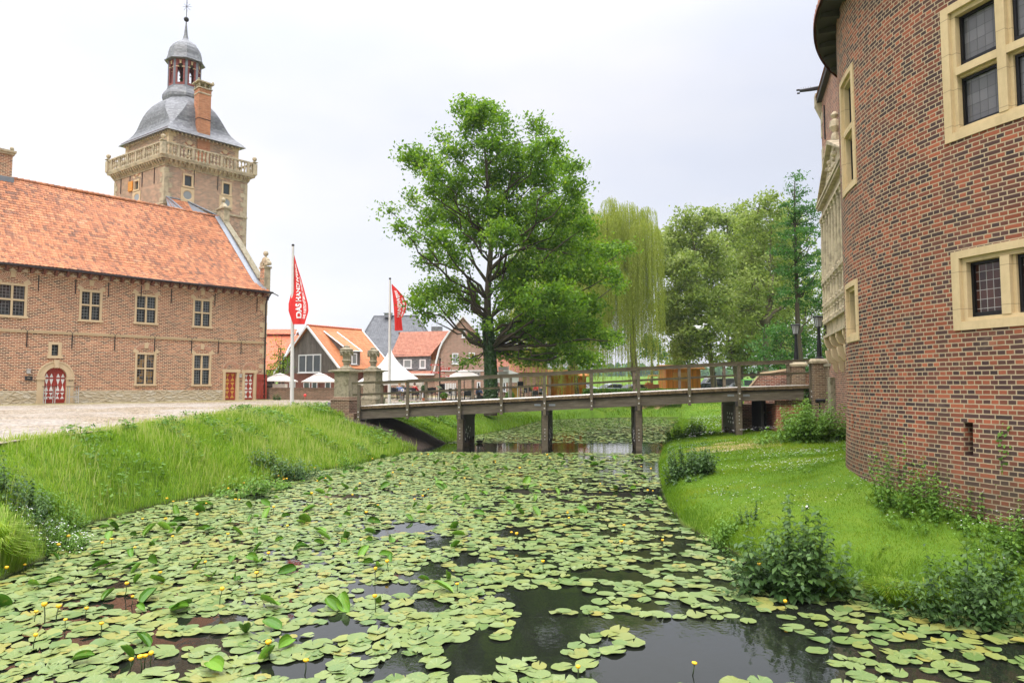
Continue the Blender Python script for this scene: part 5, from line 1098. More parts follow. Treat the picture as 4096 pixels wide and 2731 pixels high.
zs1 = axz(365); mb = MB(); oring(mb, [(.50, zN - .12), (.52, zN + .15), (.515, zN + .4), (.48, zN + (zs1 - zN) * .6), (.42, zs1 - .15), (.405, zs1)]); mb.build('roof_skirt', M['slate'], tower)
zl0, zl1 = zs1, axz(255)
mb = MB(); oring(mb, [(.40, zl0), (.40, zl0 + .12)])
R8 = [oct_ring(.37, .585, 0, wy=.37 * WUX / 2)[k] for k in range(8)]
for k in range(8):
    p = R8[k]; q = R8[(k + 1) % 8]; mb.tube([p + Vector((0, 0, zl0)), p + Vector((0, 0, zl1))], .13, 4, 1)
    mid = (p + q) / 2; u = (q - p); L = u.length; u.normalize(); nrm = Vector((u.y, -u.x, 0)); Fk = Fr(p, u, nrm)
    for sx in (0.1, L - .1 - .14): mb.box(Fk, sx, sx + .14, -.06, .06, zl0 + .1, zl1, 2)
    mb.box(Fk, .1, L - .1, -.05, .05, zl1 - .35, zl1, 2); mb.box(Fk, .1, L - .1, -.05, .05, zl0 + .1, zl0 + .35, 2)
    ins_ = [(.24 + (L - .48) * j / 6, zl1 - .72 + .4 * math.sin(PI * j / 6) * 1.0) for j in range(7)]
    mb.prism(Fk, [(.24, zl1 - .33), (L - .24, zl1 - .33)] + [(x, z) for x, z in reversed(ins_)], -.04, .04, 2)
    mb.box(Fk, .1, L / 2 - .12, -.06, .08, zl1 - .80, zl1 - .74, 3); mb.box(Fk, L / 2 + .12, L - .1, -.06, .08, zl1 - .80, zl1 - .74, 3); mb.prism(Fk, [(L / 2 - .05, zl1 - .5), (L / 2 + .05, zl1 - .5), (L / 2 + .09, zl1 - .2), (L / 2 - .09, zl1 - .2)], .04, .09, 3)
lan = mb.build('lantern', [M['lead'], M['lead'], M['bell_wood'], M['sandstone']], tower)
cA = FT(CXT, CYT, 0); mb = MB(); mb.lathe(frot((cA.x, cA.y, (zl0 + zl1) / 2 - .3)), [(.42, 0), (.38, .08), (.28, .3), (.22, .5), (.1, .6)], 10); mb.tube([(cA.x, cA.y, (zl0 + zl1) / 2 + .3), (cA.x, cA.y, zl1)], .04, 5); mb.build('bell', M['iron'], lan, smooth=True)
zd1 = axz(160); Hd = zd1 - zl1
mb = MB(); oring(mb, [(.49, zl1 - .1), (.50, zl1 - .03), (.45, zl1 + .08), (.415, zl1 + .22 * Hd), (.40, zl1 + .38 * Hd), (.37, zl1 + .55 * Hd), (.30, zl1 + .72 * Hd), (.19, zl1 + .85 * Hd), (.11, zl1 + .93 * Hd), (.07, zl1 + 1.02 * Hd), (.045, zl1 + 1.2 * Hd), (.015, axz(92))]); mb.build('dome', M['slate'], tower)
mb = MB(); zb_ = axz(80); mb.ball((cA.x, cA.y, zb_), .22, 8); mb.tube([(cA.x, cA.y, axz(95)), (cA.x, cA.y, axz(-30))], .03, 5)
zv = axz(28)
for k in range(8): a = k * PI / 4; mb.tube([(cA.x, cA.y, zv), (cA.x + .42 * math.cos(a), cA.y + .1, zv + .42 * math.sin(a))], .015, 4)
mb.build('weather_vane', M['iron'], tower)
# big chimney rising through the roof on the right face
s0, _ = pfr(803, 560); s1_, _ = pfr(846, 560); zct = pfr(825, 318)[1]; w_ = 1.05; sc = (s0 + s1_) / 2
FC = Fr(FR_(sc, -.55, 0), DR, -NR)
mb = MB(); ztop = at(822, 318, 56.5).z
mb.box(FC, -.52, .52, -.1, .85, Z_C, ztop - .95, 0); mb.box(FC, -.56, .56, -.14, .89, ztop - .95, ztop - .85, 1); mb.box(FC, -.60, .60, -.18, .93, ztop - .50, ztop - .40, 1); mb.box(FC, -.53, .53, -.11, .86, ztop - .85, ztop - .5, 0)
for sx in (-.48, 0, .48):
    for sy in (-.06, .38, .80): mb.lathe(Fr(FC(sx, sy, ztop - .4), DR, NR), [(.07, 0), (.05, .05), (.10, .2), (.05, .36), (.07, .42)], 6, 1)
mb.box(FC, -.70, .70, -.28, 1.03, ztop + .02, ztop + .12, 1)
for sx in (-.6, .6): mb.ball(FC(sx, -.2, ztop + .2), .09, 5, 1)
for zz in (Z_C + 2.6, Z_C + 4.1): mb.box(FC, -.54, .54, -.12, .87, zz, zz + .05, 2)
mb.build('chimney', [M['brick_chimney'], M['sandstone_weathered'], M['iron']], tower)
# two high stools by the portal
for k, px in enumerate((183, 276)):
    s, _ = pf(px, 1560); P = FA(s + (.0 if k else .0), .75, 0); st = MB(); F = Fr((P.x, P.y, CORNER.z), DV, NV)
    for sx in (-.24, .24):
        for sy in (-.2, .2): st.box(F, sx - .02, sx + .02, sy - .02, sy + .02, .005, 1.0)
    st.box(F, -.26, .26, -.22, -.18, .38, .42); st.box(F, -.26, .26, .18, .22, .38, .42)
    o = st.build('bar_table', M['grey_metal'], org=(P.x, P.y, CORNER.z)); mb = MB(); mb.box(F, -.32, .32, -.27, .27, 1.0, 1.04); mb.build('table_top', M['dark_wood'], o)
    tag(o, ('tall narrow table with dark top in front of the left half of the arched door' if k == 0 else 'tall narrow table with dark top right of the arched door'), 'table')
# ================================================================ round tower (right)
def cyl_hit(px, py, R=TWR):
    d = ray(px, py); a = d.x ** 2 + d.y ** 2; b = -2 * (d.x * TWC.x + d.y * TWC.y); c = TWC.x ** 2 + TWC.y ** 2 - R * R; q = b * b - 4 * a * c
    if q < 0: q = 0
    t = (-b - math.sqrt(q)) / (2 * a); p = Vector((0, 0, H_CAM)) + d * t; return math.atan2(p.y - TWC.y, p.x - TWC.x) % (2 * PI), p.z
def tprof(z): return TWR + max(0.0, (2.9 - z)) * .045          # slight batter at the foot
def CP(phi, z, off=0.0): r = tprof(z) + off; return Vector((TWC.x + r * math.cos(phi), TWC.y + r * math.sin(phi), z))
rt = empty('round_tower', (TWC.x, TWC.y, 1.2), 'massive round brick tower with stone framed windows at the right frame edge', 'tower')
TOP = at(3340, 268, 15.6).z + 1.35; print('tower top', TOP)
def cw(x0, x1, y0, y1): 
    a, _ = cyl_hit(x0, (y0 + y1) / 2); b, _ = cyl_hit(x1, (y0 + y1) / 2); _, z1 = cyl_hit(x0, y0); _, z0 = cyl_hit(x0, y1); return a, b, z0, z1
wbig_b = cw(3817, 4096, 990, 1322); ph0 = wbig_b[0]; wid = .0
_, zb0 = cyl_hit(3828, 1322); _, zb1 = cyl_hit(3815, 1010)
L1w = (ph0, ph0 + 1.72 / TWR, zb0, zb1)
pu, _ = cyl_hit(3778, 300); _, zu0 = cyl_hit(3795, 575); _, zu1 = cyl_hit(3768, 45); U1w = (pu, pu + 1.95 / TWR, zu0, zu1)
pa, _ = cyl_hit(3372, 600); _, za0 = cyl_hit(3400, 762); _, za1 = cyl_hit(3380, 300); print('A', math.degrees(pa))
phA = math.radians(163); phB = math.radians(163)
_, zB0 = cyl_hit(3425, 1372); _, zB1 = cyl_hit(3425, 1105)
def phi_for(px, z):                       # angle on the drum seen at this image column
    best = None
    for k in range(4000):
        ph = math.radians(140 + k * .025); p = CP(ph, z); d = p - Vector((0, 0, H_CAM)); 
        yc = d.y * _c + d.z * _s; u = 2048 + F_PX * d.x / yc
        e = abs(u - px)
        if best is None or e < best[0]: best = (e, ph)
    return best[1]
vis0 = max(phi_for(3395, 6), math.radians(150))
A_hi = phi_for(3432, 1.5 + 5.0); print('phis', math.degrees(ph0), math.degrees(pu), math.degrees(vis0), math.degrees(A_hi), L1w, U1w)
A1w = (A_hi - 1.15 / TWR, A_hi, za0, za1); _, zB0 = cyl_hit(3437, 1360); B_hi = phi_for(3437, 4); B1w = (B_hi - 1.1 / TWR, B_hi, zB0, cyl_hit(3437, 1110)[1])
pl, _ = cyl_hit(3879, 1760); _, zl0_ = cyl_hit(3879, 1822); _, zl1_ = cyl_hit(3879, 1688); LO1 = (pl - .085 / TWR, pl + .085 / TWR, zl0_, zl1_)
pl2 = phi_for(3412, 2.2); LO2 = (pl2 - .08 / TWR, pl2 + .08 / TWR, cyl_hit(3425, 1722)[1], cyl_hit(3425, 1660)[1])
print('wins', A1w, B1w, LO1, LO2)
holes = [L1w, U1w, A1w, B1w, LO1, LO2]
phs = sorted(set(list(np.radians(np.arange(0, 360.01, 2.0))) + [h[0] for h in holes] + [h[1] for h in holes]))
zs = sorted(set([.6, 1.0, 1.4, 1.9, 2.4, 2.9, 5, 8, 11, TOP] + [h[2] for h in holes] + [h[3] for h in holes]))
mb = MB()
for i in range(len(phs) - 1):
    for j in range(len(zs) - 1):
        cp, cz = (phs[i] + phs[i + 1]) / 2, (zs[j] + zs[j + 1]) / 2
        if any(h[0] < cp < h[1] and h[2] < cz < h[3] for h in holes): continue
        a, b, c, d = phs[i], phs[i + 1], zs[j], zs[j + 1]; mb.poly([CP(a, c), CP(b, c), CP(b, d), CP(a, d)], 0, [(a * TWR, c), (b * TWR, c), (b * TWR, d), (a * TWR, d)])
for k, (a, b, c, d) in enumerate(holes):
    dp = -.38 if k < 4 else -.5
    for (p0, q0, p1, q1) in ((a, c, a, d), (b, d, b, c), (a, d, b, d), (b, c, a, c)):
        mb.poly([CP(p0, q0), CP(p1, q1), CP(p1, q1, dp), CP(p0, q0, dp)], 0, [(p0 * TWR, q0), (p1 * TWR, q1), (p1 * TWR + .35, q1), (p0 * TWR + .35, q0)])
    if k >= 4: mb.poly([CP(a, c, dp), CP(b, c, dp), CP(b, d, dp), CP(a, d, dp)], 1)
twall = mb.build('wall', [M['brick_round'], M['dark_inside']], rt)
for p in twall.data.polygons: p.use_smooth = True
twall.data.set_sharp_from_angle(angle=math.radians(20))
def cbox(mb, p0, p1, z0, z1, o0, o1, m=0, n=4):
    for i in range(n):
        a, b = p0 + (p1 - p0) * i / n, p0 + (p1 - p0) * (i + 1) / n
        P = [CP(a, z0, o0), CP(b, z0, o0), CP(b, z0, o1), CP(a, z0, o1), CP(a, z1, o0), CP(b, z1, o0), CP(b, z1, o1), CP(a, z1, o1)]
        for q in ((0, 1, 2, 3), (4, 5, 6, 7), (0, 1, 5, 4), (3, 2, 6, 7)): mb.poly([P[x] for x in q], m)
        if i == 0: mb.poly([P[0], P[3], P[7], P[4]], m)
        if i == n - 1: mb.poly([P[1], P[2], P[6], P[5]], m)
def round_window(w, fr, parts, glass, gapx=None, label=None):
    """stone frame with mullion(s) and transom let into the drum"""
    a, b, c, d = w; f = fr / TWR; mb = MB(); o0, o1 = -.22, .028; ch = .07
    cbox(mb, a - .003, a + f * .62, c, d, o0, o1); cbox(mb, b - f * .62, b + .003, c, d, o0, o1); cbox(mb, a + f * .62, b - f * .62, d - fr * .62, d + .003, o0, o1 - .002, n=6); cbox(mb, a + f * .62, b - f * .62, c - .003, c + fr * .7, o0, o1 - .002, n=6)
    cbox(mb, a + f * .62, a + f, c + fr * .7, d - fr * .62, o0, o1 - ch); cbox(mb, b - f, b - f * .62, c + fr * .7, d - fr * .62, o0, o1 - ch); cbox(mb, a + f, b - f, d - fr, d - fr * .62, o0, o1 - ch, n=6); cbox(mb, a + f, b - f, c + fr * .7, c + fr, o0, o1 - ch * .6, n=6)
    nm, tr = parts; xs = [a + f]; mw = .07 / TWR
    for k in range(nm):
        q = a + (b - a) * (k + 1) / (nm + 1); cbox(mb, q - mw, q + mw, c + fr, d - fr, o0, o1 - .03, n=1); cbox(mb, q - mw * 1.7, q + mw * 1.7, c + fr, d - fr, o0, o1 - .12, n=2); xs += [q - mw * 1.7, q + mw * 1.7]
    xs.append(b - f); zz = [c + fr]
    if tr: zt = c + (d - c) * tr; cbox(mb, a + f, b - f, zt - .065, zt + .065, o0, o1 - .034, n=8); cbox(mb, a + f, b - f, zt - .105, zt + .105, o0, o1 - .125, n=8); zz += [zt - .105, zt + .105]
    zz.append(d - fr); win = mb.build('window', M['sandstone_new'], rt)
    g_ = MB(); cs_ = MB(); q = .045
    for i in range(0, len(xs), 2):
        for j in range(0, len(zz), 2):
            x0, x1, z0, z1 = xs[i], xs[i + 1], zz[j], zz[j + 1]; P0, P1 = CP(x0, 6, -.19), CP(x1, 6, -.19); L = (P1 - P0).length
            g_.poly([Vector((P0.x, P0.y, z0)), Vector((P1.x, P1.y, z0)), Vector((P1.x, P1.y, z1)), Vector((P0.x, P0.y, z1))], 0, [(.01 + i, .01), (.01 + i + L, .01), (.01 + i + L, z1 - z0), (.01 + i, z1 - z0)])
            for (aa, bb, c0, c1) in ((x0, x1, z0, z0 + q * 1.8), (x0, x1, z1 - q, z1), (x0, x0 + q / TWR, z0 + q * 1.8, z1 - q), (x1 - q / TWR, x1, z0 + q * 1.8, z1 - q)): cbox(cs_, aa, bb, c0, c1, -.22, -.14, n=1)
    g_.build('pane', M[glass], win); cs_.build('casement', M['black_metal'], win); return win
round_window(L1w, .20, (1, None), 'glass_red'); round_window(U1w, .20, (1, .50), 'glass_big'); round_window(A1w, .19, (0, .52), 'glass_big'); round_window(B1w, .19, (0, None), 'glass_big')
mb = MB(); cbox(mb, LO1[0] - .001 + .02 / TWR, LO1[0] + .035 / TWR, LO1[2], LO1[3], -.4, -.28, n=1); mb.build('loophole_bar', M['iron'], rt)
# conical roof with heavy overhanging eave
RE = TWR + .44; zE_ = TOP - .25
mb = MB(); n = 120
for i in range(n):
    a, b = 2 * PI * i / n, 2 * PI * (i + 1) / n
    def C2(r, ph, z): return Vector((TWC.x + r * math.cos(ph), TWC.y + r * math.sin(ph), z))
    mb.poly([C2(TWR - .1, a, zE_ + .05), C2(TWR - .1, b, zE_ + .05), C2(RE, b, zE_), C2(RE, a, zE_)], 0)
    if i % 2 == 0: 
        for s_ in (0,): mb.poly([C2(TWR, a, zE_ - .12), C2(TWR, a + .02, zE_ - .12), C2(RE - .05, a + .018, zE_ - .10), C2(RE - .05, a, zE_ - .10)], 0); mb.poly([C2(TWR, a, zE_ - .12), C2(RE - .05, a, zE_ - .10), C2(RE - .05, a, zE_ + .0), C2(TWR, a, zE_ + .05)], 0); mb.poly([C2(TWR, a + .02, zE_ - .12), C2(RE - .05, a + .018, zE_ - .10), C2(RE - .05, a + .018, zE_ + .0), C2(TWR, a + .02, zE_ + .05)], 0)
mb.build('eave_boards', M['dark_wood'], rt)
mb = MB(); nt = 230
for k in range(26):
    r0, r1 = RE + .06 - k * .29, RE + .06 - (k + 1) * .29 - .03
    if r1 < .2: r1 = .05
    z0, z1 = zE_ + .03 + k * .27, zE_ + .03 + (k + 1) * .27 + .02; nk = max(12, int(nt * r0 / RE))
    for i in range(nk):
        for j in range(4):
            t0, t1 = (i + j / 4) / nk * 2 * PI, (i + (j + 1) / 4) / nk * 2 * PI; h0, h1 = .085 * (.5 + .5 * math.sin(2 * PI * j / 4)), .085 * (.5 + .5 * math.sin(2 * PI * (j + 1) / 4))
            P = [C2(r0, t0, z0 + h0 + .03), C2(r0, t1, z0 + h1 + .03), C2(r1, t1, z1 + h1), C2(r1, t0, z1 + h0)]; mb.poly(P, 0, [(t0 * r0, k * .3 + .01), (t1 * r0, k * .3 + .01), (t1 * r0, k * .3 + .28), (t0 * r0, k * .3 + .28)])
            if k == 0: mb.poly([C2(r0, t0, z0 - .03), C2(r0, t1, z0 - .03), P[1], P[0]], 0, [(t0 * r0, .01), (t1 * r0, .01), (t1 * r0, .05), (t0 * r0, .05)])
    if r1 <= .06: break
mb.build('roof', M['tile_brown'], rt)
# ================================================================ castle wing behind the tower
C1 = at(3300, 1000, 30.0); C1.z = 0; C2_ = Vector((10.75, 20.3, 0)); DW = (C2_ - C1).normalized(); NW = Vector((DW.y, -DW.x, 0))
if NW.x > 0: NW = -NW
wing = empty('castle_wing', (C1.x, C1.y, 1.4), 'tall brick castle wing with carved stone oriel behind the round tower', 'castle')
FW = Fr(C1, DW, NW); LW = (C2_ - C1).length; WT = 15.9
mb = MB(); mb.box(Fr(C1, DW, -NW), 0, LW, 0, 13, .4, WT); 
mb.frustum(Fr(C1, DW, -NW), (-.1, .45, -.12, .6), (0, .3, 0, .4), .4, 3.2)
z = 1.2; k = 0
while z < WT - .5: L = .6 if k % 2 else .32; mb.box(Fr(C1, DW, NW), -.02, L, -.3, .025, z, z + .5, 1); z += .52 + (.5 if k % 4 == 3 else 0); k += 1
mb.build('wall', [M['brick_castle'], M['sandstone_weathered']], wing)
mb = MB(); Fb = Fr(C1, DW, -NW); mb.frustum(Fb, (-.12, LW, -.25, 13.4), (1.5, LW, 6.2, 6.8), WT, WT + 7); mb.box(Fb, -.1, LW, -.2, 13.3, WT - .25, WT, 1); mb.build('roof', [M['tile_brown'], M['dark_wood']], wing)
mb = MB(); mb.prism(Fr(FW(.02, 0, 0), NW, DW), [(0, WT - .9), (.25, WT - .3), (.25, WT + .2), (0, WT + .2)], -.2, .25); mb.build('eave_corbel', M['sandstone_weathered'], wing)
zg = at(3260, 357, 30).z; mb = MB(); mb.tube([FW(.15, .05, zg), FW(.05, .45, zg + .02), FW(-.05, .85, zg + .05)], [.10, .085, .07], 6); mb.box(Fr(FW(-.05, .85, zg + .05), NW, DW), 0, .14, -.05, .05, .02, .07); mb.box(Fr(FW(-.05, .85, zg - .03), NW, DW), 0, .12, -.04, .04, -.05, 0)
for k in range(5): mb.tube([FW(.0, .4 + .1 * k, zg + .1), FW(.0, .4 + .1 * k, zg + .19)], .006, 3)
mb.build('gargoyle_spout', M['iron'], wing)
mb = MB(); zq = at(3330, 400, 27).z; mb.box(FW, 1.3, 1.36, .01, .06, zq - 1.0, zq + .5); mb.build('wall_anchor', M['iron'], wing)
# oriel
OP = .45; so = 2.5; sw = 7.0        # start along the wall, length
ori = empty('oriel', (C1.x, C1.y, 1.4)); ori.parent = wing; ori.location = (0, 0, 0); ORG[ori.name] = ORG[wing.name]
def oz(py, px=3300): 
    q = onplane(px, py, FW(so, OP, 0), NW); return q.z
z_top, z_mid, z_low, z_bot = oz(855), oz(1125), oz(1290), oz(1350); z_corn = oz(790); print('oriel z', z_corn, z_top, z_mid, z_low, z_bot)
mb = MB(); mb.box(FW, so, so + sw, 0, OP - .12, z_bot, z_top + .1)
for zz, o_ in ((z_bot - .02, .06), (z_low - .05, .05), (oz(1230), .03), (z_mid - .03, .06), (z_top, .08), (z_corn - .12, .14)): mb.box(FW, so - o_, so + sw + o_, 0, OP + o_ - .04, zz, zz + .10)
mb.box(FW, so - .02, so + sw + .02, 0, OP - .06, z_top + .1, z_corn - .12); mb.box(FW, so - .18, so + sw + .18, 0, OP + .14, z_corn, z_corn + .1)
mb.build('oriel_body', M['sandstone_weathered'], ori)
nco = 10; mb = MB()
for k in range(nco):
    x = so + .12 + (sw - .24) * k / (nco - 1); base = FW(x, OP - .06, 0)
    for (za, zb) in ((z_mid + .08, z_top), (oz(1230) + .1, z_mid - .03), (z_low + .06, oz(1230))):
        h = zb - za; mb.lathe(Fr((base.x, base.y, za), DW, NW), [(.11, 0), (.11, .06), (.08, .09), (.07, h * .5), (.062, h - .22), (.09, h - .2), (.09, h - .15), (.07, h - .13), (.12, h - .02), (.12, h)], 8)
mb.build('columns', M['sandstone_weathered'], ori)
mb = MB()
for k in range(nco - 1):
    x0 = so + .24 + (sw - .24) * k / (nco - 1) * 1.0; x1 = x0 + (sw - .24) / (nco - 1) - .24; mb.poly([FW(x0, OP - .115, z_mid + .2), FW(x1, OP - .115, z_mid + .2), FW(x1, OP - .115, z_top - .05), FW(x0, OP - .115, z_top - .05)])
mb.build('oriel_glass', M['glass_leaded'], ori)
mb = MB(); Fo = FW; mid = so + sw / 2; za = z_corn + .1; mb.prism(FW, [(so - .1, za), (so + sw + .1, za), (mid, za + 1.35)], 0, OP - .05); mb.prism(FW, [(so - .25, za), (so - .05, za + .05), (mid, za + 1.4), (mid, za + 1.55)], 0, OP + .12); mb.prism(FW, [(so + sw + .25, za), (mid, za + 1.55), (mid, za + 1.4), (so + sw + .05, za + .05)], 0, OP + .12)
for (x, zz, r_) in ((mid, za + 1.5, .17), (so + .1, za + .15, .13), (so + sw - .1, za + .15, .13)):
    b_ = FW(x, OP * .6, 0); mb.lathe(Fr((b_.x, b_.y, zz), DW, NW), [(r_, 0), (r_ * .8, r_ * 1.2), (r_ * .5, r_ * 1.8), (r_ * 1.2, r_ * 3), (r_ * 1.0, r_ * 4.2), (r_ * .4, r_ * 4.8), (r_ * .9, r_ * 5.6), (r_ * .3, r_ * 6.4)], 8)
for k in range(16):
    x = mid + random.uniform(-1, 1) * 1.1; hmax = 1.2 * (1 - abs(x - mid) / (sw / 2)); zz = za + random.uniform(.1, max(.15, hmax)); mb.ball(FW(x, OP - .03, zz), random.uniform(.06, .13), 5)
mb.build('oriel_pediment', M['sandstone_weathered'], ori)
for k in range(5):
    mb = MB(); x = so + .25 + (sw - .5) * k / 4; Fc = Fr(FW(x, 0, 0), NW, DW); zt = z_bot
    mb.prism(Fc, [(0, zt), (OP, zt), (OP, zt - .18), (OP - .08, zt - .38), (OP - .28, zt - .50), (.42, zt - .52), (.42, zt - .62), (.38, zt - .85), (.24, zt - 1.02), (.16, zt - 1.05), (.15, zt - 1.25), (.06, zt - 1.4), (0, zt - 1.42)], -.14, .14); mb.build('oriel_corbel', M['sandstone'], ori)
# ================================================================ gate walls and lamps at the castle end of the bridge
# ================================================================ timber footbridge
BD = Vector((.99, -.12, 0)).normalized(); BN = Vector((.12, .99, 0)).normalized()     # along (to the right), across (away)
B0 = at(1440, 1620, 33.8); B0.z = 0; BW = 3.35
def bt(px, py=1590): q = onplane(px, py, B0, BN); return (q - B0).dot(BD), q.z
deck_pts = [bt(1437, 1624), bt(1850, 1604), bt(2180, 1588), bt(2556, 1568), bt(2952, 1549), bt(3262, 1539)]
DT = [p[0] for p in deck_pts]; DZ = [p[1] for p in deck_pts]; print('deck', deck_pts)
def dz(tt): return float(np.interp(tt, DT, DZ))
FB = Fr(B0, BD, BN); TEND = DT[-1]
bridge = empty('footbridge', (B0.x, B0.y, 0), 'weathered timber footbridge with railings crossing the moat', 'bridge')
segs = [0] + DT[1:]
posts_px = [1440, 1634, 1840, 2007, 2179, 2366, 2554, 2756, 2955, 3241]; posts_t = [bt(p)[0] for p in posts_px]; print('posts', posts_t)
mb = MB(); me_ = MB(); tt = 0.0; bwid = .16
while tt < TEND:
    t2 = min(tt + bwid - .008, TEND); z = dz(tt + .08) + random.uniform(-.003, .003); mb.box(FB, tt, t2, .0 - .06, BW + .06, z - .06, z, 0); e = random.uniform(-.02, .02); me_.box(FB, tt, t2, -.10 + e, -.062, z - .15, z - .012, 0); tt += bwid
mb.build('deck', M['deck_wood'], bridge); me_.build('deck_board_ends', M['deck_end'], bridge)
def beam(y0, y1, za, zb, name, mat):
    mb = MB(); 
    for i in range(len(segs) - 1):
        a, b = segs[i], segs[i + 1]; P = [FB(a, y0, dz(a) + za), FB(b, y0, dz(b) + za), FB(b, y1, dz(b) + za), FB(a, y1, dz(a) + za), FB(a, y0, dz(a) + zb), FB(b, y0, dz(b) + zb), FB(b, y1, dz(b) + zb), FB(a, y1, dz(a) + zb)]
        for q in ((0, 3, 2, 1), (4, 5, 6, 7), (0, 1, 5, 4), (1, 2, 6, 5), (2, 3, 7, 6), (3, 0, 4, 7)): mb.poly([P[k] for k in q])
    return mb.build(name, mat, bridge)
beam(.02, .24, -.64, -.21, 'beam', M['bridge_beam']); beam(BW - .24, BW - .02, -.64, -.21, 'beam', M['bridge_beam']); beam(BW / 2 - .1, BW / 2 + .1, -.6, -.21, 'beam', M['bridge_beam']); beam(.10, BW - .1, -.205, -.065, 'joists', M['dark_wood'])
RH = 1.08
def rail(y0, y1, z0, z1, name):
    mb = MB(); ts = posts_t
    for i in range(len(ts) - 1):
        a, b = ts[i] - (.35 if i == 0 else .0), ts[i + 1] + (.0 if i < len(ts) - 2 else .2); j = random.uniform(-.008, .008)
        P = [FB(a, y0, dz(a) + z0 + j), FB(b, y0, dz(b) + z0 + j), FB(b, y1, dz(b) + z0), FB(a, y1, dz(a) + z0), FB(a, y0, dz(a) + z1 + j), FB(b, y0, dz(b) + z1 + j), FB(b, y1, dz(b) + z1), FB(a, y1, dz(a) + z1)]
        for q in ((0, 3, 2, 1), (4, 5, 6, 7), (0, 1, 5, 4), (1, 2, 6, 5), (2, 3, 7, 6), (3, 0, 4, 7)): mb.poly([P[k] for k in q])
    return mb.build(name, M['rail_wood'], bridge)
rail(-.26, -.02, RH - .01, RH + .10, 'top_rail'); rail(-.10, -.04, RH - .57, RH - .48, 'middle_rail')
rail(BW + .02, BW + .26, RH - .01, RH + .10, 'top_rail'); rail(BW + .04, BW + .10, RH - .57, RH - .48, 'middle_rail')
pier_idx = (2, 4, 6, 8)
for i, tp in enumerate(posts_t):
    for side in (0, 1):
        y0, y1 = ((-.22, -.105) if side == 0 else (BW + .105, BW + .22)); z = dz(tp); low = -.72 if i not in pier_idx else -.86
        mb = MB(); mb.box(FB, tp - .068, tp + .068, y0, y1, z + low, z + RH - .02, 0)
        yb = y0 - .012 if side == 0 else y1
        for zz in (-.28, -.52):
            p = FB(tp, yb, z + zz); mb.tube([p - BN * .01, p + BN * .02], .035, 8, 1)
        mb.build('railing_post', [M['bridge_wood'], M['grey_metal']], bridge)
# piers
for k, i in enumerate(pier_idx):
    tp = posts_t[i]; z = dz(tp); zb = -.7 if k < 3 else gz(*(FB(tp, 0, 0)[:2])) - .2
    pr = empty('pier', (B0.x, B0.y, 0)); pr.parent = bridge; pr.location = (0, 0, 0); ORG[pr.name] = ORG[bridge.name]
    for yy in (.0, BW / 2 - .13, BW - .26):
        mb = MB(); mb.box(FB, tp - .14, tp + .14, yy, yy + .26, zb, z - .645); mb.build('pile', M['bridge_wood'], pr)
    mb = MB(); mb.box(FB, tp - .17, tp + .17, -.02, BW + .02, z - .66 - .2, z - .642); zlow = .42 if k < 3 else zb + .5
    for q in range(11):
        y0 = .28 + q * (BW - .56) / 11; mb.box(FB, tp - .19, tp - .145, y0, y0 + (BW - .56) / 11 - .02, zlow - .15 * (q % 3 == 0), z - .87); mb.box(FB, tp + .145, tp + .19, y0, y0 + (BW - .56) / 11 - .02, zlow - .15 * (q % 3 == 1), z - .87)
    mb.build('pier_boards', M['dark_wood'], pr)
    mb = MB()
    for q in range(9):
        yy = .4 + (q % 3) * .55 + .12 * (q // 3); zz = .45 + (q // 3) * .22 + .1 * (q % 2)
        for sx in (-.195, .195): p = FB(tp + sx, yy, zz if k < 3 else zb + .8 + (q // 3) * .2); mb.tube([p - BD * .012, p + BD * .012], .055, 9)
    for q in range(4): p = FB(tp, -.012, .5 + q * .16 + (zb + .3 if k == 3 else 0)); mb.tube([p, p - BN * .02], .025, 6)
    mb.build('bolts', M['grey_metal'], pr)
for tp in (posts_t[4] , posts_t[8]):
    for sx in (-.5, .2): mb = MB(); mb.box(FB, tp + sx, tp + sx + .3, .005, .018, dz(tp) - .42, dz(tp) - .32); mb.build('steel_plate', M['lead'], bridge)
# abutments
mb = MB(); mb.box(FB, -.75, .35, .15, BW - .15, -.2, dz(0) - .66); mb.build('abutment_wall', M['dark_wood'], bridge)
t_d0, t_d1, t_d2, t_s = bt(3055)[0], bt(3110)[0], bt(3212)[0], bt(2968)[0]
zg_ = 1.0
rab = empty('bridge_abutment', (FB(t_d1, 0, 0).x, FB(t_d1, 0, 0).y, 1.0), 'low red brick abutment with a dark doorway under the castle end of the bridge', 'abutment')
mb = MB(); zt = dz(t_d1) - .66; mb.box(FB, t_d1, t_d2 + .3, .3, 2.9, .3, zt - .2, 0); 
mb.build('wall', M['brick_red'], rab)
mb = MB(); k = 0; x = t_d1 + .02
while x < t_d2 + .25: mb.box(FB, x, x + .075, .27, .6, zt - .205, zt - .01, 0); x += .10
mb.build('soldier_course', M['mortar_cream'] if False else M['brick_dark'], rab)
mb = MB(); mb.box(FB, t_d0 + .0, t_d1, 2.2, 2.5, .3, zt); mb.box(FB, t_d0, t_d0 + .1, .5, 2.3, .3, zt); mb.build('doorway', M['dark_inside'], rab)
mb = MB(); mb.box(FB, t_d0 + .35, t_d0 + .39, 1.2, 1.24, .9, zt - .1); mb.box(FB, t_d0 + .1, t_d1, 1.2, 1.24, 1.75, 1.8); mb.build('door_bars', M['rail_wood'], rab)
p = FB(t_s, BW + .6, 0); mb = MB(); mb.box(FB, t_s - .2, t_d0 + .3, BW + .4, BW + .8, .3, 2.1)
o = mb.build('stair_wall', M['brick_dark'], org=(p.x, p.y, 1.0)); tag(o, 'dark mossy brick side wall behind the last bridge pier', 'wall')
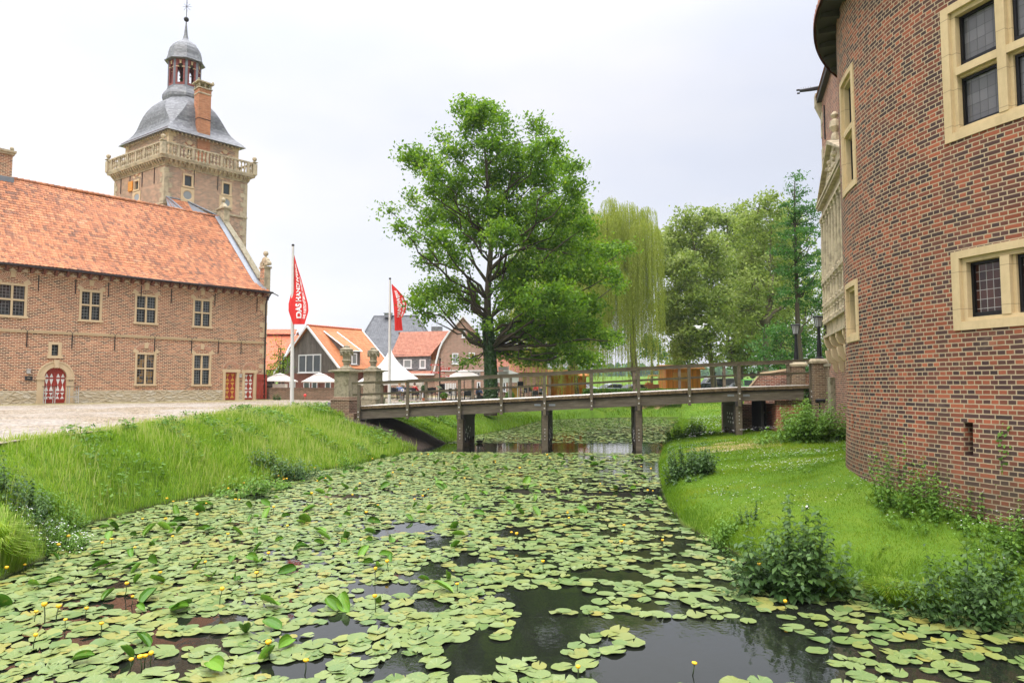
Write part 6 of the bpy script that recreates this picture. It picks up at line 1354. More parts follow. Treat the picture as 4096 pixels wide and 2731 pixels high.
# ---------------- castle side walls and lamp pillars
def brick_pillar(px0, px1, pytop, Y, zb, lab, matn='brick_mossy'):
    a, b = at(px0, pytop, Y), at(px1, pytop, Y); w = (b - a).x; cx = (a.x + b.x) / 2; zt = a.z; F = frot((cx, Y, 0), math.radians(-9)); h = w / 2 * .86; mb = MB()
    mb.box(F, -h, h, 0, 2 * h, zb, zt - .2, 0); o = mb.build('lamp_pillar', M[matn], org=(cx, Y, zb)); c = MB(); c.frustum(F, (-h - .12, h + .12, -.12, 2 * h + .12), (-h - .05, h + .05, -.05, 2 * h + .05), zt - .11, zt, 0); c.box(F, -h - .09, h + .09, -.09, 2 * h + .09, zt - .2, zt - .111, 0); c.build('cap', M['sandstone_weathered'], o); tag(o, lab, 'pillar'); return F, h, zt
YL, YR_ = 34.6, 30.6
F1, h1, zt1 = brick_pillar(3162, 3223, 1448, YL, 1.0, 'brick pillar with stone cap carrying the lower lamp, far side of the bridge')
F2, h2, zt2 = brick_pillar(3250, 3325, 1434, YR_, 1.0, 'brick pillar with stone cap carrying the taller lamp, near side of the bridge')
def street_lamp(F, h, zt, pyt, pyb, Y, lab, px):
    c = F(0, h, zt); L = at(px, pyt, Y).z; hb = at(px, pyb, Y).z; mb = MB(); Fl = frot((c.x, c.y, 0), math.radians(20)); 
    mb.lathe(Fr((c.x, c.y, zt), (1, 0, 0), (0, 1, 0)), [(.20, .002), (.19, .06), (.12, .10), (.105, .5), (.07, (hb - zt) * .8), (.065, hb - zt)], 10)
    o = mb.build('lamp_post', M['black_metal'], org=(c.x, c.y, zt)); hd = MB(); r0, r1 = .14, .21; hh = L - hb; Fh = frot((c.x, c.y, hb), 0)
    hd.lathe(Fh, [(.05, -.02), (.15, .0), (.15, .03)], 6)
    for k in range(6):
        a = k * PI / 3; hd.tube([Fh(r0 * math.cos(a), r0 * math.sin(a), .02), Fh(r1 * math.cos(a), r1 * math.sin(a), hh - .06)], .014, 4)
        am = a + PI / 6; hd.tube([Fh(r0 * .87 * math.cos(am), r0 * .87 * math.sin(am), .02), Fh(r1 * .87 * math.cos(am), r1 * .87 * math.sin(am), hh - .06)], .01, 4)
    hd.lathe(Fh, [(.27, hh - .07), (.28, hh - .03), (.2, hh), (.03, hh + .02)], 6); lh = hd.build('lantern', M['black_metal'], o); gl = MB(); gl.lathe(Fh, [(r0 * .93, .03), (r1 * .93, hh - .07)], 6); gl.build('lamp_glass', M['lamp_glass'], lh); tag(o, lab, 'lamp')
street_lamp(F1, h1, zt1, 1297, 1338, YL + .3, 'black lantern lamp on the far pillar, lower of the two', 3190); street_lamp(F2, h2, zt2, 1264, 1310, YR_ + .35, 'black lantern lamp on the near pillar, taller of the two', 3288)
# near parapet wall from the pillar to the castle wing, stepping out at the foot
a = at(3292, 1457, 30.9); b = at(3352, 1452, 28.2); mb = MB(); d = (b - a); d.z = 0; L = d.length; d.normalize(); Fp = Fr((a.x, a.y, 0), d, (-d.y, d.x, 0))
mb.box(Fp, -.2, L, -.0, .45, 2.2, a.z - .12); mb.frustum(Fp, (-.6, L, -.45, .45), (-.2, L, -.003, .45), .8, 2.2)
o = mb.build('parapet_wall', M['brick_mossy'], org=(a.x, a.y, 1)); c = MB(); c.box(Fp, -.25, L, -.06, .5, a.z - .12, a.z); c.build('coping', M['mossy_stone'], o); tag(o, 'mossy brick parapet wall between the near lamp pillar and the castle wing', 'wall')
mb = MB(); mb.box(Fp, L - .35, L + .15, -.35, .0, .9, 3.4); mb.box(Fp, L - .45, L + .2, -.5, .02, .9, 2.0); o = mb.build('stone_buttress', M['mossy_stone'], org=(b.x, b.y, 1)); tag(o, 'worn pale stone buttress block at the foot of the castle wing', 'buttress')
a = at(2888, 1528, 37.5); a2 = at(3164, 1474, 35.3); d = (a2 - a); d.z = 0; L = d.length; d.normalize(); Fp2 = Fr((a.x, a.y, 0), d, (-d.y, d.x, 0)); za, zb2 = at(3042, 1492, 36.2).z - .0, a2.z
mb = MB(); sA = at(3042, 1492, 36.2); s_a = (Vector((sA.x, sA.y, 0)) - Vector((a.x, a.y, 0))).dot(d)
mb.prism(Fp2, [(s_a - 1.2, .6), (L, .6), (L, zb2 - .08), (s_a, za - .08), (s_a - .85, za - 1.1)], 0, .4)
o = mb.build('parapet_wall', M['brick_castle'], org=(a2.x, a2.y, 1)); c = MB(); c.prism(Fp2, [(s_a, za - .077), (L, zb2 - .077), (L, zb2 + .03), (s_a, za + .03)], -.06, .46); c.prism(Fp2, [(s_a - .9, za - 1.15), (s_a - .0, za - .06), (s_a - .0, za + .03), (s_a - .95, za - 1.05)], -.05, .45); c.build('coping', M['sandstone'], o); tag(o, 'red brick parapet wall with pale sloping coping on the far side of the bridge end', 'wall')
# connecting low wall behind, floodlight
mb = MB(); a = at(3223, 1490, 34.8); b = at(3262, 1490, 33.9); mb.box(W0, a.x, b.x + 2.5, a.y + .2, a.y + .5, 1.0, a.z); o = mb.build('low_wall', M['brick_castle'], org=(a.x, a.y, 1)); tag(o, 'short brick wall between the two lamp pillars', 'wall')
c = at(3278, 1603, 29.6); mb = MB(); mb.tube([c - Vector((.16, 0, 0)), c + Vector((.2, -.05, 0))], .09, 10); mb.tube([c, c - Vector((0, 0, c.z - gz(c.x, c.y)))], .03, 5); o = mb.build('floodlight', M['black_metal'], org=c); tag(o, 'small black floodlight at the foot of the mossy parapet wall', 'floodlight')
# ivy on the right abutment
Vs, Fs, A = [], [], []; bb = 0
for k in range(900):
    x = t_d2 + random.uniform(.05, .7) ; z = random.uniform(.9, 2.9); 
    if random.random() > .4 + .4 * (x > t_d2 + .3): continue
    c0 = np.array(FB(x, random.uniform(-.08, .28) if z < 2.2 else -.05, z)); L = random.uniform(.05, .10); u = RNG.normal(size=3); u[1] -= .4; u /= np.linalg.norm(u); v = np.cross(u, RNG.normal(size=3)); v /= np.linalg.norm(v); Vs.append(np.array([c0 - u * L, c0 + v * L * .7, c0 + u * L, c0 - v * L * .7])); Fs.append(np.array([[0, 1, 2, 3]]) + bb); bb += 4; A.append([random.random()])
o = np_mesh('ivy', ca(Vs), ca(Fs), M['nettle'], {'rnd': ca(A)}); tag(o, 'dark ivy hanging at the right end of the bridge', 'ivy')
# ---------------- gate pillars with urns at the court end
def gate_pillar(px0, pxm, px1, Y, py_cap0, py_cap1, py_base, py_foot, lab, bl):
    a, m_, b = at(px0, 1540, Y), at(pxm, 1540, Y), at(px1, 1540, Y); cx = (a.x + b.x) / 2; W_ = (b.x - a.x); F = frot((cx, Y + .35, 0), math.radians(-20)); h = W_ * .40
    zc0, zc1, zb, zf = at(cx, py_cap0, Y).z, at(px0, py_cap1, Y).z, at(px0, py_base, Y).z, at(px0, py_foot, Y).z; zc0 = at(px0, py_cap0, Y).z
    mb = MB(); mb.box(F, -h, h, -h, h, zb, zc1)
    mb.box(F, -h + .12, h - .12, -h - .018, -h, zb + .18, zc1 - .15); mb.frustum(F, (-h, h, -h, h), (-h - .14, h + .14, -h - .14, h + .14), zc1, zc0 - .1); mb.box(F, -h - .22, h + .22, -h - .22, h + .22, zc0 - .1, zc0 - .03); mb.frustum(F, (-h - .18, h + .18, -h - .18, h + .18), (-h, h, -h, h), zc0 - .03, zc0)
    o = mb.build('gate_pillar', M['mossy_stone'], org=(cx, Y + .35, zf)); mb = MB(); n = 7
    mb.box(F, -h - .12, h + .12, -h - .12, h + .12, zf, zb - .001); mb.frustum(F, (-h - .16, h + .16, -h - .16, h + .16), (-h - .02, h + .02, -h - .02, h + .02), zb - .10, zb + .05); 
    if bl: mb.box(F, -h - .2, h + .5, -h - .25, h + .3, zf - .6, zf + .35)
    mb.build('base', M['brick_dark'] if bl else M['mossy_stone'], o); tag(o, lab, 'pillar')
    return F, zc0, o
def urn(F, zc0, pyt, px, Y, lab):
    zt = at(px, pyt, Y).z; H = zt - zc0; s = H; mb = MB(); c = F(0, 0, zc0); Fu = Fr((c.x, c.y, c.z), F.ex, F.ey)
    mb.box(Fu, -.25 * s, .25 * s, -.25 * s, .25 * s, .002, .07 * s)
    mb.lathe(Fu, [(.24 * s, .07 * s), (.22 * s, .10 * s), (.13 * s, .15 * s), (.11 * s, .22 * s), (.16 * s, .25 * s), (.12 * s, .28 * s), (.17 * s, .32 * s), (.19 * s, .36 * s), (.15 * s, .40 * s), (.15 * s, .50 * s), (.18 * s, .60 * s), (.24 * s, .68 * s), (.265 * s, .73 * s), (.24 * s, .77 * s), (.27 * s, .80 * s), (.25 * s, .83 * s), (.13 * s, .87 * s), (.09 * s, .90 * s), (.03 * s, .99 * s)], 14)
    for k in range(10):
        a = k * PI / 5; r = .235 * s; zz = .70 * s
        for j in range(3): mb.ball(Fu(r * math.cos(a + .1 * j), r * math.sin(a + .1 * j), zz - j * .055 * s * (1 if k % 2 else .3)), .042 * s, 4)
    for k in range(7): a = k * 2 * PI / 7; mb.ball(Fu(.09 * s * math.cos(a), .09 * s * math.sin(a), .90 * s + .02 * (k % 2)), .045 * s, 4)
    o = mb.build('stone_urn', M['mossy_stone'], org=c, smooth=True, sharp=40); tag(o, lab, 'urn')
F, z, o = gate_pillar(1336, 1394, 1420, 34.3, 1478, 1490, 1591, 1680, 'near gate pillar, its brick base overgrown beside the bridge', True); urn(F, z, 1376, 1380, 34.3, 'carved stone urn on the near gate pillar')
F, z, o = gate_pillar(1452, 1505, 1522, 39.2, 1478, 1489, 1588, 1625, 'far gate pillar, seen behind the bridge railing', False); urn(F, z, 1385, 1486, 39.2, 'carved stone urn on the far gate pillar')
# green along the base of the near pillar
x, y = B0.x - .9, B0.y - .5; leafy_plant('pillar_weeds', x, y, .35, .55, 26, 'weeds growing on the brick base of the near gate pillar', 'weeds', mat='herb', leaf=.09, z0=1.25)
# ---------------- low brick wall at the back of the court
a = FA(.1, -.35, 0); b = at(1470, 1560, 50.5); a = Vector((a.x, a.y, 0)); b = Vector((b.x, b.y, 0)); d = (b - a).normalized(); Fw = Fr(a, d, (-d.y, d.x, 0)); L = (b - a).length; zt = at(1200, 1556, 51.5).z
mb = MB(); mb.box(Fw, 0, L, 0, .3, 1.8, zt); o = mb.build('garden_wall', M['brick_dark'], org=(a.x, a.y, 1.95)); mb = MB(); n = int(L / .12)
for k in range(n): mb.box(Fw, k * .12, k * .12 + .105, -.04, .34, zt + .001, zt + .11)
mb.build('coping', M['brick_dark'], o); tag(o, 'low dark brick wall with upright coping behind the courtyard', 'wall')
leafy_plant('wall_shrub', at(1110, 1590, 51.2).x, 51.0, .35, .45, 30, 'small green shrub at the foot of the low courtyard wall', 'shrub', mat='nettle', leaf=.1, z0=1.95)
c = at(1220, 1581, 51.0); mb = MB(); mb.ball(c, .12, 6); mb.tube([c, (c.x, c.y, 1.95)], .012, 4); o = mb.build('poppy_flower', M['sign_red'], org=(c.x, c.y, 1.95)); tag(o, 'single orange red flower before the low courtyard wall', 'flower')
mb = MB(); a = at(1283, 1626, 37); b = at(1322, 1622, 36.6); mb.box(W0, a.x, b.x, a.y, a.y + .3, a.z - .25, a.z + .02); o = mb.build('kerb_stone', M['mossy_stone'], org=a); tag(o, 'flat mossy kerb stone left of the near gate pillar', 'kerb stone')
mb = MB(); a = at(1318, 1618, 36); mb.box(W0, a.x - .08, a.x + .08, a.y - .08, a.y + .08, 1.3, a.z + .12); o = mb.build('bollard', M['lead'], org=(a.x, a.y, 1.4)); tag(o, 'small grey post beside the near gate pillar', 'post')

# ---------------- flag poles and banners
def flagpole(px, pyt, Y, lab, r=.075):
    T = at(px, pyt, Y); B = at(px - (4 if px < 1300 else 3), 1610, Y); zb = 1.75; mb = MB(); mb.tube([(B.x, Y, zb), (B.x + (T.x - B.x) * .5, Y, (zb + T.z) / 2), (T.x, Y, T.z)], [r, r * .85, r * .62], 12)
    o = mb.build('flagpole', M['pole_metal'], org=(B.x, Y, zb), smooth=True, sharp=60); m2 = MB(); m2.lathe(frot((T.x, Y, T.z)), [(r * .7, 0), (r * .7, .1), (r * .3, .12)], 8); m2.build('pole_cap', M['iron'], o); tag(o, lab, 'flagpole'); return B, T
flagpole(1172, 985, 38.0, 'tall pale flagpole on the grass crest, left of the gate', .11); flagpole(1560, 1118, 45.0, 'pale flagpole behind the far gate pillar in front of the white tent', .105)
t = NT('flag_cloth'); M['flag'] = t.P(col=t.mix(t.noise(t.coord(), 2, 3), (.62, .022, .02), (.78, .04, .035)), rough=.8)
tr = t.n('ShaderNodeBsdfTranslucent'); tr.inputs[0].default_value = (.9, .06, .05, 1); mx = t.n('ShaderNodeMixShader'); mx.inputs[0].default_value = .45; t.l(t.p.outputs[0], mx.inputs[1]); t.l(tr.outputs[0], mx.inputs[2]); t.l(mx.outputs[0], t.out.inputs[0])
def banner(vs, lx, rx, pys, Y, texts, lab, amp, kk, seed):
    """cloth hanging from the pole: outline from left/right edges, folded in depth"""
    def S(u, v, off=0.0):
        py = np.interp(v, vs, pys); l, r = np.interp(v, vs, lx), np.interp(v, vs, rx); uu = u + .06 * math.sin(5 * v + seed) * u * (1 - u); px = l + (r - l) * uu
        dep = amp * math.sin(kk * u * PI + 2.2 * v + seed) * min(1, v * 3) + .18 * math.sin(3.3 * v + seed) - off
        p = at(px, py, Y + .02 + dep); return p
    mb = MB(); nu, nv = 18, 40
    grid = [[S(i / nu, j / nv) for i in range(nu + 1)] for j in range(nv + 1)]; iv = []
    for j in range(nv + 1):
        for i in range(nu + 1): mb.v.append(tuple(grid[j][i]))
    for j in range(nv):
        for i in range(nu): a = j * (nu + 1) + i; mb.f.append((a, a + 1, a + nu + 2, a + nu + 1)); mb.m.append(0); mb.uv.append(None)
    o = mb.build('banner', M['flag'], org=S(0, 0), smooth=True); tag(o, lab, 'flag')
    for (txt, size, u0, v0, sx, bold) in texts: text_mesh('lettering', txt, size, None, M['white_paint'], o, extr=0.0, align='LEFT', warp=lambda x, y_, z_: S(u0 - z_, v0 - x, .03), bold=bold, sx=sx)
    return o
banner([0, .15, .35, .55, .75, .86, .95, 1], [1177, 1176, 1172, 1166, 1154, 1154, 1166, 1172], [1178, 1188, 1206, 1219, 1232, 1234, 1224, 1218], [1022, 1062, 1118, 1166, 1215, 1245, 1278, 1297], 37.8,
       [('DAS HANDWERK', .40, .66, .94, .26, .014), ('DIE WIRTSCHAFTSMACHT. VON NEBENAN.', .19, .90, .94, .17, .004)], 'red banner with white lettering on the left flagpole', .10, 2.0, .6)
banner([0, .12, .3, .5, .65, .8, 1], [1566, 1568, 1571, 1574, 1576, 1578, 1579], [1568, 1592, 1614, 1627, 1620, 1606, 1611], [1136, 1160, 1185, 1220, 1250, 1272, 1322], 44.8,
       [('HANDWERK', .42, .62, .78, .27, .014), ('MACHT. VON NEBENAN.', .20, .88, .76, .19, .004)], 'smaller red banner with white lettering on the right flagpole', .12, 2.2, 1.9)
# ================================================================ village houses beyond the court
def vec_frame(P0, P1): 
    d = Vector((P1.x - P0.x, P1.y - P0.y, 0)); L = d.length; d.normalize(); n = Vector((d.y, -d.x, 0)); return Fr((P0.x, P0.y, 0), d, n), L       # x along P0->P1, y towards the camera
def slope_tiles(mb, A, B, C, D, tw, th, seed=0, sub=3, amp=.02, inset=None):
    """A,B eave ends, C above B, D above A (trapezium allowed)"""
    A, B, C, D = map(Vector, (A, B, C, D)); U = (B - A); L = U.length; U.normalize(); mid = D - A; V = mid - U * mid.dot(U); vl = V.length; u0t = mid.dot(U); u1t = (C - A).dot(U)
    tile_roof(mb, A, U, V, L, vl, tw, th, amp, .02, urange=lambda v: (u0t * min(v / vl, 1), L + (u1t - L) * min(v / vl, 1)), seed=seed, sag=.01, sub=sub)
def simple_window(F, a, b, c, d, parent, n=1, frame='white_trim', glass='glass_dark', y=.0, proud=.05, fr=.07, sill=True):
    mb = MB(); mb.box(F, a, b, y - .08, y + proud, c, c + fr); mb.box(F, a, b, y - .08, y + proud, d - fr, d); w = (b - a - fr) / n
    for k in range(n + 1): x = a + k * w; mb.box(F, x, x + fr, y - .08, y + proud - .003, c + fr, d - fr)
    if sill: mb.box(F, a - .1, b + .1, y - .05, y + proud + .06, c - .06, c - .001)
    o = mb.build('window', M[frame], parent); mb = MB(); mb.poly([F(a + fr * .5, y + .012, c + fr * .5), F(b - fr * .5, y + .012, c + fr * .5), F(b - fr * .5, y + .012, d - fr * .5), F(a + fr * .5, y + .012, d - fr * .5)]); mb.build('pane', M[glass], o); return o
ZB = 1.7
# --- timber clad gable house
P0, P1 = at(1110, 1484, 76), at(1362, 1464, 70.5); AP = at(1237, 1306, 73.2); EVc = at(1443, 1322, 79.2) - AP; EVc.z = 0
h = empty('gabled_house', (P0.x, P0.y, ZB), 'house with grey timber clad gable, orange roof and dormer behind the gate', 'house')
F, L = vec_frame(P0, P1); ap = (Vector((AP.x, AP.y, 0)) - F.o).dot(F.ex); zl, zr, za = P0.z, P1.z, AP.z; zm = at(1200, 1492, 74).z
mb = MB(); mb.poly([F(.7, 0, ZB), F(L - .35, 0, ZB), F(L - .35, 0, zm), F(.7, 0, zm)]); mb.poly([F(L - .35, 0, ZB), F(L - .35, 0, ZB) + EVc, F(L - .35, 0, zm + .6) + EVc, F(L - .35, 0, zm + .6)]); mb.poly([F(.7, 0, ZB), F(.7, 0, ZB) + EVc, F(.7, 0, zm) + EVc, F(.7, 0, zm)])
mb.build('wall', M['brick_modern'], h)
mb = MB(); zz = zm; mb.poly([F(.25, .04, zm), F(L - .2, .04, zm), F(L - .1, .04, zr), F(ap, .04, za - .1), F(.1, .04, zl)]); mb.poly([F(.25, .04, zm), F(L - .2, .04, zm), F(L - .2, -.1, zm), F(.25, -.1, zm)]); mb.build('gable_cladding', M['clad_wood'], h)
mb = MB(); A_, B_ = F(L + .25, .35, zr - .25), F(ap, .35, za + .08); C_ = B_ + EVc * 1.06; D_ = A_ + EVc * 1.06
slope_tiles(mb, A_, D_, C_, B_, .24, .34, 3, 3)
A2, = (F(-.25, .35, zl - .25),); mb.poly([A2, B_, C_, A2 + EVc * 1.06]); rf = mb.build('roof', M['tile_orange'], h)
mb = MB(); nrid = 26
for k in range(nrid): a = B_ + (C_ - B_) * (k / nrid); b = B_ + (C_ - B_) * ((k + .95) / nrid); mb.tube([a + Vector((0, 0, .05)), b + Vector((0, 0, .07))], [.10, .12], 6)
mb.build('ridge_tiles', M['tile_red'], rf)
mb = MB()
def strip(p, q, w=.2, t_=.06, F=F):
    p, q = Vector(p), Vector(q); d = (q - p).normalized(); mb.poly([p, q, q - Vector((0, 0, w)), p - Vector((0, 0, w))]); mb.poly([p, q, q - F.ey * .12 + Vector((0, 0, .03)), p - F.ey * .12 + Vector((0, 0, .03))])
for p_, q_, w_ in ((F(-.25, .38, zl - .2), F(ap, .38, za + .16), .26), (F(ap, .38, za + .16), F(L + .25, .38, zr - .2), .26), (C_ + F.ey * .02 + Vector((0, 0, .1)), D_ + F.ey * .02 + Vector((0, 0, .1)), .14)): mb = MB(); strip(p_, q_, w_); mb.build('bargeboard', M['white_trim'], h)
def onF(px, py, F): q = onplane(px, py, F.o, F.ey) - F.o; return q.dot(F.ex), q.z
a, zt = onF(1197, 1419, F); b, zb_ = onF(1286, 1490, F); simple_window(F, a, b, zb_ - .0, zt, h, 3, y=.04, proud=.08, fr=.12)
for (x0, x1) in ((1158, 1182), (1215, 1240), (1248, 1270), (1301, 1324)):
    a, _ = onF(x0, 1530, F); b, zt = onF(x1, 1524, F); simple_window(F, a, b, ZB + .5, zt, h, 1, y=.0, fr=.1)
# dormer on the right slope
SL = (B_ - A_); SLn = SL.normalized(); 
def onroof(px, py): n = (D_ - A_).cross(SL).normalized(); return onplane(px, py, A_, n)
dn = onroof(1402, 1462); dn2 = onroof(1440, 1462); top = onroof(1300, 1330); top2 = onroof(1345, 1333)
dtop_l = dn + Vector((0, 0, at(1402, 1404, dn.y).z - dn.z)); dtop_r = dn2 + Vector((0, 0, dtop_l.z - dn2.z))
mb = MB(); mb.poly([dn, dn2, dtop_r, dtop_l]); mb.poly([dn, dtop_l, top]); mb.poly([dn2, dtop_r, top2]); dm = mb.build('dormer', M['clad_wood'], h)
mb = MB(); mb.poly([dtop_l + Vector((-.15, 0, .05)), dtop_r + Vector((.2, 0, .05)), top2 + Vector((.1, 0, .1)), top + Vector((-.1, 0, .1))]); mb.build('dormer_roof', M['tile_orange'], dm)
mb = MB(); mb.tube([dtop_l + Vector((-.2, -.05, .05)), top + Vector((-.1, -.05, .12))], .08, 4); mb.tube([dtop_r + Vector((.2, -.05, .05)), top2 + Vector((.1, -.05, .12))], .07, 4); mb.tube([dtop_l + Vector((-.2, -.05, .02)), dtop_r + Vector((.25, -.05, .02))], .06, 5); mb.build('dormer_trim', M['white_trim'], dm)
Fd, Ld = vec_frame(dn, dn2); simple_window(Fd, Ld * .08, Ld * .62, dn.z + .15, dtop_l.z - .2, dm, 1, y=.04, fr=.1, glass='glass_curtain')
# --- red roof house at the far left
h = empty('red_roof_house', (at(1040, 1500, 92).x, 92, ZB), 'house with long red tiled roof just right of the manor corner', 'house')
za, ze = at(1120, 1319, 94).z, at(1120, 1478, 88).z; xl, xr = at(960, 1400, 92).x, at(1186, 1319, 94).x; xe = at(1122, 1465, 88).x
mb = MB(); slope_tiles(mb, (xl, 88, ze), (xr - .6, 88, ze), (xr, 94.5, za), (xl, 94.5, za), .26, .36, 5, 2); zs = za - .75; slope_tiles(mb, (xl, 93.2, zs + .1), (xr + .15, 93.2, zs + .1), (xr + .2, 94.6, za + .12), (xl, 94.6, za + .12), .26, .36, 6, 2); mb.poly([(xl, 101, ze), (xr, 101, ze), (xr, 94.5, za), (xl, 94.5, za)]); mb.build('roof', M['tile_red'], h)
mb = MB(); mb.poly([(xl, 88.4, ZB), (xr - .8, 88.4, ZB), (xr - .8, 88.4, ze), (xl, 88.4, ze)]); mb.poly([(xr - .5, 88.4, ZB), (xr - .3, 100.6, ZB), (xr - .3, 100.6, ze), (xr - .2, 94.5, za - .15), (xr - .5, 88.4, ze)]); mb.build('wall', M['clad_wood'], h)
mb = MB(); mb.tube([(xr - .35, 87.8, ze), (xr + .15, 94.3, za + .1)], .10, 4); mb.build('bargeboard', M['white_trim'], h)
# lean roof behind between the two
q0, q1 = at(1180, 1341, 90), at(1215, 1341, 90); mb = MB(); slope_tiles(mb, (q0.x, 88.6, q0.z - .9), (q1.x + 1.5, 88.6, q0.z - .9), (q1.x + 1.5, 90, q0.z), (q0.x, 90, q0.z), .24, .34, 2, 2); o = mb.build('roof', M['tile_red'], None, org=(q0.x, 90, ZB)); 
o.name = 'outbuilding'; ORG[o.name] = Vector((q0.x, 90, ZB)); m2 = MB(); m2.box(W0, q0.x, q1.x + 1.4, 88.9, 92, ZB, q0.z - .95); m2.build('wall', M['clad_wood'], o); tag(o, 'small red roofed outbuilding squeezed between the red roof house and the gabled house', 'outbuilding')
# --- grey hipped roof
h = empty('grey_roof_house', (at(1580, 1400, 104).x, 104, ZB), 'tall house with grey hipped tile roof rising behind the orange roofs', 'house')
R0, R1 = at(1497, 1265, 108), at(1668, 1263, 108); E0, E1 = at(1400, 1432, 98), at(1752, 1432, 98); ze = E0.z
mb = MB(); slope_tiles(mb, E0, E1, R1, R0, .30, .38, 8, 2, .035); bk0, bk1 = Vector((E0.x, 118, ze)), Vector((E1.x, 118, ze)); slope_tiles(mb, E1, bk1, R1 + Vector((0, .1, 0)), R1, .30, .38, 8, 2, .035); mb.poly([E0, bk0, R0]); mb.poly([bk0, bk1, R1, R0]); mb.build('roof', M['tile_grey'], h)
mb = MB(); mb.box(W0, E0.x + .5, E1.x - .5, 98.6, 117.5, ZB, ze); mb.build('wall', M['brick_village'], h)
mb = MB(); mb.tube([R0, E0], .14, 5); mb.tube([R1, E1], .14, 5); mb.tube([R0, R1], .13, 5); mb.build('hip_tiles', M['tile_grey'], h)
c = at(1551, 1262, 107); mb = MB(); mb.box(W0, c.x - .55, c.x + .55, 107, 108, c.z - .3, c.z + .25); mb.box(W0, c.x - .7, c.x + .7, 106.9, 108.1, c.z + .36, c.z + .42); mb.build('chimney', M['lead'], h); c = at(1748, 1320, 103); mb = MB(); mb.box(W0, c.x - .8, c.x + .8, 102.5, 103.5, c.z - 1, c.z + .5); mb.build('chimney', M['slate'], h)
# --- middle brown roof house with slate dormer band
h = empty('brown_roof_house', (at(1660, 1500, 72).x, 72, ZB), 'low house with brown tiled roof and dark slate dormer band behind the white tent', 'house')
Ym = 71.0; xl, xr = at(1560, 1430, Ym).x, at(1736, 1420, Ym).x
zr_, ze_ = at(1680, 1328, Ym + 5).z, at(1680, 1424, Ym).z; mb = MB(); slope_tiles(mb, (xl, Ym - .2, at(1560, 1428, Ym).z), (xr - .4, Ym - .2, ze_), (at(1800, 1328, Ym + 5).x, Ym + 5, zr_), (at(1602, 1330, Ym + 5).x, Ym + 5, zr_), .24, .34, 9, 2)
mb.poly([(xl, Ym + 10, ze_), (xr, Ym + 10, ze_), (xr, Ym + 5, zr_), (xl, Ym + 5, zr_)]); z2a, z2b = at(1680, 1482, Ym - .9).z, at(1680, 1494, Ym - 1.7).z; mb.poly([(xl, Ym, z2a), (xr + .6, Ym, z2a), (xr + .6, Ym - 1.7, z2b), (xl, Ym - 1.7, z2b)]); mb.build('roof', M['tile_brown'], h)
Fm = Fr((0, Ym, 0), (1, 0, 0), (0, -1, 0)); mb = MB(); mb.box(Fm, xl + .2, xr - .35, -.5, .0, z2a - .2, ze_ + .1); mb.build('dormer_band', M['slate'], h)
for (x0, x1) in ((1613, 1647), (1678, 1703)): a, b = at(x0, 1460, Ym).x, at(x1, 1460, Ym).x; simple_window(Fm, a, b, at(x0, 1473, Ym).z, at(x0, 1437, Ym).z, h, 1, y=.02, fr=.13, glass='glass_curtain')
mb = MB(); mb.box(Fm, xl, xr + .6, 1.65, 1.8, z2b - .16, z2b + .02); mb.build('gutter', M['white_trim'], h)
mb = MB(); Fm2 = Fr((0, Ym - 1.3, 0), (1, 0, 0), (0, -1, 0)); a, b = at(1618, 1550, Ym - 1.3).x, at(1640, 1550, Ym).x; clip_grid(mb, Fm2, xl, xr + .8, ZB, z2b, [(a, b, ZB, ZB + 2.0)]); mb.build('wall', M['brick_village'], h); mb = MB(); mb.poly([Fm2(a, -.2, ZB), Fm2(b, -.2, ZB), Fm2(b, -.2, ZB + 2), Fm2(a, -.2, ZB + 2)]); mb.build('door', M['dark_inside'], h)
# --- gambrel gable house, number 24
Yg = 67.5; Fg = Fr((0, Yg, 0), (1, 0, 0), (0, -1, 0)); gx_ = lambda px, py=1400: at(px, py, Yg).x; gz_ = lambda py: at(1850, py, Yg).z
h = empty('gambrel_house', (gx_(1850), Yg, ZB), 'brick house with curved gambrel gable and number 24, behind the big oak', 'house')
prof_px = [(1737, 1500), (1748, 1450), (1760, 1400), (1772, 1372), (1800, 1330), (1852, 1268), (1906, 1330), (1936, 1372), (1950, 1400), (1962, 1450), (1974, 1500)]
pr = [(gx_(a, b), gz_(b)) for a, b in prof_px]; base = [(pr[0][0], ZB), (pr[-1][0], ZB)]
mb = MB(); mb.poly([Fg(x, 0, z) for x, z in [base[0]] + pr + [base[1]]]); DP = 14
mb.poly([Fg(pr[-1][0], 0, ZB), Fg(pr[-1][0], -DP, ZB), Fg(pr[-1][0], -DP, pr[-1][1]), Fg(pr[-1][0], 0, pr[-1][1])]); 
mb.box(Fg, pr[-1][0], gx_(2180), -3, -.02, ZB, gz_(1500) + .5); mb.build('wall', M['brick_village'], h)
mb = MB()
for i in range(len(pr) - 1):
    (x0, z0), (x1, z1) = pr[i], pr[i + 1]; mb.poly([Fg(x0, .25, z0 + .05), Fg(x1, .25, z1 + .05), Fg(x1, -DP, z1 + .05), Fg(x0, -DP, z0 + .05)])
xa = gx_(2190); slope_tiles(mb, Fg(pr[-1][0] - .3, .3, gz_(1490)), Fg(xa, .3, gz_(1490)), Fg(xa, -4, gz_(1385)), Fg(pr[-1][0] - .3, -4, gz_(1385)), .24, .34, 4, 2)
mb.build('roof', M['tile_brown'], h)
mb = MB()
for i in range(len(pr) - 1):
    (x0, z0), (x1, z1) = pr[i], pr[i + 1]; dx, dz_ = x1 - x0, z1 - z0; L_ = math.hypot(dx, dz_); nx_, nz_ = -dz_ / L_ * .16, dx / L_ * .16
    mb.prism(Fg, [(x0, z0), (x1, z1), (x1 + nx_, z1 + nz_), (x0 + nx_, z0 + nz_)], .02, .3)
mb.build('bargeboards', M['white_trim'], h)
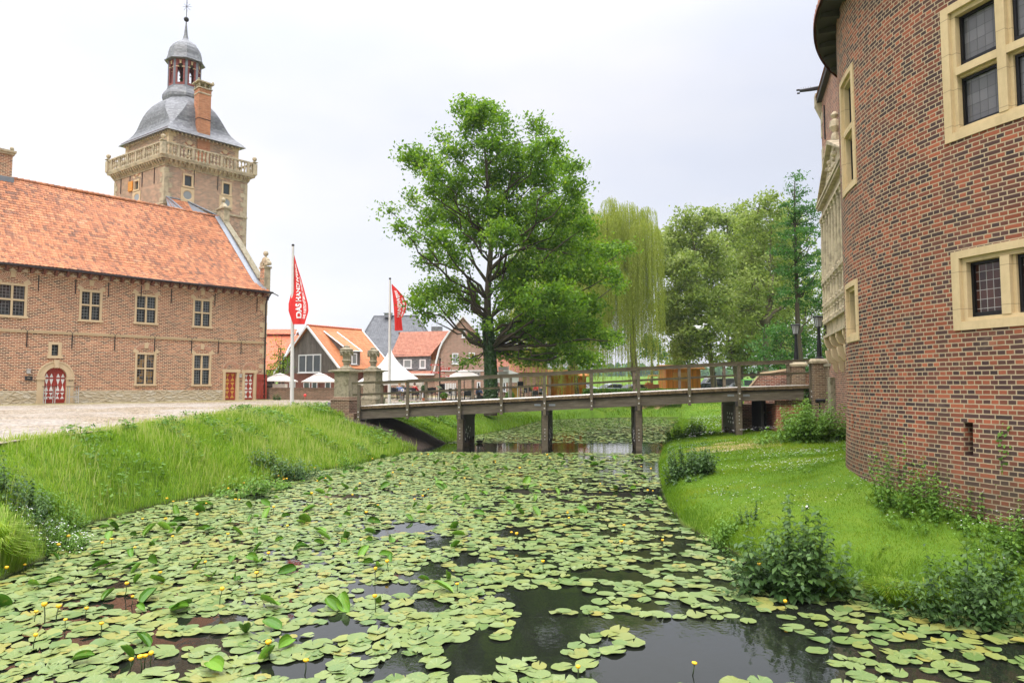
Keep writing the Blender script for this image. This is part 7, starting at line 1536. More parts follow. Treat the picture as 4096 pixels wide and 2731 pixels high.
for (x0, x1, y0, y1, gl) in ((1809, 1834, 1412, 1455, 'glass_curtain'), (1875, 1900, 1410, 1433, 'brick_plain'), (1847, 1861, 1320, 1350, 'glass_dark')): simple_window(Fg, gx_(x0), gx_(x1), gz_(y1), gz_(y0), h, 1, glass=gl, fr=.1)
mb = MB(); mb.box(Fg, gx_(1765), gx_(1935), .01, .09, gz_(1484), gz_(1480)); mb.build('string_course', M['white_trim'], h)
a, b = gx_(1893), gx_(1922); mb = MB(); mb.box(Fg, a, b, .01, .05, gz_(1508), gz_(1486)); sg = mb.build('number_board', M['sign_grey'], h); text_mesh('number', '24', .52, Fr(Fg((a + b) / 2, .06, gz_(1505)), (1, 0, 0), (0, -1, 0)), M['iron'], sg)
a, b = gx_(1781), gx_(1826); mb = MB(); n = 7
for k in range(n): x = a + (b - a) * k / n; mb.box(Fg, x, x + (b - a) / n * .62, .0, .06, ZB, gz_(1532))
mb.build('white_shutters', M['white_trim'], h)
for x0 in (1908, 2010): simple_window(Fg, gx_(x0), gx_(x0 + 14), ZB + .7, gz_(1527), h, 1, fr=.1)
# white awning wall right of the oak
p0, p1 = at(1984, 1510, 62), at(2075, 1510, 62); mb = MB(); mb.box(W0, p0.x, p1.x, 62, 64, at(2000, 1530, 62).z, at(2000, 1496, 62).z); mb.prism(Fr((0, 62, 0), (1, 0, 0), (0, 1, 0)), [(p0.x - .2, at(2000, 1497, 62).z), (p1.x + .2, at(2000, 1497, 62).z), ((p0.x + p1.x) / 2, at(2000, 1476, 62).z)], -.2, 2.2)
for x in (p0.x + .1, p1.x - .1):
    for y in (62.1, 63.9): mb.tube([(x, y, ZB), (x, y, at(2000, 1530, 62).z)], .04, 5)
o = mb.build('market_awning', M['white_cloth'], org=(p0.x, 62, ZB)); tag(o, 'white market awning right of the ivy covered oak trunk', 'awning')
# two boards on a post
for k, (px, py, w_, h_, lab) in enumerate([(2012, 1475, 36, 10, 'upper'), (2010, 1493, 38, 16, 'lower')]): pass
c = at(2013, 1490, 58); mb = MB(); mb.tube([(c.x + .45, 58, 1.8), (c.x + .45, 58, at(2013, 1462, 58).z)], .035, 6)
o = mb.build('sign_post', M['grey_metal'], org=(c.x + .45, 58, 1.8)); 
for (y0, y1) in ((1466, 1481), (1483, 1506)): m2 = MB(); m2.box(W0, c.x - .42, c.x + .4, 57.93, 57.96, at(2013, y1, 58).z, at(2013, y0, 58).z); m2.build('sign_board', M['sign_grey'], o)
tag(o, 'grey post with two grey boards right of the oak trunk', 'sign')
# --- pagoda tent
T0 = at(1550, 1387, 60); xl, xr = at(1425, 1520, 60).x, at(1693, 1520, 60).x; zr = at(1555, 1526, 57).z; cx = (xl + xr) / 2; cy = 60; hw = (xr - xl) / 2 * .86
tn = MB(); rings = []; Ft = frot((cx, cy, 0), math.radians(28)); hw2 = (xr - xl) / 2 * .76
def sq_ring(w, z, n=6):
    pts = [(-w, -w), (w, -w), (w, w), (-w, w)]; out = []
    for i in range(4):
        a, b = pts[i], pts[(i + 1) % 4]
        for j in range(n): f = j / n; dip = .18 * math.sin(PI * f) * (w / hw2); out.append(Ft(a[0] + (b[0] - a[0]) * f, a[1] + (b[1] - a[1]) * f, z + dip * .3))
    return out
Hh = T0.z - zr
for f in np.linspace(0, 1, 12): rings.append(sq_ring(hw2 * (1 - f) ** 1.75 * .985 + .05, zr + Hh * f))
tn.rings(rings); o = tn.build('pagoda_tent', M['white_cloth'], org=(cx, cy, ZB), smooth=True, sharp=50); tag(o, 'white pagoda tent with a tall pointed peak behind the flagpole', 'tent')
m2 = MB()
for i in range(4):
    s = [(-1, -1), (1, -1), (1, 1), (-1, 1)]; a, b = s[i], s[(i + 1) % 4]; n = 14
    for j in range(n):
        f0, f1 = j / n, (j + 1) / n; P0_ = Ft((a[0] + (b[0] - a[0]) * f0) * hw2 * 1.02, (a[1] + (b[1] - a[1]) * f0) * hw2 * 1.02, 0); P1_ = Ft((a[0] + (b[0] - a[0]) * f1) * hw2 * 1.02, (a[1] + (b[1] - a[1]) * f1) * hw2 * 1.02, 0)
        dp = .34; m2.poly([P0_ + Vector((0, 0, zr + .02)), P1_ + Vector((0, 0, zr + .02)), P1_ + Vector((0, 0, zr - dp + .06 * (j % 2))), P0_ + Vector((0, 0, zr - dp + .06 * ((j + 1) % 2)))])
m2.build('valance', M['cream_cloth'], o)
for i, (a, b) in enumerate([(-1, -1), (1, -1), (1, 1), (-1, 1)]):
    m2 = MB(); p = Ft(a * hw2, b * hw2, 0); m2.tube([(p.x, p.y, ZB), (p.x, p.y, zr)], .05, 6); m2.build('tent_pole', M['white_trim'], o)
    m2 = MB(); q = Ft(a * hw2 * .93, b * hw2 * .93, 0); m2.tube([(q.x, q.y, zr), (q.x, q.y, zr - .5), (q.x * .98 + p.x * .02, q.y, zr - 1.0), (q.x, q.y, ZB + .1)], [.34, .26, .10, .15], 8); m2.build('tied_curtain', M['cream_cloth'], o)
# --- parasols
def parasol(px, py_top, py_rim, wpx, Y, lab):
    T = at(px, py_top, Y); w = wpx / 2 / F_PX * Y; zr = at(px, py_rim, Y).z; F = frot((T.x, Y, 0), math.radians(35)); mb = MB(); n = 8
    def rg(r, z): return [F(r * math.cos(k * PI / 4), r * math.sin(k * PI / 4), z) for k in range(n)]
    mb.rings([rg(w, zr), rg(w * .32, zr + (T.z - zr) * .78), rg(w * .30, zr + (T.z - zr) * .80)]); mb.rings([rg(w * .40, zr + (T.z - zr) * .76), rg(w * .03, T.z)])
    for k in range(n): a, b = rg(w, zr)[k], rg(w, zr)[(k + 1) % n]; mb.poly([a, b, b - Vector((0, 0, .08)), a - Vector((0, 0, .08))])
    o = mb.build('parasol', M['cream_cloth'], org=(T.x, Y, ZB)); m2 = MB(); m2.tube([(T.x, Y, ZB), (T.x, Y, T.z + .08)], .035, 8); m2.lathe(frot((T.x, Y, ZB)), [(.4, 0), (.4, .06), (.1, .1)], 10); m2.build('pole', M['clad_wood'], o)
    for k in range(n): m2 = MB(); m2.tube([F(w * .98 * math.cos(k * PI / 4), w * .98 * math.sin(k * PI / 4), zr - .01), F(.03, .03, T.z - .25)], .015, 4); m2.build('rib', M['dark_wood'], o)
    tag(o, lab, 'parasol', 'cream parasols on the terrace')
parasol(1120, 1492, 1524, 146, 60, 'open cream parasol nearest the manor corner, behind the low wall'); parasol(1280, 1491, 1526, 150, 58, 'open cream parasol between the left flagpole and the near gate pillar'); parasol(1857, 1479, 1515, 184, 55, 'open cream parasol in front of the house with number 24')
# --- red finger post
c = at(1760, 1440, 53); mb = MB(); mb.tube([(c.x, 53, ZB), (c.x, 53, c.z)], .05, 8); mb.ball((c.x, 53, c.z + .05), .09, 6); o = mb.build('finger_post', M['black_metal'], org=(c.x, 53, ZB)); tag(o, 'dark signpost with many red arrow boards left of the oak', 'signpost')
for (x0, x1, y0, y1, tip) in [(1724, 1757, 1456, 1462, -1), (1762, 1799, 1469, 1475, 1), (1762, 1798, 1476, 1481, 1), (1725, 1757, 1486, 1493, -1), (1762, 1777, 1489, 1494, 1), (1762, 1797, 1502, 1507, 1), (1762, 1772, 1448, 1452, 1), (1762, 1772, 1463, 1467, 1)]:
    a, b = at(x0, (y0 + y1) / 2, 53).x, at(x1, (y0 + y1) / 2, 53).x; z0, z1 = at(x0, y1, 53).z, at(x0, y0, 53).z; zm_ = (z0 + z1) / 2; m2 = MB(); F = Fr((0, 52.93, 0), (1, 0, 0), (0, -1, 0))
    pts = [(a, z0), (b, z0), (b + .08, zm_), (b, z1), (a, z1)] if tip > 0 else [(b, z0), (b, z1), (a, z1), (a - .08, zm_), (a, z0)]; m2.prism(F, pts, -.015, .015, 0); 
    for k in range(4): u0 = a + (b - a) * (.15 + .18 * k); m2.box(F, u0, u0 + (b - a) * .11, .016, .02, zm_ - .025, zm_ + .03, 1)
    m2.build('arrow_board', [M['sign_red'], M['white_paint']], o)
# ================================================================ terrace furniture
def chair_mesh():
    mb = MB(); F = W0; mb.box(F, -.23, .23, -.22, .22, .42, .46); mb.box(F, -.23, .23, .2, .235, .5, .88)
    for sx in (-.21, .21):
        for sy in (-.2, .21): mb.box(F, sx - .015, sx + .015, sy - .015, sy + .015, .0, .44 if sy < 0 else .88)
        mb.box(F, sx - .02, sx + .02, -.2, .2, .62, .65)
    return mb
random.seed(3); tspots = []
def g0(px, Y): return at(px, 1560, Y).x
c0 = None
cpos = [(q[0], q[1] + (11 if q[0] > 1980 else 0)) for q in [(1600, 52), (1640, 54), (1665, 52), (1690, 56), (1712, 53), (1735, 55), (1765, 54), (1790, 52.5), (1815, 54), (1835, 56), (1870, 53), (1885, 56), (1905, 54), (1925, 52), (1992, 54), (2005, 56), (2095, 54), (2115, 55), (2140, 53), (2165, 55), (1560, 56), (1580, 54)]]
clab = ['left of the tent curtain', 'under the tent edge', 'by the boxwood ball', 'behind the boxwood ball', 'below the red signpost', 'right of the boxwood ball', 'left of the menu board', 'in front of the white shutters', 'left of the big parasol pole', 'behind the big parasol pole', 'right of the big parasol pole', 'below number 24', 'left of the oak trunk', 'nearest the oak trunk on its left', 'just right of the oak trunk', 'behind the one right of the oak', 'below the black screen', 'right of the black screen', 'beside the person in red', 'nearest the orange stall', 'under the tent by the flagpole', 'behind the right flagpole']
for k, (px, Y) in enumerate(cpos):
    if k == 0: c0 = chair_mesh().build('terrace_chair', M['plastic_dark']); o = c0
    else: o = c0.copy(); COL.objects.link(o)
    x = g0(px, Y); o.location = (x, Y, gz(x, Y) + .07); o.rotation_euler = (0, 0, random.uniform(0, 6.28)); s = 1.1; o.scale = (s, s, s); tag(o, 'dark terrace chair ' + clab[k], 'chair', 'dark chairs on the cafe terrace')
tb = [(1622, 53, 'left of the second bridge post'), (1700, 54.5, 'right of the boxwood ball'), (1800, 54, 'under the red signpost arrows'), (1860, 54.5, 'under the big parasol'), (1910, 53, 'left of the ivy trunk'), (2085, 64.5, 'left of the black screen'), (2150, 65, 'next to the person in red')]
for k, (px, Y, lb) in enumerate(tb):
    if k == 0:
        mb = MB(); mb.box(W0, -.45, .45, -.4, .4, .74, .77, 0)
        for sx in (-.4, .4):
            for sy in (-.35, .35): mb.box(W0, sx - .02, sx + .02, sy - .02, sy + .02, 0, .74, 0)
        t0 = mb.build('terrace_table', M['grey_metal']); o = t0
    else: o = t0.copy(); COL.objects.link(o)
    x = g0(px, Y); o.location = (x, Y, gz(x, Y) + .07); o.rotation_euler = (0, 0, random.uniform(-.4, .4)); tag(o, 'pale topped terrace table ' + lb, 'table', 'tables on the cafe terrace')
def blob_plant(name, x, y, z, r, h, n, mat, label, cat, leaf=.06, pot=None):
    c = np.array((x, y, z + h)); d = RNG.normal(size=(n, 3)); d /= np.linalg.norm(d, axis=1)[:, None]; C_ = c + d * r * RNG.uniform(.75, 1.05, n)[:, None]; u = RNG.normal(size=(n, 3)); u /= np.linalg.norm(u, axis=1)[:, None]; v = np.cross(u, d); L = leaf * RNG.uniform(.7, 1.3, n)[:, None]
    V = np.stack([C_ - u * L, C_ + v * L * .6, C_ + u * L, C_ - v * L * .6], 1).reshape(-1, 3); o = np_mesh(name, V, np.arange(n * 4).reshape(n, 4), M[mat], {'rnd': np.clip(RNG.normal(.45, .25, n), 0, 1)}, org=(x, y, z)); tag(o, label, cat)
    m2 = MB(); m2.tube([(x, y, z + .02), (x, y, z + h)], .03, 5); m2.build('stem', M['dark_wood'], o)
    if pot: m2 = MB(); m2.lathe(frot((x, y, z)), [(pot * .7, 0), (pot, pot * 1.2), (pot * 1.08, pot * 1.25), (pot * .9, pot * 1.25)], 10); m2.build('pot', M['terracotta'], o)
x = g0(1698, 51); blob_plant('boxwood_ball', x, 51, gz(x, 51) + .06, .26, .95, 700, 'nettle', 'clipped dark boxwood ball on the terrace right of the white tent', 'shrub', .05, .2)
x = g0(2040, 61); blob_plant('potted_shrub', x, 61, gz(x, 61) + .06, .42, .75, 900, 'herb', 'leafy shrub in a terracotta trough right of the oak trunk', 'potted plant', .07, .34)
x = g0(1776, 51); blob_plant('flower_tub', x, 51, gz(x, 51) + .06, .28, .45, 400, 'herb', 'low green planter under the red signpost', 'potted plant', .06, .2)
c = at(2082, 1535, 62); mb = MB(); mb.box(frot((c.x, 62, 0), .1), -.26, .26, -.04, .04, c.z - .22, c.z + .22); mb.tube([(c.x, 62, 1.6), (c.x, 62, c.z - .2)], .03, 5); o = mb.build('display_screen', M['black_metal'], org=(c.x, 62, 1.6)); tag(o, 'black screen on a stand right of the potted shrub', 'screen')
c = at(2062, 1575, 63); mb = MB(); mb.box(W0, c.x - .32, c.x + .32, 62.8, 63.3, 1.6, at(2062, 1552, 63).z); mb.box(W0, c.x - .4, c.x + .4, 62.7, 63.4, at(2062, 1552, 63).z, at(2062, 1549, 63).z); o = mb.build('wooden_counter', M['ochre_paint'], org=(c.x, 63, 1.6)); tag(o, 'small ochre wooden counter below the black screen', 'counter')
c = at(1610, 1568, 52.5); mb = MB(); mb.box(frot((c.x, 52.5, 0), .1), -.1, .1, -.05, .05, 1.9, at(1610, 1580, 52.5).z + .35, 0); mb.box(frot((c.x, 52.44, 0), .1), -.08, .08, -.01, .01, at(1610, 1582, 52.5).z, at(1610, 1578, 52.5).z + .3, 1); o = mb.build('menu_stand', [M['grey_metal'], M['orange_paint']], org=(c.x, 52.5, 1.9)); tag(o, 'small stand with an orange sheet below the tent', 'stand')
c = at(1610, 1561, 51.8); mb = MB(); mb.box(W0, c.x - .12, c.x + .12, 51.78, 51.82, c.z - .12, c.z + .12, 0); mb.box(W0, c.x - .05, c.x + .05, 51.76, 51.78, c.z - .05, c.z + .05, 1); mb.tube([(c.x, 51.82, 1.9), (c.x, 51.82, c.z)], .02, 5, 2); o = mb.build('notice_sign', [M['white_paint'], M['sign_blue'] if 'sign_blue' in M else M['lead'], M['grey_metal']], org=(c.x, 51.8, 1.9)); tag(o, 'small white notice sign with a blue square under the tent', 'sign')
c = at(1770, 1545, 52); mb = MB(); mb.box(frot((c.x, 52, 0), -.3), -.2, .2, -.02, .02, c.z - .25, c.z + .2); mb.tube([(c.x, 52, 1.9), (c.x, 52, c.z)], .02, 5); o = mb.build('chalk_board', M['black_metal'], org=(c.x, 52, 1.9)); tag(o, 'black chalk board behind the boxwood ball', 'board')
c = at(1755, 1547, 51.5); mb = MB(); F = frot((c.x, 51.5, c.z), .2); mb.poly([F(-.3, -.1, .08), F(.0, -.15, .1), F(.3, .0, -.12), F(.0, .1, -.12)]); mb.tube([(c.x, 51.5, 1.9), (c.x, 51.5, c.z)], .02, 5); o = mb.build('menu_lectern', M['white_paint'], org=(c.x, 51.5, 1.9)); tag(o, 'slanted white menu lectern left of the white shutters', 'lectern')
c = at(1140, 1545, 54.5); mb = MB(); mb.box(W0, at(1090, 1545, 54.5).x, at(1139, 1545, 54.5).x, 54.5, 55.2, 1.9, at(1139, 1535, 54.5).z); o = mb.build('storage_box', M['cream_cloth'], org=(c.x, 54.5, 1.9)); tag(o, 'beige storage chest under the parasol behind the low wall', 'chest')
mb = MB(); a, b = at(1066, 1530, 56), at(1096, 1530, 56)
for k in range(5): mb.box(W0, a.x, b.x, 56, 56.1, 1.9 + k * .3, 1.9 + k * .3 + .26)
o = mb.build('timber_screen', M['dark_wood'], org=(a.x, 56, 1.9)); tag(o, 'dark horizontal board screen beside the manor corner', 'screen')
# people on the terrace: seated figures
def seg_body(mb, path, n=8): mb.tube([p for p, r in path], [r for p, r in path], n)
SKIN = m_plain('skin', (.55, .30, .20), .6); 
def person(px, Y, shirt, trousers, hair, lab, rot=0.0, standing=False):
    x = g0(px, Y); z = gz(x, Y) + .07; o0 = Vector((x, Y, z)); R = Matrix.Rotation(rot, 3, 'Z'); K = lambda a, b, c: o0 + R @ Vector((a, b, c))
    nv = [K(0, 0, .52), K(0, -.02, .72), K(0, -.03, .92), K(0, -.03, 1.05), K(0, -.05, 1.13), K(0, -.06, 1.22), K(0, -.06, 1.30)]; rd = [.15, .13, .16, .12, .055, .085, .07]
    ed = [(i, i + 1) for i in range(6)]
    for sx in (-1, 1):
        b = len(nv); nv += [K(sx * .18, -.03, .99), K(sx * .24, -.12, .76), K(sx * .17, -.34, .74), K(sx * .15, -.42, .75)]; rd += [.06, .045, .035, .03]; ed += [(3, b), (b, b + 1), (b + 1, b + 2), (b + 2, b + 3)]
        b = len(nv); nv += [K(sx * .10, -.05, .50), K(sx * .12, -.42, .50), K(sx * .12, -.44, .10), K(sx * .12, -.56, .04)]; rd += [.09, .065, .05, .04]; ed += [(0, b), (b, b + 1), (b + 1, b + 2), (b + 2, b + 3)]
    me = bpy.data.meshes.new('person'); me.from_pydata([tuple(v - o0) for v in nv], ed, []); ob = bpy.data.objects.new('person', me); COL.objects.link(ob); ob.location = o0; ORG[ob.name] = o0
    sk = ob.modifiers.new('skin', 'SKIN'); lay = me.skin_vertices[0].data if me.skin_vertices else None
    if lay is None:
        bpy.context.view_layer.objects.active = ob; lay = me.skin_vertices[0].data
    for i, r in enumerate(rd): lay[i].radius = (r, r * .85)
    lay[0].use_root = True; sb = ob.modifiers.new('sub', 'SUBSURF'); sb.levels = 1; sb.render_levels = 1; me.materials.append(SKIN)
    c = MB(); c.tube([K(0, -.0, .5), K(0, -.02, .72), K(0, -.03, .92), K(0, -.03, 1.04)], [.165, .15, .185, .13], 10)
    for sx in (-1, 1): c.tube([K(sx * .12, -.03, 1.0), K(sx * .2, -.05, .96), K(sx * .25, -.13, .76), K(sx * .19, -.3, .745)], [.075, .075, .058, .048], 8)
    c.build('shirt', shirt, ob, smooth=True); c = MB()
    for sx in (-1, 1): c.tube([K(sx * .09, .02, .52), K(sx * .12, -.42, .52), K(sx * .12, -.455, .46), K(sx * .12, -.45, .12)], [.115, .085, .075, .06], 8)
    c.build('trousers', trousers, ob, smooth=True); c = MB(); c.ball(K(0, -.035, 1.275), .105, 8); c.build('hair', hair, ob, smooth=True)
    f = MB()
    for sx in (-1, 1): f.ball(K(sx * .03, -.145, 1.25), .008, 4)
    f.box(Fr(K(0, -.14, 1.2), R @ Vector((1, 0, 0)), R @ Vector((0, 1, 0))), -.02, .02, -.01, .0, -.005, .003); f.build('face_features', M['iron'], ob); tag(ob, lab, 'person')
blue = m_plain('denim_blue', (.12, .2, .36), .8); redc = m_plain('red_cloth', (.45, .02, .02), .8); dk = m_plain('dark_cloth', (.03, .03, .035), .8); blond = m_plain('blond_hair', (.45, .26, .10), .7); brown = m_plain('brown_hair', (.10, .05, .03), .7)
person(1597, 53.5, blue, dk, blond, 'seated person with blond hair and blue top below the white tent', .6); person(1626, 54, dk, dk, blond, 'seated blond person in dark clothes right of the one in blue', -.6)
person(1657, 55, redc, dk, brown, 'seated person in a red top under the tent curtain', 2.5); person(2146, 66.5, redc, dk, brown, 'seated person in a red jacket near the orange stall', -.8); person(2163, 65.5, dk, dk, brown, 'seated person in dark clothes nearest the orange stall', 1.0); person(1915, 55.5, blue, dk, brown, 'seated person in blue left of the ivy covered trunk', .3)
# ================================================================ orange stalls, cars, hedge, far field
def stall(x0, x1, pyt, Y, dep, lab, roofpy, over=.5):
    a, b = at(x0, 1550, Y), at(x1, 1550, Y); zt = at(x0, pyt, Y).z; zr = at(x0, roofpy, Y).z; zb = gz(a.x, Y); F = Fr((a.x, Y, 0), (1, 0, 0), (0, 1, 0)); L = b.x - a.x; mb = MB(); mb.box(F, 0, L, 0, dep, zb, zt)
    o = mb.build('wooden_stall', M['orange_paint'], org=(a.x, Y, zb)); m2 = MB(); m2.prism(Fr((a.x, Y, 0), (0, 1, 0), (1, 0, 0)), [(-over, zt - .05), (dep / 2, zr), (dep + over, zt - .05), (dep + over, zt + .06), (dep / 2, zr + .12), (-over, zt + .06)], -.5, L + .35); m2.build('roof', M['orange_paint'], o); m2 = MB(); m2.box(F, L * .2, L * .7, -.03, -.005, zt - 1.3, zt - .35); m2.build('hatch', M['ochre_paint'], o); tag(o, lab, 'stall')
stall(2192, 2298, 1500, 71, 3.0, 'orange wooden stall behind the hanging willow left of the second willow trunk', 1482); stall(2312, 2345, 1505, 75, 2.0, 'narrow orange stall between the willow strands', 1495)
stall(2664, 2803, 1477, 76, 3.6, 'orange wooden hut with overhanging roof in the car park', 1462, .9)
def car(px0, px1, pyt, Y, rot, colr, lab, kind='car', glassm='glass_dark'):
    a, b = at(px0, pyt, Y), at(px1, pyt, Y); cx = (a.x + b.x) / 2; zt = a.z; zb = gz(cx, Y) + .02; H = max(1.3, zt - zb); W = 1.8; L = 4.4 if kind != 'van' else 5.6; F = frot((cx, Y, zb), rot); m = m_plain('car_paint', colr, .25, .1, .02, 1, spec=.6)
    if kind == 'car': pr = [(-L / 2, .35), (-L / 2 + .05, H * .52), (-L / 2 + .9, H * .62), (L / 2 - 1.0, H * .63), (L / 2 - .1, H * .55), (L / 2, .35)]; ro = [(-L / 2 + .35, H * .60), (-L / 2 + 1.05, H * .97), (-L / 2 + 2.0, H), (L / 2 - 2.0, H * .96), (L / 2 - 1.05, H * .62)]
    elif kind == 'jeep': pr = [(-L / 2, .45), (-L / 2, H * .62), (L / 2 - 1.5, H * .62), (L / 2 - .2, H * .60), (L / 2, H * .55), (L / 2, .45)]; ro = [(-L / 2 + .05, H * .6), (-L / 2 + .1, H), (L / 2 - 1.9, H), (L / 2 - 1.55, H * .6)]
    else: pr = [(-L / 2, .4), (-L / 2, H * .55), (L / 2 - .6, H * .5), (L / 2, H * .4), (L / 2, .4)]; ro = [(-L / 2 + .02, H * .52), (-L / 2 + .05, H), (L / 2 - 1.6, H), (L / 2 - .8, H * .5)]
    mb = MB(); mb.prism(F, pr, -W / 2, W / 2); mb.prism(F, ro, -W / 2 + .16, W / 2 - .16); o = mb.build('parked_car' if kind != 'van' else 'parked_van', m, org=(cx, Y, zb)); bv = o.modifiers.new('b', 'BEVEL'); bv.width = .06; bv.segments = 3; bv.limit_method = 'ANGLE'
    m2 = MB(); f = lambda t_: t_; ri = [(x * .9 if i in (0, len(ro) - 1) else x, z) for i, (x, z) in enumerate(ro)]
    for s_ in (-1, 1): m2.poly([F(x * .86, s_ * (W / 2 - .155), H * .62 + (z - H * .62) * .82) for x, z in ro])
    (xa, za), (xb, zb2) = ro[-2], ro[-1]; off_ = .012
    m2.poly([F(xa + (xb - xa) * .12 + off_, -W / 2 + .24, za + (zb2 - za) * .12 + off_), F(xa + (xb - xa) * .12 + off_, W / 2 - .24, za + (zb2 - za) * .12 + off_), F(xb + off_, W / 2 - .2, zb2 + off_ + .03), F(xb + off_, -W / 2 + .2, zb2 + off_ + .03)])
    (xa, za), (xb, zb2) = ro[1], ro[0]; m2.poly([F(xa + (xb - xa) * .15 - off_, -W / 2 + .24, za + (zb2 - za) * .15 + off_), F(xa + (xb - xa) * .15 - off_, W / 2 - .24, za + (zb2 - za) * .15 + off_), F(xb - off_, W / 2 - .2, zb2 + off_ + .03), F(xb - off_, -W / 2 + .2, zb2 + off_ + .03)])
    m2.build('windows', M[glassm], o)
    for sx in (-1, 1):
        for sy in (-1, 1):
            p = F(sx * (L / 2 - .8), sy * (W / 2 - .08), .33); wv = F.ey * .11; w_ = MB(); w_.tube([p - wv, p + wv], .33, 14); wo = w_.build('wheel', M['plastic_dark'], o); w2 = MB(); w2.tube([p + wv * sy * 1.02 - wv * .1, p + wv * sy * 1.02 + wv * .02], .19, 10); w2.build('rim', M['grey_metal'], wo)
        h_ = MB(); p = F(L / 2 - .03, sx * (W / 2 - .32), H * .42); h_.ball(p, .12, 6); h_.build('headlight', M['white_paint'], o)
    gr = MB(); gr.box(F, L / 2 - .01, L / 2 + .03, -.45, .45, .45, H * .44); gr.build('grille', M['black_metal'], o)
    if kind == 'jeep':
        g2 = MB()
        for k in range(7): y = -.42 + k * .14; g2.box(F, L / 2 + .03, L / 2 + .045, y - .02, y + .04, .62, H * .5)
        g2.build('grille_slots', m, o)
    tag(o, lab, kind if kind != 'jeep' else 'car'); return o
car(2630, 2742, 1533, 80, math.radians(-150), (.012, .018, .03), 'dark blue car parked in front of the orange hut'); car(2777, 2885, 1530, 79, math.radians(-158), (.015, .015, .017), 'black hatchback parked right of the orange hut')
car(2825, 2895, 1511, 92, math.radians(-175), (.6, .6, .6), 'white van roof behind the black hatchback', 'van'); car(2918, 2985, 1530, 84, math.radians(-140), (.05, .05, .055), 'dark grey car between the black hatchback and the green off roader'); car(2966, 3030, 1517, 77, math.radians(-98), (.08, .42, .04), 'bright green off roader with upright slotted grille', 'jeep')
car(2300, 2372, 1530, 82, math.radians(-30), (.55, .55, .55), 'white car behind the willow strands'); car(2400, 2475, 1533, 80, math.radians(-160), (.45, .47, .5), 'silver car left of the willow trunk'); car(2490, 2560, 1538, 79, math.radians(-150), (.10, .11, .12), 'grey car behind the right willow trunk')
c = at(2615, 1540, 82); F = frot((c.x, 82, gz(c.x, 82)), 0); mb = MB(); mb.box(F, -1.6, 1.1, -.8, .8, .5, 1.3); mb.box(F, -.9, -.2, -.7, .7, 1.3, 1.5); o = mb.build('flatbed_truck', M['terracotta'], org=tuple(F.o)); m2 = MB()
for (a, b) in (((-.6, 1.3), (-.5, 2.35)), ((-.5, 2.35), (.7, 2.35)), ((.7, 2.35), (.75, 1.3))):
    for yy in (-.7, .7): m2.tube([F(a[0], yy, a[1]), F(b[0], yy, b[1])], .06, 5)
m2.tube([F(.7, -.7, 2.35), F(.7, .7, 2.35)], .06, 5); m2.build('roll_frame', M['ochre_paint'], o)
for sx in (-1.1, .7):
    for sy in (-.8, .8): w_ = MB(); p = F(sx, sy, .4); w_.tube([p - F.ey * .12, p + F.ey * .12], .4, 12); w_.build('wheel', M['plastic_dark'], o)
tag(o, 'red brown flatbed truck with a yellow frame left of the orange hut', 'truck')
c = at(3010, 1500, 60); mb = MB(); mb.tube([(c.x, 60, gz(c.x, 60)), (c.x, 60, c.z + .35)], .03, 6); mb.tube([(c.x, 59.96, c.z), (c.x, 59.93, c.z)], .30, 18, 1); o = mb.build('round_sign', [M['grey_metal'], M['plastic_dark']], org=(c.x, 60, gz(c.x, 60))); tag(o, 'round traffic sign seen from its dark back above the parapet wall', 'traffic sign')
for px, lb in ((2860, 'thin grey post left of the plane tree trunk'), (2890, 'thin grey post right of the plane tree trunk')):
    c = at(px, 1490, 66); mb = MB(); mb.tube([(c.x, 66, gz(c.x, 66)), (c.x, 66, c.z)], .05, 6); mb.ball((c.x, 66, c.z), .07, 5); o = mb.build('post', M['black_metal'], org=(c.x, 66, gz(c.x, 66))); tag(o, lb, 'post')
# hedge along the far bank
a, b = at(2335, 1570, 66), at(2925, 1562, 66); n = 26000; P = np.column_stack([RNG.uniform(a.x, b.x, n), RNG.uniform(66, 67.4, n)]); zt = at(2500, 1553, 66.5).z; z0 = ground_z(P); hh = (zt - .05 + .07 * vnoise(P, 2.2, 4)); Z = z0 + (hh - z0) * RNG.uniform(0, 1, n) ** .35
C_ = np.column_stack([P, Z]); u = RNG.normal(size=(n, 3)); u /= np.linalg.norm(u, axis=1)[:, None]; w = np.cross(u, RNG.normal(size=(n, 3))); w /= np.linalg.norm(w, axis=1)[:, None]; L = RNG.uniform(.05, .10, n)[:, None]
V = np.stack([C_ - u * L, C_ + w * L * .6, C_ + u * L, C_ - w * L * .6], 1).reshape(-1, 3); o = np_mesh('hedge', V, np.arange(n * 4).reshape(n, 4), M['herb'], {'rnd': RNG.uniform(0, 1, n)}, org=(a.x, 66, float(z0.mean()))); tag(o, 'low clipped hedge along the far bank in front of the parked cars', 'hedge')
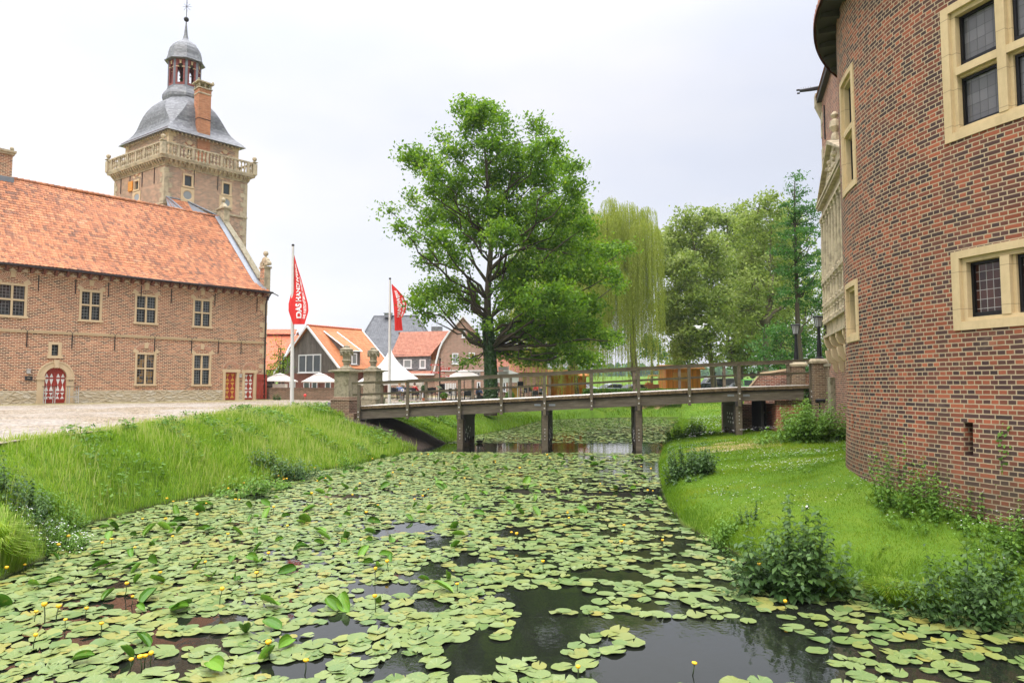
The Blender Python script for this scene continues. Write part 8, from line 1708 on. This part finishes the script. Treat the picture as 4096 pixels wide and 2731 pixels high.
# ================================================================ trees
M['bark'] = m_stone('bark', (.045, .034, .024), (.10, .08, .055), 3, .8, (.05, .065, .02), .5)
M['bark_plane'] = m_stone('bark_plane', (.13, .11, .07), (.24, .21, .14), 2, .5, (.08, .075, .04), .6)
M['leaf_oak'] = m_leaf('leaf_oak', [(.055, .14, .012), (.10, .21, .018), (.15, .29, .026), (.22, .37, .038), (.33, .46, .07)], .5)
M['leaf_willow'] = m_leaf('leaf_willow', [(.20, .26, .035), (.30, .37, .055), (.40, .45, .09), (.50, .52, .15)], .48)
M['leaf_plane'] = m_leaf('leaf_plane', [(.11, .18, .03), (.18, .26, .045), (.25, .33, .07), (.33, .41, .12), (.43, .48, .20)], .48)
M['leaf_alder'] = m_leaf('leaf_alder', [(.03, .10, .018), (.05, .15, .025), (.085, .21, .038), (.15, .29, .065)], .4)
M['leaf_ivy'] = m_leaf('leaf_ivy', [(.015, .045, .010), (.03, .075, .014), (.05, .11, .02)], .15, .4, .4)
def leaves(C_, N_, L, mat, parent, rnd, asp=.55, name='crown'):
    n = len(C_); u = RNG.normal(size=(n, 3)); u -= N_ * (u * N_).sum(1)[:, None]; u /= np.linalg.norm(u, axis=1)[:, None]; v = np.cross(N_, u); L = L[:, None]
    V = np.stack([C_ - u * L, C_ + v * L * asp - u * L * .15, C_ + u * L, C_ - v * L * asp - u * L * .15], 1).reshape(-1, 3)
    return np_mesh(name, V, np.arange(n * 4).reshape(n, 4), M[mat], {'rnd': np.clip(rnd, 0, 1)}, parent=parent)
def limb(mb, a, b, r0, r1, n=5, wob=.06, sag=.0, sides=6):
    a, b = Vector(a), Vector(b); L = (b - a).length; pts = []; 
    for k in range(n + 1):
        f = k / n; p = a.lerp(b, f); w = L * wob * math.sin(PI * f); pts.append(p + Vector((random.gauss(0, 1) * w * .5, random.gauss(0, 1) * w * .5, random.gauss(0, 1) * w * .35 + sag * L * math.sin(PI * f))))
    pts[0] = a; pts[-1] = b; mb.tube(pts, [r0 + (r1 - r0) * k / n for k in range(n + 1)], sides, cap=False); return pts
def nrm(v): return v / (np.linalg.norm(v, axis=-1, keepdims=True) + 1e-9)
def blob_tree(name, label, base, trunk, blobs, leafmat, bark, ncl, nlf, lsz, r0, r1, csz=.45, group=None, cat='tree', up=.4, forks=None, flat=.6, twig=.018, asc=.9):
    """trunk: polyline of points; blobs: (x,y,z,r); limbs grow from the trunk to every blob, twigs to every leaf cluster"""
    root = empty(name, base, label, cat, group); mb = MB(); K = len(trunk); rr = [r0 + (r1 - r0) * (k / (K - 1)) ** .8 for k in range(K)]; rr[0] *= 1.25; mb.tube(trunk, rr, 12, cap=False)
    CC, CR = [], []; tw = [Vector(p) for p in trunk]
    for (x, y, z, r, dens) in blobs:
        c = Vector((x, y, z)); best = None
        for k in range(2, K):                      # joint on the trunk, below the blob
            p = tw[k]; dz_ = c.z - p.z; hd = math.hypot(c.x - p.x, c.y - p.y); cost = abs(dz_ - hd * asc) + hd * .2
            if best is None or cost < best[0]: best = (cost, k)
        k = best[1]; hd = (c - tw[k]).length; limb(mb, tw[k], c, max(.03, min(rr[k] * .45, .014 * hd + .03)), .02, 7, .10)
        n = max(3, int(ncl * dens * (r ** 2)))
        d = RNG.normal(size=(n, 3)); d = nrm(d); q = RNG.uniform(size=n) ** .42; P = np.array((x, y, z)) + d * (q * r)[:, None] * np.array((1, 1, .85))
        for p in P: 
            if random.random() < .55: mb.tube([c, c.lerp(Vector(p), .55) + Vector((0, 0, -.06 * r)), Vector(p)], [twig, twig * .8, twig * .45], 3, cap=False)
        CC.append(P); CR.append(np.full(n, 1.0))
    CC = ca(CC); n = len(CC); m = nlf; tone = RNG.normal(0, .16, n)
    cen = np.repeat(CC, m, 0); off = RNG.normal(size=(n * m, 3)) * np.array((1, 1, flat)) * csz * RNG.uniform(.6, 1.25, n).repeat(m)[:, None]; C_ = cen + off
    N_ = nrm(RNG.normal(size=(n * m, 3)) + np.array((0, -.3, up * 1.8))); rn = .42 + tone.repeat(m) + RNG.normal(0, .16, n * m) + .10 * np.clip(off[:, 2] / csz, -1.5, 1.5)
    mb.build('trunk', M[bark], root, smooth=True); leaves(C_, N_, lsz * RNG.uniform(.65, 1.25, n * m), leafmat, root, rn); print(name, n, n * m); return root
# ---- the oak
YO = 49.0; S = YO / F_PX
def ob(zx, zy, zr, dens=1.0, dy=None):
    px, py = 1450 + zx / 1.2544, 350 + zy / 1.2544; lim = 5.2 if zy < 300 else 6.5
    return (px, py, zr / 1.2544, dens, dy)
OB = [(590, 105, 80), (510, 95, 60), (660, 130, 65), (550, 200, 70), (700, 210, 60, .8), (850, 175, 55, .6), (900, 215, 45, .6), (400, 265, 42, .8), (290, 365, 75), (235, 340, 55), (360, 420, 75), (470, 330, 70), (560, 300, 55, .6), (640, 300, 80), (760, 330, 80), (870, 330, 85), (960, 290, 55), (1080, 400, 50, .8), (1000, 400, 70), (640, 440, 95), (780, 450, 100), (920, 460, 100), (1050, 520, 80), (500, 470, 80), (420, 540, 80), (340, 500, 50, .7), (240, 560, 55, .6), (140, 620, 42, .6), (190, 700, 55, .6), (250, 760, 55, .6), (330, 660, 70, .8), (450, 640, 95), (600, 620, 105), (760, 620, 120), (900, 620, 115), (1040, 640, 100), (1120, 700, 65), (400, 760, 85), (330, 860, 70, .8), (480, 850, 75, .8), (560, 740, 85), (700, 740, 95), (850, 760, 120), (1000, 780, 110), (1130, 830, 80), (1230, 820, 60), (1320, 815, 42, .8), (320, 1040, 75), (270, 1090, 55, .8), (420, 1000, 75), (520, 1060, 75), (330, 1150, 55, .8), (440, 1120, 55, .7), (740, 930, 100), (860, 900, 105), (990, 920, 110), (1120, 920, 90), (1240, 940, 55), (1270, 990, 40, .7), (760, 1060, 105), (890, 1060, 105), (1020, 1070, 110), (1140, 1090, 70), (720, 1200, 80), (850, 1200, 105), (1000, 1220, 105), (1120, 1210, 85), (1230, 1250, 65), (1290, 1270, 35, .7), (690, 1310, 60), (800, 1350, 55), (920, 1350, 70), (1060, 1340, 75), (1150, 1370, 50), (600, 1190, 45, .5), (545, 1365, 35, .7), (500, 1375, 25, .7), (560, 1260, 40, .5)]
blobs = []; random.seed(21)
for q in OB:
    zx, zy, zr = q[:3]; dens = q[3] if len(q) > 3 else 1.0; px, py = 1450 + zx / 1.2544, 350 + zy / 1.2544
    hw = max(1.0, 6.8 * (1 - abs(zy - 800) / 1100)); dy = random.uniform(-hw, hw) * (.75 if zr > 60 else 1)
    p = at(px, py, YO + dy); blobs.append((p.x, p.y, p.z, zr / 1.2544 * (YO + dy) / F_PX, dens))
tk = [at(x, y, YO) for x, y in [(1962, 1592), (1963, 1480), (1958, 1400), (1950, 1280), (1950, 1200), (1953, 1130), (1960, 1050), (1965, 960), (1958, 860), (1950, 760), (1945, 660), (1935, 560), (1925, 480)]]; tk[0].z = .9
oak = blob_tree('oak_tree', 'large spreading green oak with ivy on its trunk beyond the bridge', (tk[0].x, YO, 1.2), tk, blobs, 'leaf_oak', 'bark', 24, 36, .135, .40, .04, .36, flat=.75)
mb = MB()
for (pts, r) in (([(1955, 1140), (1900, 1060), (1880, 1000), (1860, 960)], .12), ([(1960, 1080), (2020, 1020), (2110, 990), (2210, 1000), (2290, 1020)], .15), ([(1960, 1330), (2010, 1300), (2060, 1305), (2120, 1340), (2180, 1385)], .14), ([(1955, 1290), (1905, 1250), (1890, 1230)], .16), ([(1960, 1160), (2050, 1130), (2060, 1120)], .12), ([(1960, 980), (1900, 900), (1830, 850), (1780, 820), (1720, 770)], .10), ([(1956, 830), (2050, 740), (2110, 690)], .10)):
    P = [at(x, y, YO - .25 * i) for i, (x, y) in enumerate(pts)]; mb.tube(P, [r * (1 - .75 * i / (len(P) - 1)) for i in range(len(P))], 8, cap=False)
mb.build('limbs', M['bark'], oak, smooth=True)
# ivy mantle on the oak trunk
n = 5200; f = RNG.uniform(0, 1, n); zz = 1.8 + f * 6.2; ang = RNG.uniform(0, 2 * PI, n); xx = np.interp(zz, [p.z for p in tk], [p.x for p in tk]); r_ = np.interp(zz, [1.8, 4, 8], [.46, .40, .34]) * RNG.uniform(.92, 1.2, n)
C_ = np.column_stack([xx + r_ * np.cos(ang), YO + r_ * np.sin(ang), zz]); N_ = nrm(np.column_stack([np.cos(ang), np.sin(ang), np.full(n, .4)]) + RNG.normal(0, .4, (n, 3))); leaves(C_, N_, RNG.uniform(.06, .11, n), 'leaf_ivy', oak, RNG.uniform(0, 1, n), .7, 'ivy')
# ---- willows: domes with hanging curtains of strands
def willow(label, base, trunk, domes, nst, lab2=None, r0=.45, lsz=.16, group='weeping willows by the moat', limbs=()):
    root = empty('weeping_willow', base, label, 'tree', group); mb = MB(); K = len(trunk); mb.tube(trunk, [r0 * (1 - .7 * k / (K - 1)) for k in range(K)], 10, cap=False)
    for P, r in limbs: mb.tube(P, [r * (1 - .6 * i / (len(P) - 1)) for i in range(len(P))], 7, cap=False)
    Cs, Us, Rn, SV, SF = [], [], [], [], []; sb = 0; tot = sum(d[3] ** 2 for d in domes)
    for (x, y, z, r, l0, l1) in domes:
        c = Vector((x, y, z)); limb(mb, trunk[-1] if random.random() < .6 else trunk[-2], c, .10, .03, 5, .1, .08)
        for _ in range(int(nst * r * r / tot)):
            a = random.uniform(0, 6.283); q = math.sqrt(random.random()); px, py = x + r * q * math.cos(a), y + r * q * math.sin(a); top = z + r * .75 * math.sqrt(max(0, 1 - q * q)) * random.uniform(.55, 1.25); Ln = random.uniform(l0 * .6, l1) * (.45 + .55 * q) * (.7 + .6 * abs(math.sin(a * 2.5 + x))); out = .5 * q
            n = int(Ln / .085); ff = np.arange(n) / n; bx, by = math.cos(a) * out, math.sin(a) * out; wx = random.uniform(-.12, .12); ph = random.uniform(0, 6.28)
            sx = px + bx * np.sqrt(ff) + wx * np.sin(ff * 3 + ph); sy = py + by * np.sqrt(ff) + wx * np.cos(ff * 3 + ph); sz = top + .12 * np.sin(ff * PI * .8) - Ln * ff
            keep = sz > 2.1; C0 = np.column_stack([sx, sy, sz])[keep]
            if len(C0) < 3: continue
            Cs.append(C0 + RNG.normal(0, .035, C0.shape)); Rn.append(np.clip(.45 + random.gauss(0, .17) + RNG.normal(0, .12, len(C0)), 0, 1))
            cen = C0[::max(1, len(C0) // 6)]; w = .008
            for i in range(len(cen) - 1): SV += [cen[i] - (w, 0, 0), cen[i] + (w, 0, 0), cen[i + 1] + (w, 0, 0), cen[i + 1] - (w, 0, 0)]; SF.append([sb, sb + 1, sb + 2, sb + 3]); sb += 4
    C_ = ca(Cs); n = len(C_); rn = ca(Rn); ang = RNG.uniform(0, 2 * PI, n); side = np.column_stack([np.cos(ang), np.sin(ang), np.zeros(n)]); u = nrm(np.column_stack([np.cos(ang) * .35, np.sin(ang) * .35, -np.ones(n)])); v = nrm(np.cross(u, side) + RNG.normal(0, .5, (n, 3))); L = lsz * RNG.uniform(.7, 1.3, n)[:, None]
    V = np.stack([C_, C_ + u * L * .5 + v * L * .16, C_ + u * L, C_ + u * L * .5 - v * L * .16], 1).reshape(-1, 3); mb.build('trunk', M['bark_plane'], root, smooth=True)
    np_mesh('crown', V, np.arange(n * 4).reshape(n, 4), M['leaf_willow'], {'rnd': rn}, parent=root); np_mesh('strands', np.array(SV), np.array(SF), M['leaf_willow'], {'rnd': np.full(len(SF), .1)}, parent=root); print('willow', n)
def wd(px, py, rpx, Y, l0, l1): Y += 11.5; l0 *= 1.2; l1 *= 1.2; p = at(px, py + random.uniform(-18, 18), Y); r = rpx * Y / F_PX; return (p.x, p.y, p.z - r * .3, r, l0, l1)
random.seed(5); Yw = 70
tr = [at(x, y, Yw) for x, y in [(2555, 1580), (2538, 1480), (2532, 1400), (2530, 1300), (2525, 1180), (2500, 1050)]]; tr[0].z = 1.4
willow('tall weeping willow with yellow green curtains, right of the oak', (tr[0].x, Yw, 1.7), tr, [wd(2420, 880, 85, 58, 5, 10), wd(2500, 850, 90, 59, 5, 11), wd(2570, 900, 70, 57, 6, 12), wd(2400, 1000, 85, 57, 5, 9.5), wd(2480, 960, 80, 60, 5, 11), wd(2590, 1000, 55, 58, 5, 11), wd(2440, 1120, 80, 56.5, 4, 8), wd(2540, 1150, 60, 58, 4, 8), wd(2380, 860, 40, 59, 5, 9), wd(2440, 800, 35, 59, 4, 8), wd(2590, 830, 35, 58.5, 3, 7)], 2300, r0=.42)
Yw = 72; tr = [at(x, y, Yw) for x, y in [(2300, 1590), (2292, 1500), (2296, 1400), (2290, 1280), (2270, 1150), (2250, 1040)]]; tr[0].z = 1.4
willow('weeping willow mostly hidden behind the oak crown', (tr[0].x, Yw, 1.7), tr, [wd(2290, 780, 60, 60, 4, 8), wd(2330, 860, 60, 61, 5, 9), wd(2260, 960, 80, 60, 4, 9), wd(2120, 1000, 80, 61, 4, 8), wd(2180, 1120, 95, 58, 4, 8), wd(2300, 1090, 90, 59, 4, 8.5), wd(2080, 1150, 60, 61, 3, 7), wd(2230, 1230, 90, 57, 3, 6), wd(2120, 1240, 80, 58, 3, 5.5), wd(2340, 1200, 70, 57, 3, 6), wd(2180, 1330, 80, 56, 3, 6), wd(2290, 1330, 80, 56.5, 3, 6), wd(2370, 1180, 70, 56, 5, 9), wd(2400, 1000, 60, 58, 8, 12), wd(2110, 1350, 60, 56, 3, 5), wd(2240, 900, 60, 60, 6, 12)], 2200, r0=.55)
# ---- plane trees and others
def tb(px, py, rpx, Y, dens=1.0): p = at(px, py, Y); return (p.x, p.y, p.z, rpx * Y / F_PX, dens)
def tpl(Y, pts, zb=None): P = [at(x, y, Y) for x, y in pts]; P[0].z = gz(P[0].x, P[0].y) - .1 if zb is None else zb; return P
random.seed(9); G = 'plane trees along the car park'
Y = 74; tk1 = tpl(Y, [(2862, 1545), (2845, 1450), (2838, 1380), (2825, 1320), (2800, 1250), (2790, 1150), (2780, 1000), (2760, 900)])
blob_tree('plane_tree', 'pale green plane tree with a dark leaning trunk, leftmost of the plane row', tuple(tk1[0]), tk1, [tb(x, y, r, Y + d, q) for x, y, r, d, q in [(2745, 880, 55, 0, .8), (2810, 880, 50, 1, .8), (2700, 960, 60, 0, .8), (2780, 970, 80, 2, .8), (2860, 980, 70, 0, .8), (2680, 1060, 55, 0, .9), (2750, 1080, 85, -2, .9), (2840, 1080, 85, 2, .9), (2680, 1180, 60, 1, .9), (2760, 1200, 90, -2, .9), (2860, 1200, 90, 1, .9), (2680, 1290, 60, 0, 1), (2760, 1310, 80, -2, .9), (2850, 1330, 70, -1, .7), (2700, 1390, 45, 0, .8), (2770, 1400, 50, -1, .8), (2850, 1420, 45, 0, .6)]], 'leaf_plane', 'bark_plane', 11, 44, .19, .30, .07, .55, G, twig=.03)
Y = 80; tk2 = tpl(Y, [(2960, 1545), (2938, 1470), (2920, 1400), (2905, 1320), (2900, 1200), (2905, 1050), (2910, 900)])
blob_tree('plane_tree', 'pale green plane tree second from the left in the plane row', tuple(tk2[0]), tk2, [tb(x, y, r, Y + d, q) for x, y, r, d, q in [(2850, 870, 45, 0, .8), (2900, 890, 45, 0, .8), (2930, 960, 60, 1, .8), (2880, 1060, 70, 0, .8), (2960, 1080, 80, 2, .8), (2920, 1180, 80, 0, .8), (2990, 1200, 80, 0, .9), (2940, 1300, 80, -1, .8), (3010, 1330, 70, 0, .9), (2930, 1400, 50, 0, .7), (3000, 1420, 50, 0, .7)]], 'leaf_plane', 'bark_plane', 11, 42, .20, .30, .07, .6, G, twig=.03)
Y = 84; tk3 = tpl(Y, [(3042, 1545), (3036, 1470), (3030, 1400), (3020, 1300), (3010, 1150)])
blob_tree('plane_tree', 'plane tree with a straight trunk behind the green off roader', tuple(tk3[0]), tk3, [tb(x, y, r, Y + d, q) for x, y, r, d, q in [(2960, 860, 50, 0, .7), (3000, 900, 60, 0, .7), (3060, 1000, 80, 0, .7), (3000, 1100, 80, 0, .7), (3080, 1150, 80, 0, .8), (3060, 1260, 80, 0, .8), (3090, 1380, 70, 0, .9)]], 'leaf_plane', 'bark_plane', 10, 42, .20, .30, .07, .6, G, twig=.03)
Y = 66; tk4 = tpl(Y, [(3058, 1545), (3062, 1420), (3062, 1340), (3060, 1290), (3075, 1180), (3080, 1050), (3085, 900)])
r4 = blob_tree('plane_tree', 'plane tree with a thick knobbly fork, left of the dark alder', tuple(tk4[0]), tk4, [tb(x, y, r, Y + d, q) for x, y, r, d, q in [(3070, 790, 40, 0, .7), (3030, 840, 55, 0, .7), (3100, 850, 60, 0, .7), (2990, 900, 50, 0, .7), (3060, 940, 75, 0, .5), (3130, 950, 60, 0, .6), (3000, 1020, 70, 0, .7), (3080, 1060, 70, 1, .5), (3160, 1060, 60, 1, .7), (3010, 1140, 80, -1, .8), (3130, 1160, 70, 0, .7), (2990, 1240, 60, -1, .8), (3160, 1240, 60, 0, .8), (3000, 1330, 60, 0, .8)]], 'leaf_plane', 'bark_plane', 12, 44, .16, .36, .07, .5, G, twig=.028)
mb = MB(); c = at(3060, 1285, Y); mb.ball(c, .50, 8, 0, 1.2)
for (pts) in ([(3050, 1280), (3020, 1250), (2990, 1225), (2960, 1215)], [(3072, 1275), (3110, 1240), (3150, 1215)], [(3055, 1270), (3035, 1220), (3030, 1180)], [(3068, 1270), (3085, 1200), (3090, 1100)]): mb.tube([at(x, yy, Y) for x, yy in pts], [.28, .2, .13, .08][:len(pts)], 8, cap=False)
mb.build('limbs', M['bark_plane'], r4, smooth=True)
Y = 52; tka = tpl(Y, [(3206, 1545), (3200, 1440), (3192, 1340), (3188, 1200), (3184, 1050), (3180, 900), (3178, 800), (3180, 720)])
ab = [(3185, 712, 28), (3165, 760, 26), (3205, 770, 24), (3180, 800, 30), (3150, 830, 28), (3225, 825, 38), (3185, 860, 40), (3255, 835, 22), (3140, 890, 38), (3205, 900, 48), (3260, 870, 26), (3165, 940, 48), (3235, 950, 42), (3280, 940, 22), (3135, 1000, 42), (3200, 1010, 55), (3265, 1010, 38), (3150, 1080, 52), (3230, 1080, 55), (3285, 1060, 30), (3180, 1150, 60), (3260, 1150, 48), (3140, 1190, 40), (3230, 1220, 55), (3285, 1220, 40)]
blob_tree('alder_tree', 'dark green conical alder with a pointed top, tallest near the castle', tuple(tka[0]), tka, [tb(x, y, r, Y + random.uniform(-1.2, 1.2), .9) for x, y, r in ab], 'leaf_alder', 'bark', 16, 40, .10, .30, .03, .30, twig=.014, flat=.35)
Y = 88
for k, (px, tp, lb, seed) in enumerate([(2700, 900, 'pale tree behind the leftmost plane, filling the gap to the willow', 31), (3145, 830, 'pale tree behind the dark alder', 33), (2965, 840, 'pale tree behind the middle planes', 35)]):
    random.seed(seed); tq = tpl(Y, [(px, 1530), (px, 1400), (px, 1250), (px, 1080)]); bl = []
    for j in range(15): yy = tp + 30 + (1440 - tp) * (j + .5) / 15; w_ = 95 * math.sin(PI * min(1, (yy - tp + 50) / 720)) ** .6; bl.append(tb(px + random.uniform(-w_, w_) * .8, yy, random.uniform(42, 62), Y + random.uniform(-2, 2), .8))
    blob_tree('plane_tree', lb, tuple(tq[0]), tq, bl, 'leaf_plane', 'bark_plane', 9, 40, .22, .25, .06, .6, G, twig=.03)
# darker trees and shrubs behind the parapets
Y = 60; tk5 = tpl(Y, [(3300, 1545), (3302, 1400), (3305, 1250), (3300, 1120)])
blob_tree('maple_tree', 'broad green tree filling the gap beside the castle wing', tuple(tk5[0]), tk5, [tb(x, y, r, Y + random.uniform(-2, 2), .9) for x, y, r in [(3290, 1030, 55), (3330, 1100, 70), (3270, 1130, 60), (3220, 1180, 60), (3300, 1220, 80), (3230, 1280, 75), (3330, 1320, 80), (3260, 1370, 75), (3200, 1350, 60), (3350, 1420, 70), (3290, 1450, 60)]], 'leaf_plane', 'bark', 6.5, 38, .14, .35, .05, .5, twig=.02)
Y = 57; tk6 = tpl(Y, [(3130, 1545), (3125, 1450), (3120, 1380)])
blob_tree('hazel_bush', 'dark leafy bush behind the far parapet wall left of the lamps', tuple(tk6[0]), tk6, [tb(x, y, r, Y + random.uniform(-1.5, 1.5), 1) for x, y, r in [(3050, 1400, 60), (3100, 1350, 60), (3160, 1330, 60), (3210, 1380, 60), (3130, 1430, 60), (3070, 1450, 50), (3190, 1450, 60), (3250, 1430, 55)]], 'leaf_alder', 'bark', 9, 42, .12, .18, .04, .45, cat='bush', twig=.015)
Y = 128; tk7 = tpl(Y, [(2606, 1500), (2607, 1450), (2607, 1400)])
blob_tree('lime_tree', 'small round dark tree standing alone in the far field', tuple(tk7[0]), tk7, [tb(x, y, r, Y + random.uniform(-1, 1), 1.2) for x, y, r in [(2607, 1355, 32), (2585, 1380, 30), (2632, 1385, 32), (2590, 1415, 28), (2625, 1420, 30), (2607, 1395, 35), (2647, 1410, 20)]], 'leaf_alder', 'bark', 2.4, 60, .25, .25, .1, .65, twig=.04)
# young tree and creeper at the manor corner
Y = 62; tk8 = tpl(Y, [(1120, 1560), (1118, 1490), (1122, 1420), (1128, 1340)], 1.7)
blob_tree('young_tree', 'airy yellow green young tree right of the manor corner', tuple(tk8[0]), tk8, [tb(x, y, r, Y, d_) for x, y, r, d_ in [(1100, 1360, 22, .5), (1120, 1390, 26, .5), (1090, 1420, 24, .6), (1115, 1450, 28, .8), (1085, 1480, 24, 1), (1075, 1500, 20, 1)]], 'leaf_willow', 'bark', 14, 22, .075, .06, .015, .28, twig=.012)
Y = 70; tk9 = tpl(Y, [(1135, 1540), (1134, 1470), (1132, 1410)], 1.7)
blob_tree('ivy_shrub', 'dark green climbing shrub against the red roof house', tuple(tk9[0]), tk9, [tb(x, y, r, Y, 1) for x, y, r in [(1125, 1415, 22), (1140, 1440, 24), (1115, 1455, 26), (1130, 1480, 28), (1105, 1500, 26)]], 'leaf_oak', 'bark', 12, 40, .10, .12, .03, .35, twig=.012, cat='shrub')
# far woods on the horizon
n = 9000; X = RNG.uniform(-500, 620, n); Yf = 560 + 60 * np.sin(X * .01) + RNG.uniform(0, 60, n); P = np.column_stack([X, Yf]); Z = ground_z(P); Hh_ = 9 + 5 * vnoise(P, .02, 2) + 3 * vnoise(P, .09, 5); C_ = np.column_stack([X, Yf, Z + Hh_ * RNG.uniform(.05, 1, n)]); N_ = nrm(RNG.normal(size=(n, 3)) + np.array((0, -.5, .6)))
u = nrm(np.cross(N_, RNG.normal(size=(n, 3)))); v = np.cross(N_, u); L = RNG.uniform(2.2, 4.2, n)[:, None]; V = np.stack([C_ - u * L, C_ + v * L, C_ + u * L, C_ - v * L], 1).reshape(-1, 3); o = np_mesh('far_woods', V, np.arange(n * 4).reshape(n, 4), M['leaf_alder'], {'rnd': np.clip(.4 + RNG.normal(0, .2, n), 0, 1)}); tag(o, 'distant woods along the horizon beyond the field', 'woods', kind='stuff')
# ================================================================ birds
def bird(px, py, z, s, lab, rot, cat='goose', body=(.16, .13, .10), fly=False, Yb=None, mallard=False):
    if Yb is None: p = onz(px, py, z); p.z = gz(p.x, p.y)
    else: p = at(px, py, Yb)
    if z == 0: p.z = -.02
    o0 = Vector(p); R = Matrix.Rotation(rot, 3, 'Z'); K = lambda a, b, c: o0 + R @ Vector((a * s, b * s, c * s)); leg = 0 if z == 0 or fly else .16
    nv = [K(0, 0, .18 + leg), K(.16, 0, .20 + leg), K(.26, 0, .27 + leg), K(.31, 0, .40 + leg), K(.33, 0, .50 + leg), K(.40, 0, .50 + leg), K(-.18, 0, .17 + leg), K(-.36, 0, .20 + leg)]; rd = [.15, .12, .06, .04, .052, .02, .11, .03]; ed = [(0, 1), (1, 2), (2, 3), (3, 4), (4, 5), (0, 6), (6, 7)]
    me = bpy.data.meshes.new('bird'); me.from_pydata([tuple(v - o0) for v in nv], ed, []); nm = {'goose': 'goose', 'duck': 'duck', 'pigeon': 'pigeon'}[cat]; ob = bpy.data.objects.new(nm, me); COL.objects.link(ob); ob.location = o0; ORG[ob.name] = o0; ob.modifiers.new('skin', 'SKIN')
    for i, r in enumerate(rd): me.skin_vertices[0].data[i].radius = (r * s, r * s)
    me.skin_vertices[0].data[0].use_root = True; sb = ob.modifiers.new('sub', 'SUBSURF'); sb.levels = 2; sb.render_levels = 2; me.materials.append(m_plain('feathers', body, .8, 0, .4, 8)); tag(ob, lab, cat)
    w = MB(); wm = m_plain('wing_feathers', tuple(x * .55 for x in body), .8)
    if fly:
        for sy in (-1, 1): w.poly([K(.12, sy * .05, .24), K(.10, sy * .5, .42), K(-.02, sy * .85, .36), K(-.08, sy * .5, .36), K(-.12, sy * .08, .22)]); 
    else:
        for sy in (-1, 1): w.rings([[K(.14 - .5 * f + .02 * math.cos(a), sy * (.13 - .06 * f) , .22 + leg + (.09 - .05 * f) * math.sin(a)) for a in (0, 1.57, 3.14, 4.71)] for f in (0, .5, 1)])
    w.build('wing', wm, ob)
    if leg:
        for sy in (-1, 1): w = MB(); w.tube([K(0, sy * .05, .12 + leg), K(0, sy * .05, -.02)], .012 * s, 5); w.build('leg', M['terracotta'], ob)
    b = MB(); b.tube([K(.40, 0, .50 + leg), K(.47, 0, .485 + leg)], [.02 * s, .008 * s], 5); b.build('beak', M['terracotta'], ob)
bird(1690, 1688, .75, .95, 'brown grey goose standing on the far grass bank under the bridge, upper of two', 2.9, body=(.17, .14, .115)); bird(1748, 1712, .5, .8, 'resting brown goose lower on the grass bank near the water', 1.2, body=(.24, .18, .14))
bird(1920, 1772, 0, .6, 'small dark duck swimming beside the first bridge pier', 0, 'duck', (.05, .045, .04)); bird(2800, 1322, 1, .9, 'white bird in flight before the plane trees', .4, 'pigeon', (.75, .76, .78), True, 42)
mb = MB(); p = onz(3228, 2030, .75); z = gz(p.x, p.y); mb.poly([(p.x - .03, p.y, z + .03), (p.x + .02, p.y - .03, z + .035), (p.x + .06, p.y + .12, z + .06), (p.x + .02, p.y + .1, z + .055)]); mb.tube([(p.x - .04, p.y - .04, z + .03), (p.x + .05, p.y + .12, z + .062)], .004, 4); o = mb.build('feather', M['white_paint'], org=(p.x, p.y, z)); tag(o, 'single pale feather lying on the lawn', 'feather')

# ================================================================ thin summer haze over the plain
mb = MB(); mb.box(W0, -960, 960, -90, 1460, -8, 60); hz = mb.build('haze', None); hz.data.materials.clear(); hm = bpy.data.materials.new('haze_air'); hm.use_nodes = True; hm.node_tree.nodes.clear()
ho = hm.node_tree.nodes.new('ShaderNodeOutputMaterial'); hv = hm.node_tree.nodes.new('ShaderNodeVolumePrincipled'); hv.inputs['Density'].default_value = .00022; hv.inputs['Color'].default_value = (.86, .91, 1.0, 1); hm.node_tree.links.new(hv.outputs[0], ho.inputs['Volume']); hz.data.materials.append(hm); tag(hz, 'thin pale haze over the far fields', 'haze', kind='stuff')
